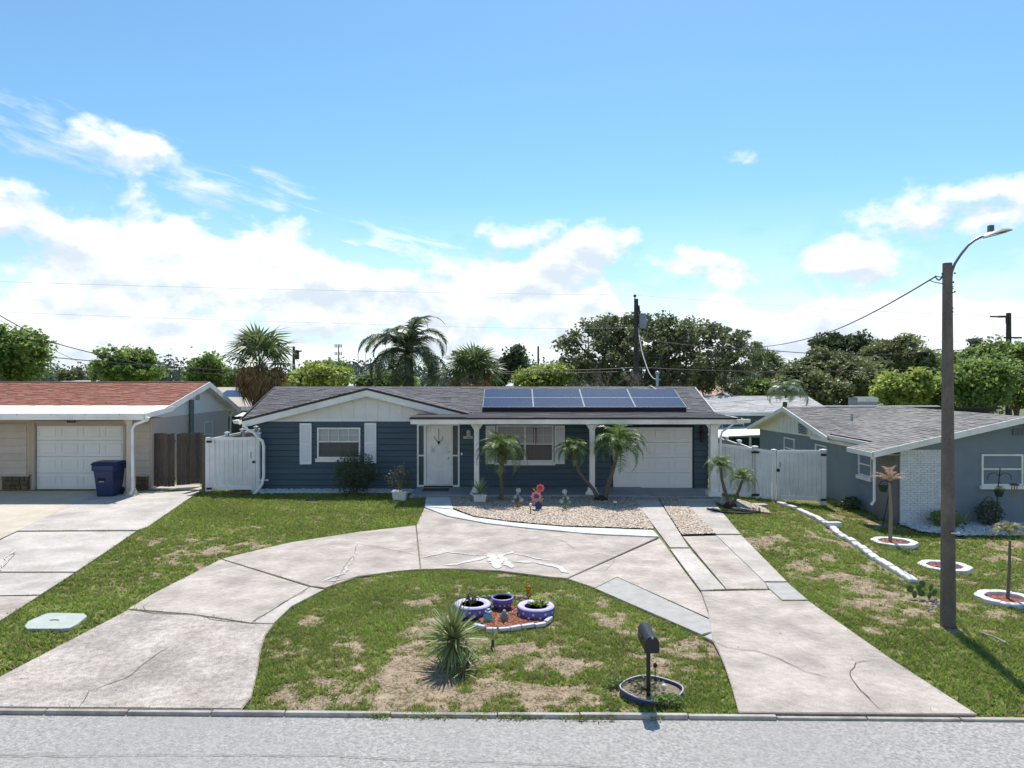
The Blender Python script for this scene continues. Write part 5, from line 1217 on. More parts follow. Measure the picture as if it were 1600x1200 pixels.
# ================================================================== PALMS
def pinnate(L, droop, nl, ll, w, seed, lift=.25, tipdrop=0.0, vee=.55):
    """feather frond mesh: grows along +X, arches and droops; returns MB"""
    rr = random.Random(seed); mb = MB(); pts = []; x = z = 0.0; ang = lift; N_ = 12; st = L/N_
    for i in range(N_+1):
        pts.append(Vector((x, 0, z))); x += st*math.cos(ang); z += st*math.sin(ang); ang -= droop/N_*(1+1.2*i/N_)
    mb.tube(pts, [.014*L*(1-.8*i/N_)+.003 for i in range(N_+1)], 4)
    for k in range(nl):
        t = .12+.86*k/(nl-1); f = t*N_; i = min(int(f), N_-1); p = pts[i].lerp(pts[i+1], f-i); d = (pts[i+1]-pts[i]).normalized()
        l = ll*(math.sin(math.pi*min(1, .25+.85*t))**.6)*rr.uniform(.8, 1.1)
        for s in (-1, 1):
            out = (d*.55+Vector((0, s, 0))*.8+Vector((0, 0, 1))*vee*rr.uniform(.2, 1)).normalized()
            tip = p+out*l+Vector((0, 0, -l*l*.35/ll-rr.uniform(0, .25)*l)); m = p+out*l*.5; wd = d*w
            mb.add([p-wd*.4, p+wd*.6, m+wd*.55, m-wd*.45, tip], [(0, 1, 2, 3), (3, 2, 4)])
    return mb
pyg_mat = M('pygmy_frond', (.07, .13, .035), island=[(.06, .12, .03), (.14, .23, .06), (.22, .31, .10), (.09, .16, .04)], rough=.42, trans=.35, spec=.5)
queen_mat = M('queen_frond', (.04, .07, .025), island=[(.03, .05, .02), (.06, .09, .035), (.09, .12, .05)], rough=.45, trans=.3, spec=.5)
silver_mat = M('silver_frond', (.12, .17, .08), island=[(.08, .13, .05), (.22, .28, .17), (.14, .20, .09)], rough=.4, trans=.3, spec=.5)
boot_mat = M('palm_boots', (.13, .085, .05), (.07, .045, .03), scale=12, rough=.95, bump=.6)
palm_bark = M('palm_bark', (.17, .135, .10), (.09, .07, .055), scale=9, rough=.95, bump=1.0, bscale=25, stretch=(1, 1, 3))
pyg = [me_from(pinnate(1.05, 1.5+.15*k, 26, .27, .018, k, lift=.75-.2*k), 'frond', pyg_mat) for k in range(3)]
def palm(name, lab, crown, trunk_pts, radii, nf, meshes, scale, cat='palm tree', group=None, boots=True, seed=0, bark_m=None, el0=-.4, el1=1.2, boot_r=.14, boot_h=.35, parent=None, spread=None):
    rr = random.Random(seed); base = trunk_pts[0]; t = parent or E(name, base, lab, cat, group); crown = Vector(crown); b = wloc(t)
    mb = MB().tube(trunk_pts, radii, 10); 
    # ring scars
    for i in range(len(trunk_pts)-1):
        p, q = Vector(trunk_pts[i]), Vector(trunk_pts[i+1]); n = int((q-p).length/.07)
        for j in range(n):
            c = p.lerp(q, j/n); r = radii[i]+(radii[i+1]-radii[i])*j/n; d = (q-p).normalized()*.02
            mb.tube([c-d, c+d], [r*1.14, r*1.02], 8, caps=True)
    part('trunk', mb, bark_m or palm_bark, t)
    if boots:
        bm = MB().lathe(crown-Vector((0, 0, boot_h)), [(boot_r*.45, 0), (boot_r*.9, boot_h*.35), (boot_r, boot_h*.7), (boot_r*.6, boot_h)], 10)
        for k in range(26):
            a = k*2.4; h = boot_h*(.1+.8*(k/26)); r = boot_r*.85; p = crown-Vector((0, 0, boot_h-h))+Vector((math.cos(a)*r, math.sin(a)*r, 0)); q = p+Vector((math.cos(a)*.05, math.sin(a)*.05, .13)); bm.tube([p, q], [.022, .006], 4)
        part('leaf_bases', bm, boot_mat, t)
    for k in range(nf):
        a = k*2.39996+rr.uniform(-.25, .25); e = el0+(el1-el0)*(k/(nf-1))+rr.uniform(-.15, .15); s = scale*rr.uniform(.85, 1.1)*(.8 if e > .95 else 1)
        inst('frond', meshes[k % len(meshes)], t, crown-b, (rr.uniform(-.25, .25), -e, a), (s, s, s))
    return t
def gp(px, py): return G(px, py)
# single pygmy palm
b = G(783, 783); Yp = b.y
RINGS.append((b.x, b.y, .3))
c = P(784, 706, Yp)
palm('pygmy_palm', 'single pygmy date palm in the stone bed before the porch window', c, [b, P(784, 765, Yp), P(783, 735, Yp), c], [.075, .055, .055, .06], 42, pyg, 1.02, seed=1, boot_r=.13, boot_h=.42)
# twin palm
b = G(939, 783); Yp = b.y
t = E('twin_pygmy_palm', b, 'pygmy date palm with two leaning trunks by the middle porch column', 'palm tree')
palm('', '', P(895, 705, Yp), [b+Vector((-.04, 0, .02)), P(928, 766, Yp), P(905, 738, Yp), P(895, 712, Yp)], [.07, .055, .05, .05], 36, pyg, .74, seed=2, boot_r=.11, boot_h=.30, parent=t)
palm('', '', P(966, 697, Yp), [b+Vector((.10, 0, .02)), P(952, 752, Yp), P(960, 725, Yp), P(966, 700, Yp)], [.085, .07, .06, .06], 44, pyg, 1.10, seed=3, boot_r=.11, boot_h=.2, parent=t)
part('root_ball', MB().ball(b+Vector((0, 0, .05)), .22, .17, .14), M('root_dark', (.035, .03, .025), rough=1, bump=1, bscale=30), t, smooth=True)
# twin by garage
b = G(1141, 793); Yp = b.y
t = E('twin_pygmy_palm', b, 'small twin trunk pygmy palm beside the white gate at the garage corner', 'palm tree')
palm('', '', P(1126, 728, Yp), [b+Vector((-.03, 0, .02)), P(1135, 775, Yp), P(1128, 750, Yp), P(1126, 730, Yp)], [.055, .05, .04, .045], 38, pyg, .56, seed=4, boots=False, parent=t)
palm('', '', P(1160, 748, Yp), [b+Vector((.03, 0, .02)), P(1148, 782, Yp), P(1155, 765, Yp), P(1160, 750, Yp)], [.055, .045, .04, .04], 34, pyg, .58, seed=5, boots=False, parent=t)
part('root_ball', MB().ball(b+Vector((0, 0, .05)), .2, .16, .12), MATS['root_dark'], t, smooth=True)
# queen palm behind
qm = [me_from(pinnate(3.3, 1.9+.35*k, 60, .72, .045, 20+k, lift=.95-.18*k, vee=.1), 'frond', queen_mat) for k in range(3)]
Yq = 33.0
palm('queen_palm', 'tall queen palm with drooping feather fronds behind the grey ridge', P(638, 552, Yq), [P(642, 680, Yq), P(641, 600, Yq), P(639, 560, Yq)], [.19, .17, .16], 22, qm, 1.0, seed=6, boots=False, el0=-.8, el1=.85, bark_m=M('palm_grey_bark', (.12, .11, .10), (.07, .065, .06), scale=8, rough=.95, bump=.8))
sm = [me_from(pinnate(1.9, 2.3+.3*k, 36, .5, .03, 30+k, lift=1.0, vee=.1), 'frond', silver_mat) for k in range(2)]
palm('queen_palm', 'silvery green queen palm behind the right side gable', P(1228, 622, 34), [P(1222, 690, 34), P(1224, 650, 34), P(1227, 628, 34)], [.14, .12, .1], 26, sm, .88, seed=7, boots=False, el0=-.1, el1=1.0)
# cabbage palms (fan leaves)
def fan(R_, n, seed, spread=2.5, drop=.45, pet=.8):
    rr = random.Random(seed); mb = MB(); mb.tube([(0, 0, 0), (pet*.6, 0, .08), (pet, 0, .05)], [.03, .022, .016], 4)
    for k in range(n):
        a = -spread+2*spread*k/(n-1); l = R_*(1-.35*(abs(a)/spread)**2)*rr.uniform(.9, 1.05); w = .05*R_
        d = Vector((math.cos(a), math.sin(a), 0)); s = Vector((-math.sin(a), math.cos(a), 0))
        p = Vector((pet, 0, .05)); m = p+d*l*.55+Vector((0, 0, rr.uniform(-.03, .06))); tip = p+d*l+Vector((0, 0, -drop*l*rr.uniform(.4, 1.3)))
        mb.add([p, m+s*w, tip, m-s*w], [(0, 1, 2, 3)])
    return mb
fan_g = M('fan_leaf', (.05, .09, .03), island=[(.05, .085, .03), (.10, .15, .055), (.17, .21, .09)], rough=.45, trans=.3, spec=.5)
fan_b = M('dead_fan_leaf', (.22, .14, .06), island=[(.12, .08, .035), (.26, .17, .07), (.34, .24, .12), (.16, .12, .06)], rough=.8, trans=.25)
fan_o = M('orange_fan_leaf', (.4, .22, .07), island=[(.34, .19, .06), (.45, .27, .09), (.22, .17, .06), (.5, .36, .18)], rough=.8, trans=.3)
fans_g = [me_from(fan(1.1, 24, k, drop=.35+.2*k, pet=1.05), 'frond', fan_g) for k in range(2)]; fans_b = [me_from(fan(.85, 22, 5+k, spread=1.5, drop=.7), 'dead_frond', fan_b) for k in range(2)]; fans_o = [me_from(fan(.9, 22, 9+k, spread=1.7, drop=.6), 'dead_frond', fan_o) for k in range(2)]
def cabbage(lab, crown, base, r, ng, nb, fg, fb, sc, seed, sb=None):
    t = E('cabbage_palm', base, lab, 'palm tree', 'cabbage palms behind the roof'); rr = random.Random(seed); c = Vector(crown)
    tb = MB().tube([base, Vector(base).lerp(c, .5), c], [r, r*.95, r*.8], 12); ln = (c-Vector(base)).length
    for k in range(int(ln/.05)):
        h = k*.05; a = k*2.4; p = Vector(base)+(c-Vector(base))*(h/ln)+Vector((math.cos(a)*r*.9, math.sin(a)*r*.9, 0)); tb.tube([p, p+Vector((math.cos(a)*.07, math.sin(a)*.07, .14))], [.05, .015], 4)
    part('trunk', tb, M('boot_bark', (.10, .09, .08), (.17, .155, .14), scale=8, rough=.95, bump=.6), t)
    for k in range(ng):
        a = k*2.4; e = .0+1.35*k/ng; s = sc*rr.uniform(.85, 1.1); inst('frond', fg[k % 2], t, c-Vector(base), (rr.uniform(-.4, .4), -e, a), (s, s, s))
    for k in range(nb):
        a = k*2.4+.7; e = -1.15+1.1*k/nb; s = (sb or sc)*rr.uniform(.8, 1.1); inst('dead_frond', fb[k % 2], t, c-Vector(base)-Vector((0, 0, .1+.3*(1-k/nb))), (rr.uniform(-.5, .5), -e, a), (s, s, s))
cabbage('cabbage palm with brown skirt rising between the red roof and the grey roof', P(406, 570, 32), P(400, 690, 32), .24, 16, 34, fans_g, fans_b, .95, 3)
cabbage('fan palm with orange dead leaves behind the left end of the solar panels', P(737, 591, 31), P(737, 660, 31), .22, 24, 24, fans_g, fans_o, .78, 4)
cabbage('far cabbage palm right of the big oak', P(1196, 580, 55), P(1196, 640, 55), .25, 22, 6, fans_g, fans_b, 1.0, 5)
# ================================================================== YUCCA AND SUCCULENTS
yuc_mat = M('yucca_leaf', (.10, .14, .07), island=[(.04, .08, .022), (.10, .16, .045), (.26, .31, .13), (.06, .11, .03)], rough=.45, spec=.5, hue_obj=.35, trans=.12)
def blade(L, w, sag=.12):
    mb = MB(); v = [(0, -w*.4, 0), (0, w*.4, 0), (L*.45, -w, .0), (L*.45, 0, -w*.35), (L*.45, w, 0), (L, 0, -sag*L)]
    return mb.add(v, [(0, 2, 3), (0, 3, 1), (1, 3, 4), (2, 5, 3), (3, 5, 4)])
bl_me = me_from(blade(.62, .022), 'leaf', yuc_mat); bl_me2 = me_from(blade(.60, .02, .3), 'leaf', yuc_mat)
def yucca(lab, p, h, n, sc, seed, stem=.06, cat='yucca', e0=-.9, e1=1.45, group=None, mat=None):
    rr = random.Random(seed); t = E('yucca_plant', p, lab, cat, group); part('trunk', MB().tube([(0, 0, -.02), (0, 0, h)], [stem*1.2, stem], 8), boot_mat, t, local=True)
    for k in range(n):
        a = k*2.39996; e = e0+(e1-e0)*(k/n)**.8+rr.uniform(-.12, .12); s = sc*rr.uniform(.85, 1.15)
        inst('leaf', bl_me if k % 3 else bl_me2, t, (0, 0, h-.10*(1-k/n)), (rr.uniform(-.5, .5), -e, a), (s, s*1.1, s))
    return t
p = G(708, 1037); RINGS.append((p.x, p.y, .35))
yucca('large spiky yucca on the front lawn beside the purple tyre planters', p, .36, 150, .80, 1, stem=.08)
yucca('low dark yucca offshoot clump under the large yucca', p+Vector((.16, -.1, 0)), .06, 34, .6, 2, e0=-.1)
yucca('small pale yucca pup in front of the large yucca', G(723, 1056), .12, 24, .42, 3, stem=.03, e0=-.5)
yucca('tiny yucca pup in front of the brick edging', G(770, 1010), .10, 20, .36, 4, stem=.02, e0=-.3)
# potted plants
pot_mat = M('white_pot', (.62, .64, .66), (.55, .56, .57), scale=8, rough=.6)
def pot(lab, p, w, h):
    t = E('planter_pot', p, lab, 'planter'); x, y = p.x, p.y; z = p.z
    part('pot', MB().lathe((x, y, z), [(w*.60, 0), (w*.70, h), (w*.62, h), (w*.58, h-.03), (0.001, h-.03)], 4), pot_mat, t); part('rim', MB().lathe((x, y, z+h-.04), [(w*.70, 0), (w*.75, 0), (w*.75, .04), (w*.70, .04)], 4), pot_mat, t)
    for c in t.children: c.rotation_euler = (0, 0, R(45))
    part('soil', MB().box(x-w*.40, x+w*.40, y-w*.40, y+w*.40, z+h-.05, z+h-.02), soil, t)
p = G(625, 781); pot('white square pot holding a dark rose bush left of the front door', p, .44, .30)
bush('potted_rose', 'sparse dark green rose bush growing in the white pot left of the door', p.x, p.y, .28, .48, .42, 620, .07, M('rose_leaves', (.02, .04, .015), island=[(.03, .055, .02), (.05, .09, .03), (.12, .08, .05)], rough=.5, trans=.3), 12, cat='potted plant')
p = G(750, 785); pot('white square pot with a spiky agave at the porch column', p, .40, .27)
yucca('green agave with upright leaves in the white pot by the porch column', p+Vector((0, 0, .27)), .05, 46, .82, 7, stem=.04, cat='agave', e0=.15, e1=1.4)
yucca('small fan of leaves rising from the white pebble bed right of the lamp', Vector((P(1508, 822, 20.8).x, 20.8, -.48)), .05, 9, .8, 9, cat='agave', e0=.7, e1=1.4)
o = E('door_mat', (-2.5, 23.7, .1), 'dark doormat on the porch floor in front of the front door', 'doormat'); part('mat', MB().box(-2.95, -2.10, 23.35, 23.85, .10, .115), M('mat_dark', (.05, .055, .05), (.08, .085, .07), scale=40, rough=1), o); part('mat_border', MB().box(-2.97, -2.08, 23.33, 23.349, .10, .118).box(-2.97, -2.08, 23.851, 23.87, .10, .118), dark_metal, o)
o = E('pebble_figure', G(642, 779), 'small white stone ornament on the grass right of the rose pot', 'ornament'); p = G(642, 779); part('body', MB().ball(p+Vector((0, 0, .05)), .08, .06, .06, 8, 6).ball(p+Vector((.06, 0, .10)), .05, .04, .05, 8, 6), M('pebble', (.4, .4, .38), rough=.8), o, smooth=True)
# ================================================================== METAL FLOWERS AND BED ORNAMENTS
def stem(t, a, b, r=.008, mat=None): part('stem', MB().tube([a, b], r, 6), mat or dark_metal, t)
def disc_flower(t, c, r, m1, m2, petals=8):
    mb = MB(); c = Vector(c); n = petals*2; ring = []
    vs = [c+Vector((0, .02, 0))]
    for k in range(n*2): a = math.pi*k/n; rr_ = r*(1+.10*math.cos(a*petals)); vs.append(c+Vector((rr_*math.cos(a), -.03, rr_*math.sin(a))))
    mb.add(vs, [(0, 1+k, 1+(k+1) % (n*2)) for k in range(n*2)]); mb.add([v+Vector((0, .012, 0)) for v in vs], [(0, 1+(k+1) % (n*2), 1+k) for k in range(n*2)])
    f = part('petals', mb, m1, t); part('flower_centre', MB().ball(c+Vector((0, -.02, 0)), r*.42, .02, r*.42, 10, 6), m2, f, smooth=True)
coral = M('coral_paint', (.70, .16, .15), (.55, .09, .09), scale=25, rough=.4); magenta = M('magenta_paint', (.50, .16, .26), (.62, .25, .32), scale=30, rough=.4); deepred = M('deep_red', (.42, .03, .04), rough=.4); plum = M('plum', (.10, .04, .12), rough=.4)
navyp = M('royal_blue_paint', (.06, .06, .22), rough=.35); limeleaf = M('lime_metal_leaf', (.28, .36, .05), rough=.5); greyf = M('grey_glass', (.28, .34, .34), (.4, .45, .42), scale=30, rough=.3); amber = M('amber_paint', (.38, .20, .05), rough=.5)
p = G(840, 797); Y = p.y
o = E('metal_flower_stake', p, 'stacked coral, magenta and blue metal flowers on a stake in the stone bed', 'garden stake')
stem(o, p, P(843, 762, Y)); disc_flower(o, P(844, 762.5, Y), .115, coral, deepred); disc_flower(o, P(838, 775.5, Y), .15, magenta, plum); disc_flower(o, P(841.5, 790, Y-.02), .11, navyp, plum)
for a, b in ((P(838, 768, Y), P(832, 763, Y)), (P(842, 785, Y), P(850, 778, Y)), (P(842, 786, Y), P(848, 786, Y))): mid = a.lerp(b, .6); part('metal_leaf', MB().add([a, mid+Vector((0, -.01, .04)), b, mid+Vector((0, -.01, -.04))], [(0, 1, 2, 3)]), limeleaf, o)
disc_flower(o, P(833.5, 784, Y-.02), .05, M('pink_metal', (.6, .35, .32), rough=.5), coral)
for i, (cx, cy, cols, lab, d) in enumerate(((809, 795, amber, 'grey glass flowers with amber leaves on a stake left of the coral flowers', -1), (883, 797, M('straw_leaf', (.30, .32, .10), rough=.6), 'grey glass flowers with straw green leaves on a stake right of the coral flowers', 1))):
    p = G(cx, cy); Y = p.y; o = E('glass_flower_stake', p, lab, 'garden stake', 'glass flower stakes'); stem(o, p, P(cx, cy-28, Y))
    for dx, dy, r in ((1, -29, .07), (-4, -19, .05), (3, -19, .035), (6, -14, .06), (-7, -12, .04), (0, -24, .04)):
        disc_flower(o, P(cx+dx*d*-1, cy+dy, Y), r, greyf, M('pale_glass', (.45, .5, .48), rough=.3))
    for dx, dy in ((-5, -8), (5, -8), (-2, -5), (3, -4), (0, -11)): a = P(cx, cy-1, Y); b = P(cx+dx*1.3, cy+dy, Y); m = a.lerp(b, .6); part('metal_leaf', MB().add([a, m+Vector((.04, -.02, 0)), b, m+Vector((-.04, .0, 0))], [(0, 1, 2, 3)]), cols, o)
for cx, cy, lab in ((829, 804, 'solar globe light on a black stake in front of the coral flowers'), (961, 792, 'low solar light with white cap in the stone bed by the twin palm')):
    p = G(cx, cy); o = E('solar_light', p, lab, 'garden light', 'solar stake lights'); hh = .24 if cx < 900 else .12; part('stake', MB().tube([p, p+Vector((0, 0, hh))], .012, 6), dark_metal, o)
    part('globe', MB().ball(p+Vector((0, 0, hh+.04)), .045, n=12, m=8), M('frosted', (.6, .65, .6), rough=.25), o, smooth=True) if cx < 900 else part('cap', MB().box(p.x-.05, p.x+.05, p.y-.04, p.y+.04, p.z+hh, p.z+hh+.05), white_clean, o, bevel=.01)
# ================================================================== ISLAND FLOWER BED
purple = M('purple_paint', (.115, .095, .31), (.15, .125, .37), scale=6, rough=.45); lilac = M('lilac_paint', (.42, .38, .62), (.52, .48, .70), scale=6, rough=.5); dots = M('lilac_dot', (.45, .52, .74), rough=.5)
def tyre(lab, p, r, h, plant=None, seed=0):
    t = E('tyre_planter', p, lab, 'tyre planter', 'purple tyre planters'); x, y, z = p; RINGS.append((x, y, r))
    part('tread', MB().lathe((x, y, z), [(r*.90, 0), (r, .04), (r*1.02, h*.5), (r, h*.9)], 32), purple, t, smooth=True)
    part('rim', MB().lathe((x, y, z), [(r*1.0, h*.90), (r*.95, h), (r*.72, h*1.0), (r*.62, h*.9), (r*.62, h*.3)], 32), lilac, t, smooth=True)
    part('soil', MB().lathe((x, y, z), [(r*.64, h*.55), (.001, h*.6)], 20), soil, t)
    rr = random.Random(seed)
    for k in range(22):
        a = k*2*math.pi/22+rr.uniform(-.05, .05); zz = z+h*(.3 if k % 2 else .62); c = Vector((x+math.cos(a)*r*1.02, y+math.sin(a)*r*1.02, zz)); n = Vector((math.cos(a), math.sin(a), 0)); s = Vector((-math.sin(a), math.cos(a), 0))
        part('dot', MB().add([c+n*.008+(s*math.cos(b*math.pi/4)+Vector((0, 0, math.sin(b*math.pi/4))))*.02 for b in range(8)], [tuple(range(8))]), dots, t)
    return t
p1 = G(838, 968); tyre('purple spotted tyre planter on the right holding yellow green leaves', Vector((p1.x, p1.y+.2, 0)), .30, .17, seed=1)
bush('tyre_plant', 'yellow green leafy plant growing in the right tyre planter', p1.x+.07, p1.y+.26, .1, .15, .11, 420, .04, yellow_leaf, 21, cat='plant')
p2 = G(738, 962); tyre('purple spotted tyre planter partly hidden behind the large yucca', Vector((p2.x, p2.y+.12, 0)), .30, .17, seed=2)
bush('tyre_plant', 'brown green small plant in the tyre planter behind the yucca', p2.x-.02, p2.y+.15, .12, .12, .13, 240, .045, olive_leaf, 22, cat='plant')
o = E('black_cat_figure', (p1.x-.12, p1.y+.2, .1), 'small dark figurine with pale cap inside the right tyre planter', 'figurine'); part('body', MB().lathe((p1.x-.12, p1.y+.18, .1), [(.03, 0), (.04, .06), (.02, .11), (.002, .12)], 8), dark_metal, o); part('cap', MB().ball((p1.x-.11, p1.y+.17, .225), .03, n=8, m=6), white_clean, o)
p = G(785, 952); x, y = p.x, p.y
o = E('bowl_planter', p, 'round purple spotted bowl planter between the two tyre planters', 'bowl planter'); RINGS.append((x, y, .2))
part('bowl', MB().lathe((x, y, 0), [(.10, 0), (.12, .01), (.16, .09), (.175, .17), (.18, .19)], 28), purple, o, smooth=True); part('rim', MB().lathe((x, y, 0), [(.182, .19), (.185, .205), (.165, .21), (.155, .19), (.15, .13)], 28), M('violet_rim', (.24, .20, .48), rough=.4), o, smooth=True); part('soil', MB().lathe((x, y, 0), [(.155, .14), (.001, .15)], 16), soil, o)
for k in range(14):
    a = k*2*math.pi/14; c = Vector((x+math.cos(a)*.166, y+math.sin(a)*.166, .11)); n = Vector((math.cos(a), math.sin(a), -.3)); s = Vector((-math.sin(a), math.cos(a), 0)); part('dot', MB().add([c+n*.008+(s*math.cos(b*math.pi/4)+Vector((0, 0, math.sin(b*math.pi/4))))*.014 for b in range(8)], [tuple(range(8))]), dots, o)
# mulch with brick edging
mpoly = [G(*q) for q in ((748, 968), (760, 983), (800, 984), (840, 979), (852, 973), (830, 962), (812, 950), (770, 950))]
BEDS.append(mpoly); bed_sheet(mpoly, M('mulch_base', (.14, .05, .03), (.2, .07, .045), scale=40, rough=1), 'garden_bed', 'red mulch bed between the purple planters')
stones(mpoly, 3800, .016, M('red_mulch', (.3, .1, .06), island=[(.18, .05, .03), (.36, .12, .07), (.30, .09, .05), (.45, .22, .15)], rough=.95), 'red_mulch', 'red wood mulch chips between the purple planters', z=.02)
o = E('brick_edging', G(800, 988), 'row of pale painted bricks edging the red mulch bed', 'brick edging')
for (ax, ay), (bx_, by_) in (((738, 981), (755, 985)), ((760, 989), (776, 989)), ((780, 987), (797, 986)), ((799, 987), (815, 984)), ((817, 983), (836, 980)), ((838, 981), (854, 978)), ((856, 976), (864, 969))):
    a, b_ = G(ax, ay), G(bx_, by_); d = (b_-a); n = Vector((-d.y, d.x, 0)).normalized()*.07; part('brick', MB().prism([a, b_, b_+n, a+n], (0, 0, .055+random.uniform(-.01, .012))), M('painted_brick', (.48, .48, .56), (.58, .58, .62), scale=30, rough=.8, hue_obj=.1), o, bevel=.006)
o = E('stone_edging', G(790, 935), 'line of dark stones edging the back of the flower bed', 'stone edging')
for k in range(9):
    q = G(746+k*9.5, 936-3*math.sin(k*.4)); part('edging_stone', MB().ball(q+Vector((0, 0, .02)), .045+.01*(k % 2), .035, .03, 7, 5), M('grey_stone', (.2, .2, .2), (.3, .3, .3), scale=20, rough=.9, hue_obj=.2), o)
# figurines
p = G(763, 972); o = E('garden_figurine', p, 'teal and grey hatted garden figurine on the red mulch', 'figurine'); b = p
teal = M('teal_glaze', (.10, .30, .32), (.22, .38, .40), scale=30, rough=.4); grg = M('grey_glaze', (.30, .34, .38), (.2, .22, .25), scale=30, rough=.5)
part('body', MB().lathe(b, [(.055, 0), (.07, .03), (.062, .09), (.04, .13)], 12), teal, o, smooth=True); part('head', MB().ball(b+Vector((0, 0, .155)), .042, n=12, m=8), grg, o, smooth=True); part('hat', MB().lathe(b+Vector((0, 0, .165)), [(.06, 0), (.058, .008), (.035, .02), (.03, .045), (.002, .055)], 12), M('blue_glaze', (.2, .3, .42), rough=.4), o, smooth=True)
part('arm', MB().tube([b+Vector((-.05, -.02, .11)), b+Vector((-.075, -.05, .07)), b+Vector((-.03, -.07, .05))], .014, 6).tube([b+Vector((.05, -.02, .11)), b+Vector((.075, -.05, .07)), b+Vector((.03, -.07, .05))], .014, 6), teal, o, smooth=True); part('shoe', MB().ball(b+Vector((-.03, -.06, .015)), .025, .035, .018, 8, 6).ball(b+Vector((.035, -.06, .015)), .025, .035, .018, 8, 6), M('yellow_glaze', (.5, .42, .1), rough=.4), o, smooth=True)
p = G(788, 972); o = E('garden_figurine', p, 'grey stone turtle like figurine in the middle of the red mulch', 'figurine'); b = p; sg = M('stone_figure', (.26, .25, .20), (.14, .14, .11), scale=40, rough=.8)
part('shell', MB().ball(b+Vector((0, 0, .08)), .065, .05, .085, 12, 8), sg, o, smooth=True); part('head', MB().ball(b+Vector((0, -.01, .175)), .028, .028, .025, 10, 6), M('stone_pale', (.4, .4, .34), rough=.8), o, smooth=True); part('arm', MB().ball(b+Vector((-.06, -.02, .10)), .016, .016, .045, 8, 6).ball(b+Vector((.06, -.02, .10)), .016, .016, .045, 8, 6), MATS['stone_pale'], o, smooth=True); part('foot', MB().ball(b+Vector((-.035, -.04, .02)), .022, .028, .02, 8, 6).ball(b+Vector((.035, -.04, .02)), .022, .028, .02, 8, 6), MATS['stone_pale'], o, smooth=True)
o = E('shell_ornament', G(804, 962), 'pair of small white shells beside the right tyre planter', 'shell'); q = G(804, 963)
for dx in (-.035, .035): part('shell', MB().tube([q+Vector((dx+.028*math.cos(a*.7), 0, .04+.028*math.sin(a*.7))) for a in range(9)], .010, 6), M('shell_white', (.6, .52, .45), rough=.6), o)
o = E('solar_light', G(795, 941), 'greenish globe light behind the purple bowl planter', 'garden light', 'solar stake lights'); q = G(795, 941); part('stake', MB().tube([q, q+Vector((0, 0, .1))], .01, 6), dark_metal, o); part('globe', MB().ball(q+Vector((0, 0, .13)), .04, n=10, m=8), M('green_globe', (.35, .5, .38), rough=.3), o, smooth=True)
p = G(826, 940); o = E('flower_totem', p, 'orange and yellow flower shaped garden totem behind the right tyre planter', 'garden stake'); Y = p.y
orange = M('orange_paint', (.62, .24, .02), (.70, .35, .03), scale=30, rough=.5); yel = M('yellow_paint', (.72, .50, .12), rough=.5)
part('pole', MB().tube([p, p+Vector((0, 0, .26))], .012, 6), dark_metal, o)
for k, (py, r) in enumerate(((929, .042), (920, .045))): disc_flower(o, P(826+k*-.5, py, Y-.01), r, orange, yel)
disc_flower(o, P(825, 911, Y-.01), .045, yel, M('cream_paint', (.7, .62, .5), rough=.5)); part('post_body', MB().box(p.x-.028, p.x+.028, p.y-.012, p.y+.012, .08, .27), orange, o, bevel=.008)
# mailbox
p = G(1013, 1090); x, y = p.x, p.y
o = E('mailbox', p, 'black metal mailbox on a thin black post beside the street', 'mailbox'); bm = M('mailbox_black', (.018, .022, .025), rough=.4, metal=.2)
part('post', MB().box(x-.022, x+.022, y-.022, y+.022, 0, .63), bm, o, bevel=.003)
pr = [(x-.08, 0), (x+.08, 0), (x+.08, .11)]+[(x+.08*math.cos(a*math.pi/10), .11+.08*math.sin(a*math.pi/10)) for a in range(1, 10)]+[(x-.08, .11)]
y0 = y-.24; part('mail_body', MB().prism([(a, y0+.03, .63+c) for a, c in pr], (0, .46, 0)), bm, o)
part('mail_door', MB().prism([(x+(a-x)*1.06, y0, .625+c*1.03) for a, c in pr], (0, .029, 0)), bm, o); part('pull_tab', MB().box(x-.012, x+.012, y0-.02, y0, .80, .82), MATS['steel'], o); part('mount', MB().box(x-.06, x+.06, y-.2, y+.2, .61, .63), bm, o)
part('flag', MB().box(x-.092, x-.086, y-.05, y+.12, .72, .745), bm, o)
q = G(1016, 1084); o = E('planter_ring', q, 'blue metal edging ring of weedy soil round the mailbox', 'planter ring'); rx, ry = .38, .33; cx, cy = q.x+.02, q.y+.02; RINGS.append((cx, cy, .30))
ringv = MB(); n = 40; st = []
for k in range(n):
    a = 2*math.pi*(k+.5)/n-.9; wob = .004*math.sin(a*3)
    if k > n-3: continue
    st.append(Vector((cx+math.cos(a)*(rx+wob), cy+math.sin(a)*(ry+wob), 0)))
for i in range(len(st)-1):
    a, b = st[i], st[i+1]; n_ = Vector((-(b-a).y, (b-a).x, 0)).normalized()*.012
    z1 = .065+.012*math.sin(i*.5); ringv.prism([a, b, b+Vector((0, 0, z1)), a+Vector((0, 0, z1))], n_)
part('band', ringv, M('ring_blue', (.04, .045, .14), (.06, .065, .18), scale=8, rough=.5), o)
part('rim', MB().tube([s_+Vector((0, 0, .065+.012*math.sin(i*.5))) for i, s_ in enumerate(st)], .009, 6), M('rim_pale', (.42, .44, .52), rough=.5), o)
part('soil', MB().lathe((cx, cy, 0), [(.37, .02), (.001, .04)], 24, 1.0, .84), M('weedy_soil', (.16, .13, .09), (.26, .22, .16), scale=25, rough=1, bump=.6), o)
bush('creeping_weed', 'dark green creeping weed spilling over the front of the mailbox ring', cx+.12, cy-.32, 0, .22, .06, 420, .05, green_leaf, 31, cat='plant', ry=.12)
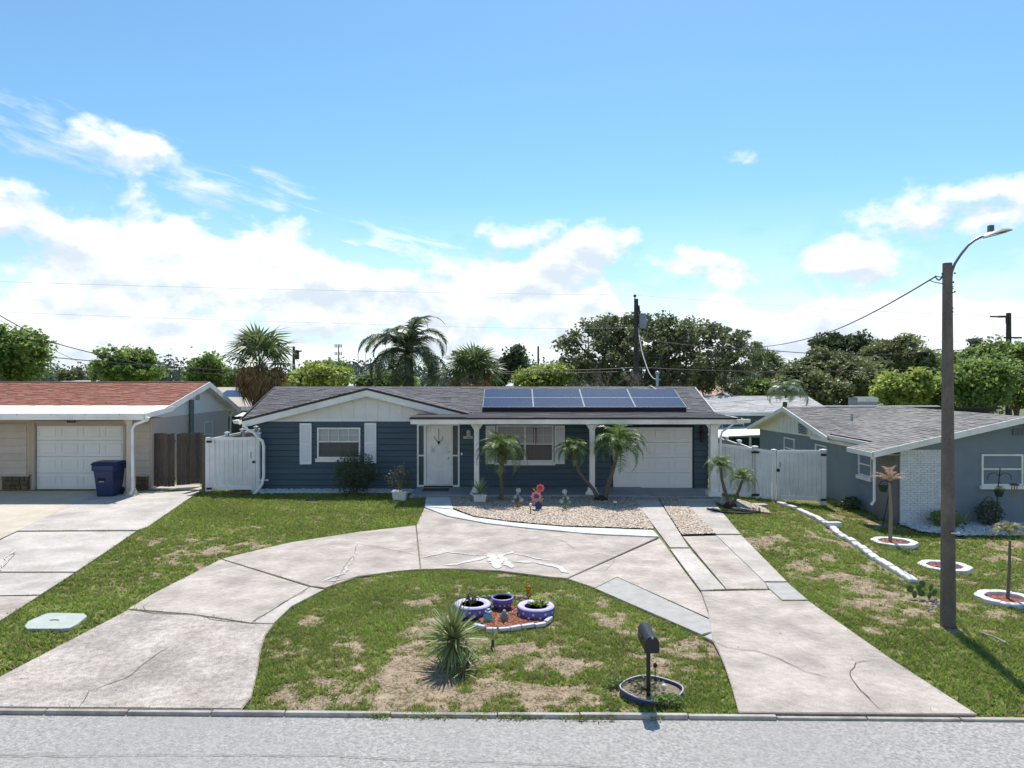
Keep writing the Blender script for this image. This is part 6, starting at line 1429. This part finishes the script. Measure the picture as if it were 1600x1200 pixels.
bush('creeping_weed', 'sparse small leaved weeds growing inside the mailbox ring', cx-.08, cy+.02, .04, .24, .06, 300, .035, olive_leaf, 32, cat='plant', ry=.2)
bush('creeping_weed', 'low weed clump left of the mailbox ring', cx-.42, cy+.2, 0, .16, .05, 200, .04, green_leaf, 33, cat='plant', ry=.1)
q2 = Vector((cx+.14, cy-.05, .05)); o = E('glass_globe', q2, 'small clear glass globe light inside the mailbox ring', 'garden light'); part('globe', MB().ball(q2+Vector((0, 0, .05)), .035, n=10, m=8), MATS['frosted'], o, smooth=True); part('stake', MB().tube([q2, q2+Vector((0, 0, .03))], .01, 6), dark_metal, o)
q2 = Vector((cx+.08, cy+.18, .04)); o = E('solar_light', q2, 'thin dark solar stake behind the mailbox post', 'garden light'); part('stake', MB().tube([q2, q2+Vector((0, 0, .25))], .006, 5), dark_metal, o); part('cap', MB().lathe(q2+Vector((0, 0, .2)), [(.02, 0), (.03, .03), (.005, .06)], 8), dark_metal, o)
# utility cover
o = E('utility_cover', G(85, 970), 'pale green square utility cover set in the left lawn', 'utility cover'); pc = [G(x_, y_, .035) for x_, y_ in ((38, 978), (44, 970), (70, 959), (80, 957), (131, 958), (136, 962), (120, 975), (108, 981), (95, 982), (42, 982))]
part('lid', MB().prism([(v.x, v.y, -.02) for v in pc], (0, 0, .055)), M('pale_green_concrete', (.36, .41, .37), (.43, .47, .44), scale=5, rough=.85), o, bevel=.01); a, b = G(78, 969, .04), G(92, 969, .04); part('handle_slot', MB().tube([a, a.lerp(b, .5)+Vector((0, .02, 0)), b], .008, 5), joint_dark, o); SLABS.append([(v.x, v.y) for v in pc])
# rubbish bin
p = G(171, 775); x, y = p.x, p.y; bb = M('bin_blue', (.012, .028, .085), (.016, .036, .10), scale=3, rough=.4)
o = E('wheelie_bin', p, 'dark blue wheeled rubbish bin beside the tan porch column', 'bin'); w0, w1 = .25, .31; zt = 1.10
vs = [(x-w0, y-.28, .03), (x+w0, y-.28, .03), (x+w0, y+.28, .03), (x-w0, y+.28, .03), (x-w1, y-.38, zt-.22), (x+w1, y-.38, zt-.22), (x+w1, y+.38, zt-.22), (x-w1, y+.38, zt-.22)]
fc = [(3, 2, 1, 0), (4, 5, 6, 7), (0, 1, 5, 4), (1, 2, 6, 5), (2, 3, 7, 6), (3, 0, 4, 7)]
part('bin_body', MB().add(vs, fc), bb, o, bevel=.03); part('bin_collar', MB().box(x-w1-.04, x+w1+.04, y-.42, y+.42, zt-.25, zt-.05), bb, o, bevel=.03)
part('lid', MB().prism([(x-w1-.07, y-.46, zt-.05), (x-w1-.07, y+.46, zt-.05), (x-w1-.05, y+.2, zt+.04), (x-w1-.05, y-.3, zt+.03)], (2*w1+.13, 0, 0)), bb, o, bevel=.015)
part('handle', MB().tube([(x-w1-.08, y-.2, zt-.02), (x-w1-.13, y-.2, zt-.1), (x-w1-.13, y+.2, zt-.1), (x-w1-.08, y+.2, zt-.02)], .02, 8), bb, o, smooth=True); part('bin_bar', MB().box(x-.14, x+.02, y-.355, y-.31, .50, .53), M('pale_bar', (.35, .37, .42), rough=.4), o)
part('bin_recess', MB().box(x-.18, x+.06, y-.352, y-.31, .535, .63), M('bin_recess_shade', (.006, .01, .02), rough=.8), o)  # raised block, darkened bin colour standing in for shade inside a recess
part('wheel', MB().tube([(x-w0-.02, y+.3, .13), (x-w0+.06, y+.3, .13)], .13, 14), dark_metal, o); part('wheel', MB().tube([(x+w0-.06, y+.3, .13), (x+w0+.02, y+.3, .13)], .13, 14), dark_metal, o)
o = E('garden_hose', G(375, 772), 'dark red hose lying on the grass below the white gate', 'hose'); part('hose', MB().tube([G(355, 770)+Vector((0, 0, .03)), G(372, 773)+Vector((0, 0, .04)), G(392, 773)+Vector((0, 0, .03)), G(375, 775)+Vector((0, 0, .06))], .025, 8), M('hose_red', (.18, .03, .03), rough=.5), o, smooth=True)
o = E('house_downspout', (-8.6, 23.6, 2), 'thick white downspout at the left corner of the navy house', 'downspout')
part('gutter_end', MB().prism([(-9.15, 23.75, 2.40), (-9.35, 23.75, 2.40), (-9.28, 23.75, 2.29), (-9.12, 23.75, 2.27)], (0, .5, 0)), white, o)
part('pipe', MB().tube([P(383, 664, 23.9), P(386, 671, 23.9), P(397, 676, 23.8), P(403, 684, 23.75), P(410, 689, 23.7), P(412, 697, 23.7), P(412, 745, 23.6), P(409, 757, 23.5), P(402, 767, 23.4), P(396, 773, 23.3)], .05, 10), white, o, smooth=True); part('strap', MB().box(-8.42, -8.1, 23.62, 23.66, .40, .44), white, o)
o = E('white_splash_block', G(1188, 797), 'thin pale slab on the grass at the foot of the right gate', 'slab'); q = G(1180, 790); part('slab', MB().box(q.x-.5, q.x+.35, q.y-.15, q.y+.15, q.z-.02, q.z+.05), kmat, o, bevel=.01)
o = E('bed_border', G(1160, 805), 'black plastic edging round the gravel of the twin palm', 'edging'); part('edging_strip', MB().tube([G(1105, 797)+Vector((0, 0, .04)), G(1130, 803)+Vector((0, 0, .05)), G(1165, 805)+Vector((0, 0, .05)), G(1187, 802)+Vector((0, 0, .05)), G(1186, 796)+Vector((0, 0, .04))], .03, 6), M('edging_black', (.02, .02, .022), rough=.7), o)
# ================================================================== RIGHT LAWN
wb = M('white_block', (.56, .56, .60), (.66, .66, .70), scale=14, rough=.8, bump=.2, hue_obj=.07)
o = E('block_edging', G(1330, 850), 'line of white painted concrete blocks dividing the right lawns', 'block edging')
ctrl = [G(*q) for q in ((1213, 787), (1245, 798), (1275, 813), (1297, 826), (1300, 832), (1330, 850), (1365, 876), (1400, 896), (1422, 911))]
tot = []
for a, b in zip(ctrl[:-1], ctrl[1:]):
    n = max(1, round((b-a).length/.42))
    for i in range(n): tot.append((a.lerp(b, i/n), b-a))
for i, (c, d) in enumerate(tot):
    d = d.normalized(); n = Vector((-d.y, d.x, 0)); s = random.uniform(.34, .37); off = n*random.uniform(-.02, .02); z = terr(c.x, c.y)-.02
    q = [c+off, c+off+d*s, c+off+d*s+n*.17, c+off+n*.17]; part('block', MB().prism([(v.x, v.y, z) for v in q], (0, 0, .09+random.uniform(0, .02))), wb, o, bevel=.025, )
c = G(1304, 826); part('block', MB().box(c.x-.22, c.x+.2, c.y-.02, c.y+.16, c.z+.05, c.z+.17), wb, o, bevel=.02)
for s_ in tot: RINGS.append((s_[0].x+.05, s_[0].y+.08, .22))
def ring_edge(lab, px, py, wpx, mulch=True):
    c = G(px, py); r = wpx/2/F*c.y; o = E('scalloped_tree_ring', c, lab, 'tree ring', 'white scalloped tree rings'); n = 8; RINGS.append((c.x, c.y, r*.95))
    for k in range(n):
        a0 = 2*math.pi*k/n; a1 = 2*math.pi*(k+1)/n; pts = []
        for j in range(5):
            a = a0+(a1-a0)*j/4; rr_ = r*(1+.07*math.sin(math.pi*j/4)); pts.append((c.x+math.cos(a)*rr_, c.y+math.sin(a)*rr_*.92, c.z-.03))
        for j in range(4, -1, -1):
            a = a0+(a1-a0)*j/4; rr_ = r*.68*(1+.06*math.sin(math.pi*j/4)); pts.append((c.x+math.cos(a)*rr_, c.y+math.sin(a)*rr_*.92, c.z-.03))
        part('scalloped_block', MB().prism(pts, (0, 0, .11+random.uniform(0, .012))), wb, o, bevel=.012)
    part('mulch', MB().lathe((c.x, c.y, c.z), [(r*.70, .02), (.001, .05)], 16, 1, .92), MATS['mulch_base'], o)
    poly = [Vector((c.x+math.cos(a*.5)*r*.66, c.y+math.sin(a*.5)*r*.6, 0)) for a in range(12)]; stones(poly, 700, .028, MATS['red_mulch'], 'red_mulch', 'brown red mulch chips inside the %s' % lab, z=.04); return c
c1 = ring_edge('white scalloped block ring round the dead young palm', 1397, 850, 64)
c2 = ring_edge('white scalloped block ring partly hidden behind the lamp pole with no tree', 1476, 889, 72)
c3 = ring_edge('white scalloped block ring round the young palm at the right edge', 1572, 940, 82)
# dead young palm
dead = M('dead_frond', (.36, .22, .14), island=[(.28, .17, .11), (.45, .30, .21), (.52, .38, .29)], rough=.8, trans=.2); dm = [me_from(pinnate(.62, 1.0, 18, .14, .018, 60+k, lift=.6, vee=.5), 'frond', dead) for k in range(2)]
Y = c1.y; bs = Vector((c1.x-.1, c1.y, c1.z+.04))
palm('young_palm', 'dead young palm with curled brown fronds on the right lawn', P(1391, 752, Y), [bs, P(1392, 800, Y), P(1390, 755, Y)], [.045, .04, .03], 9, dm, 1.0, seed=8, boots=False, el0=-.1, el1=.9, bark_m=M('pale_stem', (.26, .22, .17), rough=.9))
ym = [me_from(pinnate(.75, 1.9, 20, .2, .02, 70+k, lift=.55, vee=.4), 'frond', M('olive_frond', (.16, .17, .07), island=[(.10, .12, .05), (.22, .23, .10), (.38, .36, .22)], rough=.5, trans=.3)) for k in range(2)]
Y = c3.y; bs = Vector((c3.x+.03, c3.y, c3.z+.04))
palm('young_palm', 'young olive green palm at the right edge of the lawn', P(1578, 835, Y), [bs, P(1577, 890, Y), P(1578, 845, Y)], [.03, .025, .02], 15, ym, .62, seed=9, boots=False, el0=.1, el1=1.4, bark_m=M('grey_stem', (.14, .12, .10), rough=.9))
# prickly pear
p = G(1440, 935); o = E('prickly_pear', p, 'small prickly pear cactus left of the lamp pole', 'cactus'); cm_ = M('cactus_green', (.06, .11, .04), (.09, .15, .055), scale=20, rough=.6); rr = random.Random(3)
for dx, dz, ty in ((-.14, .08, .3), (0, .09, -.2), (.11, .07, .4), (-.06, .20, .1), (.03, .24, -.3), (.14, .20, .5), (-.2, .17, -.4), (.20, .12, .2)):
    m = MB().ball((0, 0, 0), .055, .014, .068, 12, 8); q = part('pad', m, cm_, o, smooth=True, local=True, loc=(dx, rr.uniform(-.06, .06), dz), rot=(rr.uniform(-.3, .3), rr.uniform(-.5, .5), ty))
# shepherd hooks with baskets
def hook(lab, bx_, by_, tilt, arms, hz=1.9):
    o = E('plant_hook', (bx_, by_, terr(bx_, by_)), lab, 'plant hook', 'black shepherd hooks on the right lawn'); b = Vector((bx_, by_, terr(bx_, by_))); top = b+Vector((tilt, 0, hz)); part('rod', MB().tube([b, top], .014, 6), dark_metal, o)
    for s in arms:
        a = b.lerp(top, .86); part('hook_arm', MB().tube([a, a+Vector((s*.12, 0, .1)), a+Vector((s*.26, 0, .08)), a+Vector((s*.34, 0, -.02)), a+Vector((s*.34, 0, -.1))], .009, 6), dark_metal, o)
    return b.lerp(top, .86)
h1 = hook('black shepherd hook leaning by the corner of the grey blue house', P(1379, 800, 20.6).x, 20.6, .28, (-1,), 1.45)
h2 = hook('black shepherd hook with two arms in front of the right window', P(1554, 830, 20.4).x, 20.4, .16, (-1, 1), 1.75)
def basket(lab, c, r, leaf=True):
    o = E('hanging_basket', c, lab, 'hanging basket', 'green hanging baskets'); part('pot', MB().lathe(c, [(r*.7, 0), (r, .15), (r*1.06, .15), (r*1.06, .175), (r*.9, .175)], 14), M('pot_green', (.012, .04, .025), rough=.5), o); part('hanger', MB().tube([c+Vector((-r, 0, .17)), c+Vector((0, 0, .48)), c+Vector((r, 0, .17))], .005, 4), dark_metal, o)
    if leaf:
        rs = np.random.RandomState(4); q = rs.normal(0, 1, (160, 3))*np.array([r*.5, r*.5, .05])+np.array([0, 0, .2]); np_mesh('foliage', leaf_quads(q, .06, rs), 4, yellow_leaf, parent=o)
basket('dark green hanging basket behind the dead young palm', Vector((P(1380, 768, 20.6).x, 20.6, P(1380, 768, 20.6).z)), .13, False)
basket('green hanging basket with pale leaves under the right window sill', Vector((P(1561, 776, 20.4).x, 20.4, P(1561, 776, 20.4).z)), .12)
c = P(1585, 758, 20.4); o = E('wind_chime', c, 'small bamboo wind chime hanging on the right shepherd hook', 'wind chime'); part('disc', MB().lathe(c, [(.12, 0), (.13, .02), (.05, .05)], 12), M('wood_brown', (.12, .08, .05), rough=.8), o)
for k in range(6): a = k*1.05; part('tube', MB().tube([c+Vector((.07*math.cos(a), .07*math.sin(a), 0)), c+Vector((.08*math.cos(a), .07*math.sin(a), -.3-.03*(k % 3)))], .012, 6), M('bamboo', (.30, .22, .11), rough=.7), o)
# ================================================================== POLES AND WIRES
conc = M('lamp_concrete', (.125, .11, .092), (.17, .15, .128), scale=5, rough=.85, bump=.35, bscale=40, stretch=(1, 1, .6), col3=(.09, .08, .07), scale3=2, speck=.10, speck_s=40)
b = G(1481.5, 977); x, y = b.x, b.y; Y = y; RINGS.append((x, y, .13))
o = E('street_lamp', b, 'concrete street lamp with curved arm on the right lawn', 'street lamp')
zt = P(1480, 411, Y).z
def tap(x, y, z0, z1, r0, r1):
    m = MB(); k = .35; ring = lambda r: [(r, -r*k), (r, r*k), (r*k, r), (-r*k, r), (-r, r*k), (-r, -r*k), (-r*k, -r), (r*k, -r)]
    vs = [(x+a, y+c, z0) for a, c in ring(r0)]+[(x-.012+a, y+c, z1) for a, c in ring(r1)]; return m.add(vs, [tuple(range(7, -1, -1)), tuple(range(8, 16))]+[(i, (i+1) % 8, 8+(i+1) % 8, 8+i) for i in range(8)])
part('pole', tap(x, y, -.1, zt, .108, .066), conc, o, bevel=.006)
part('pole_band', MB().box(x-.02, x+.11, y-.12, y-.1, P(1486, 830.5, Y).z-.008, P(1486, 830.5, Y).z+.008), white, o)
arm = [P(1487, 425, Y), P(1492, 412, Y), P(1501, 398, Y), P(1513, 383, Y), P(1523, 375, Y), P(1534, 369.5, Y)]
armm = M('arm_grey', (.16, .17, .20), rough=.45, metal=.5); part('arm', MB().tube([arm[0]-Vector((.02, 0, .25))]+arm, .021, 8), armm, o, smooth=True)
a, e = P(1532, 372, Y), P(1577, 361, Y); d = (e-a); hd = MB(); N_ = 9; sec = []
for i in range(N_+1):
    t = i/N_; c = a.lerp(e, t); w = .16*math.sin(math.pi*min(1, .12+.80*t))**.6+.015; h = .05*math.sin(math.pi*min(.97, .1+.82*t))**.7+.008; c = c+Vector((0, 0, .018*math.sin(math.pi*t)))
    sec.append([c+Vector((0, w*math.cos(q*math.pi/5), (h if math.sin(q*math.pi/5) > 0 else h*.25)*math.sin(q*math.pi/5))) for q in range(10)])
vs = [v for s_ in sec for v in s_]; hd.add(vs, [(i*10+k, i*10+(k+1) % 10, (i+1)*10+(k+1) % 10, (i+1)*10+k) for i in range(N_) for k in range(10)]+[tuple(range(9, -1, -1)), tuple(N_*10+k for k in range(10))])
L_ = part('lamp_head', hd, M('lamp_shell', (.30, .31, .33), rough=.55, metal=.1), o, smooth=True); u_ = (e-a).normalized(); q0, q1 = a+u_*.10+Vector((0, 0, -.006)), a+u_*.36+Vector((0, 0, -.004)); part('lens', MB().prism([q0+Vector((0, -.09, 0)), q1+Vector((0, -.10, 0)), q1+Vector((0, .10, 0)), q0+Vector((0, .09, 0))], (0, 0, -.012)), M('lens_tan', (.30, .25, .18), rough=.3), L_)
part('photocell', MB().box(P(1548, 355, Y).x-.035, P(1548, 355, Y).x+.035, Y-.035, Y+.035, P(1548, 364, Y).z-.02, P(1548, 352, Y).z), M('cell_grey', (.09, .11, .15), rough=.4), L_, bevel=.006)
for py in (428, 432): part('bolt', MB().ball((x+.05, y-.085, P(1, py+25*(py == 432), Y).z), .016, n=6, m=4), dark_metal, o)
for py in (449, 452, 458, 482, 488): part('bolt', MB().ball((x+.03, y-.075, P(1, py, Y).z), .010, n=6, m=4), dark_metal, o)
part('clevis', MB().tube([(x-.06, Y, P(1, 430, Y).z), (x-.10, Y, P(1, 427, Y).z)], .012, 5).tube([(x+.03, Y, P(1, 441, Y).z), (x+.09, Y, P(1, 441, Y).z)], .015, 5), dark_metal, o)
cable = M('cable', (.04, .04, .045), rough=.6); cable_pale = M('cable_grey', (.38, .42, .46), rough=.6)
woodp = M('utility_wood', (.045, .04, .038), (.075, .068, .06), scale=4, rough=.95, stretch=(1, 1, .2))
def upole(lab, px, ytop, Y, r):
    x = (px-800)/F*Y; zt = P(px, ytop, Y).z; o = E('utility_pole', (x, Y, -.6), lab, 'utility pole', 'wooden utility poles'); part('pole', MB().tube([(x, Y, -.6), (x, Y, zt)], [r*1.15, r*.8], 10), woodp, o, smooth=True); return o
o = upole('near dark utility pole with grey transformer in front of the big oak', 994, 467, 40, .15)
c = P(1003.5, 502, 40); part('transformer', MB().lathe((c.x, 39.8, c.z-.42), [(.19, 0), (.20, .02), (.20, .78), (.17, .84), (.02, .86)], 16), M('transformer_grey', (.22, .28, .34), rough=.5), o, smooth=True); part('transformer_bracket', MB().box(c.x-.35, c.x, 39.9, 40.0, c.z-.1, c.z).box(c.x-.35, c.x, 39.9, 40.0, c.z+.2, c.z+.3), dark_metal, o)
c = P(992, 463, 40); part('insulator', MB().lathe((c.x, 40, c.z-.3), [(.03, 0), (.03, .25), (.08, .27), (.08, .38), (.02, .42)], 8), dark_metal, o); c = P(999, 483, 40); part('fuse', MB().tube([(c.x, 39.9, c.z-.3), (c.x-.05, 39.9, c.z+.2)], .05, 6), dark_metal, o)
o = upole('far utility pole right of the left cabbage palm', 459, 541, 105, .22); c = P(463, 553, 105); part('transformer', MB().lathe((c.x+.2, 104.6, c.z-.8), [(.35, 0), (.35, 1.3), (.05, 1.4)], 10), dark_metal, o); part('crossarm', MB().box(c.x-.5, c.x+.8, 104.8, 105, c.z+.3, c.z+.5), woodp, o)
upole('thin far utility pole above the bright green bush', 841, 541, 100, .16)
o = upole('dark utility pole with short crossarm near the right edge', 1576, 489, 45, .18); c = P(1567, 495, 45); part('crossarm', MB().box(c.x-.35, c.x+.3, 44.8, 44.95, c.z-.06, c.z+.06), woodp, o); part('insulator', MB().lathe((c.x+.1, 44.8, c.z-.45), [(.06, 0), (.07, .35), (.03, .4)], 8), dark_metal, o)
part('insulator', MB().tube([(c.x-.9, 44.85, c.z), (c.x-.3, 44.85, c.z)], .05, 6), dark_metal, o); part('crossarm', MB().box(c.x-.1, c.x+1.0, 44.7, 44.8, P(1, 528, 45).z-.05, P(1, 528, 45).z+.05), woodp, o)
o = upole('tiny distant utility pole with crossarm above the palm at centre right', 1238, 577, 250, .2); c = P(1238, 577.5, 250); part('crossarm', MB().box(c.x-1.4, c.x+1.4, 249.8, 250, c.z-.2, c.z+.1), woodp, o)
x = (529-800)/F*350; zt = P(529, 538, 350).z; o = E('cell_tower', (x, 350, 0), 'distant slim cell tower beside the queen palm', 'cell tower'); gm = M('tower_grey', (.22, .25, .28), rough=.6); part('mast', MB().tube([(x, 350, 0), (x, 350, zt)], [.5, .25], 8), gm, o)
for z in (zt-.8, zt-4.6):
    for k in range(5): part('antenna', MB().box(x-1.6+k*.8-.18, x-1.6+k*.8+.18, 349.3, 349.8, z-.8, z+.8), gm, o)
def wire(lab, pts, r, sag=0.0, mat=None, n=14):
    P_ = [Vector(p) for p in pts]; line = []
    for a, b in zip(P_[:-1], P_[1:]):
        for i in range(n): t = i/n; line.append(a.lerp(b, t)-Vector((0, 0, 4*sag*t*(1-t))))
    line.append(P_[-1]); o = E('overhead_wire', line[0], lab, 'wire'); part('cable', MB().tube(line, r, 5), mat or cable, o); return o
wire('highest faint wire running left to right across the clouds', [P(-200, 433, 40), P(992, 461, 40), P(1566, 494, 45), P(1800, 500, 48)], .007, .15, cable_pale)
wire('second faint wire crossing the clouds above the cabbage palm', [P(-200, 478, 40), P(640, 508, 40), P(992, 512, 40)], .006, .1, cable_pale)
wire('drooping wire falling from the upper left down to the trees', [P(-60, 455, 30), P(75, 533, 34), P(250, 573, 42)], .022, .1)
wire('thin service wire falling from the upper left to the red roof', [P(-60, 460, 28), P(140, 572, 28), P(180, 600, 28)], .008, .2)
wire('thick cable line just above the red roof and behind the trees', [P(60, 556, 42), P(300, 575, 42), P(560, 588, 42), P(860, 578, 41), P(994, 574, 40), P(1250, 581, 43), P(1600, 570, 45)], .025, .06)
wire('lower cable line left of the cabbage palm', [P(250, 578, 42), P(300, 581, 42), P(420, 585, 42), P(994, 580, 40)], .018, .1)
wire('cable sagging from the lamp pole down to the big oak', [P(1474, 427, Y), P(1462, 432, Y+.5), P(1290, 521, 22), P(1185, 542, 31), P(998, 560, 40)], .013, .08)
wire('short stay wire at the lamp pole top', [P(1475, 434, Y), P(1461, 431, Y+.5)], .008, 0); wire('lower stay wire at the lamp pole top', [P(1475, 443, Y), P(1452, 438, Y+.8)], .008, .01)
wire('cable running from the big oak to the right utility pole', [P(998, 530, 40), P(1190, 546, 42), P(1350, 553, 43), P(1450, 549, 44), P(1576, 538, 45)], .024, .1)
wire('thin upper wire near the right utility pole', [P(1420, 534, 45), P(1576, 527, 45), P(1700, 545, 45)], .009, .1, cable_pale)
wire('white service drop curving from the transformer to the roof mast', [P(997, 512, 39.8), P(1008, 565, 34), P(1027, 592, 27.9)], .020, .25, cable_pale)
wire('pale guy wire slanting down from the right utility pole', [P(1577, 535, 45), P(1625, 640, 45)], .03, 0, cable_pale)
# debris on right lawn
p = G(1460, 948); o = E('stone_heap', p, 'small pile of grey rubble at the left foot of the lamp pole', 'rubble'); rr = random.Random(8)
for k in range(14): q = G(1446+rr.uniform(0, 24), 943+rr.uniform(-6, 12)); part('rubble_stone', MB().ball(q+Vector((0, 0, .015)), rr.uniform(.015, .035), .02, .018, 6, 4), MATS['grey_stone'], o)
p = G(1560, 1000); o = E('dead_branch', p, 'grey dead palm frond lying on the lawn right of the lamp pole', 'dead frond')
mb = MB(); a0, a1 = G(1535, 992), G(1572, 1008); mb.tube([a0+Vector((0, 0, .02)), a0.lerp(a1, .5)+Vector((0, 0, .05)), a1+Vector((0, 0, .03))], [.008, .01, .02], 5)
for k in range(16): t = k/16; q = a0.lerp(a1, t)+Vector((0, 0, .04)); mb.add([q, q+Vector((.02, 0, 0)), q+Vector((rr.uniform(-.05, .08), rr.uniform(-.18, .18), -.02))], [(0, 1, 2)])
part('frond', mb, M('dead_grey', (.28, .27, .26), rough=.9), o)
grass()
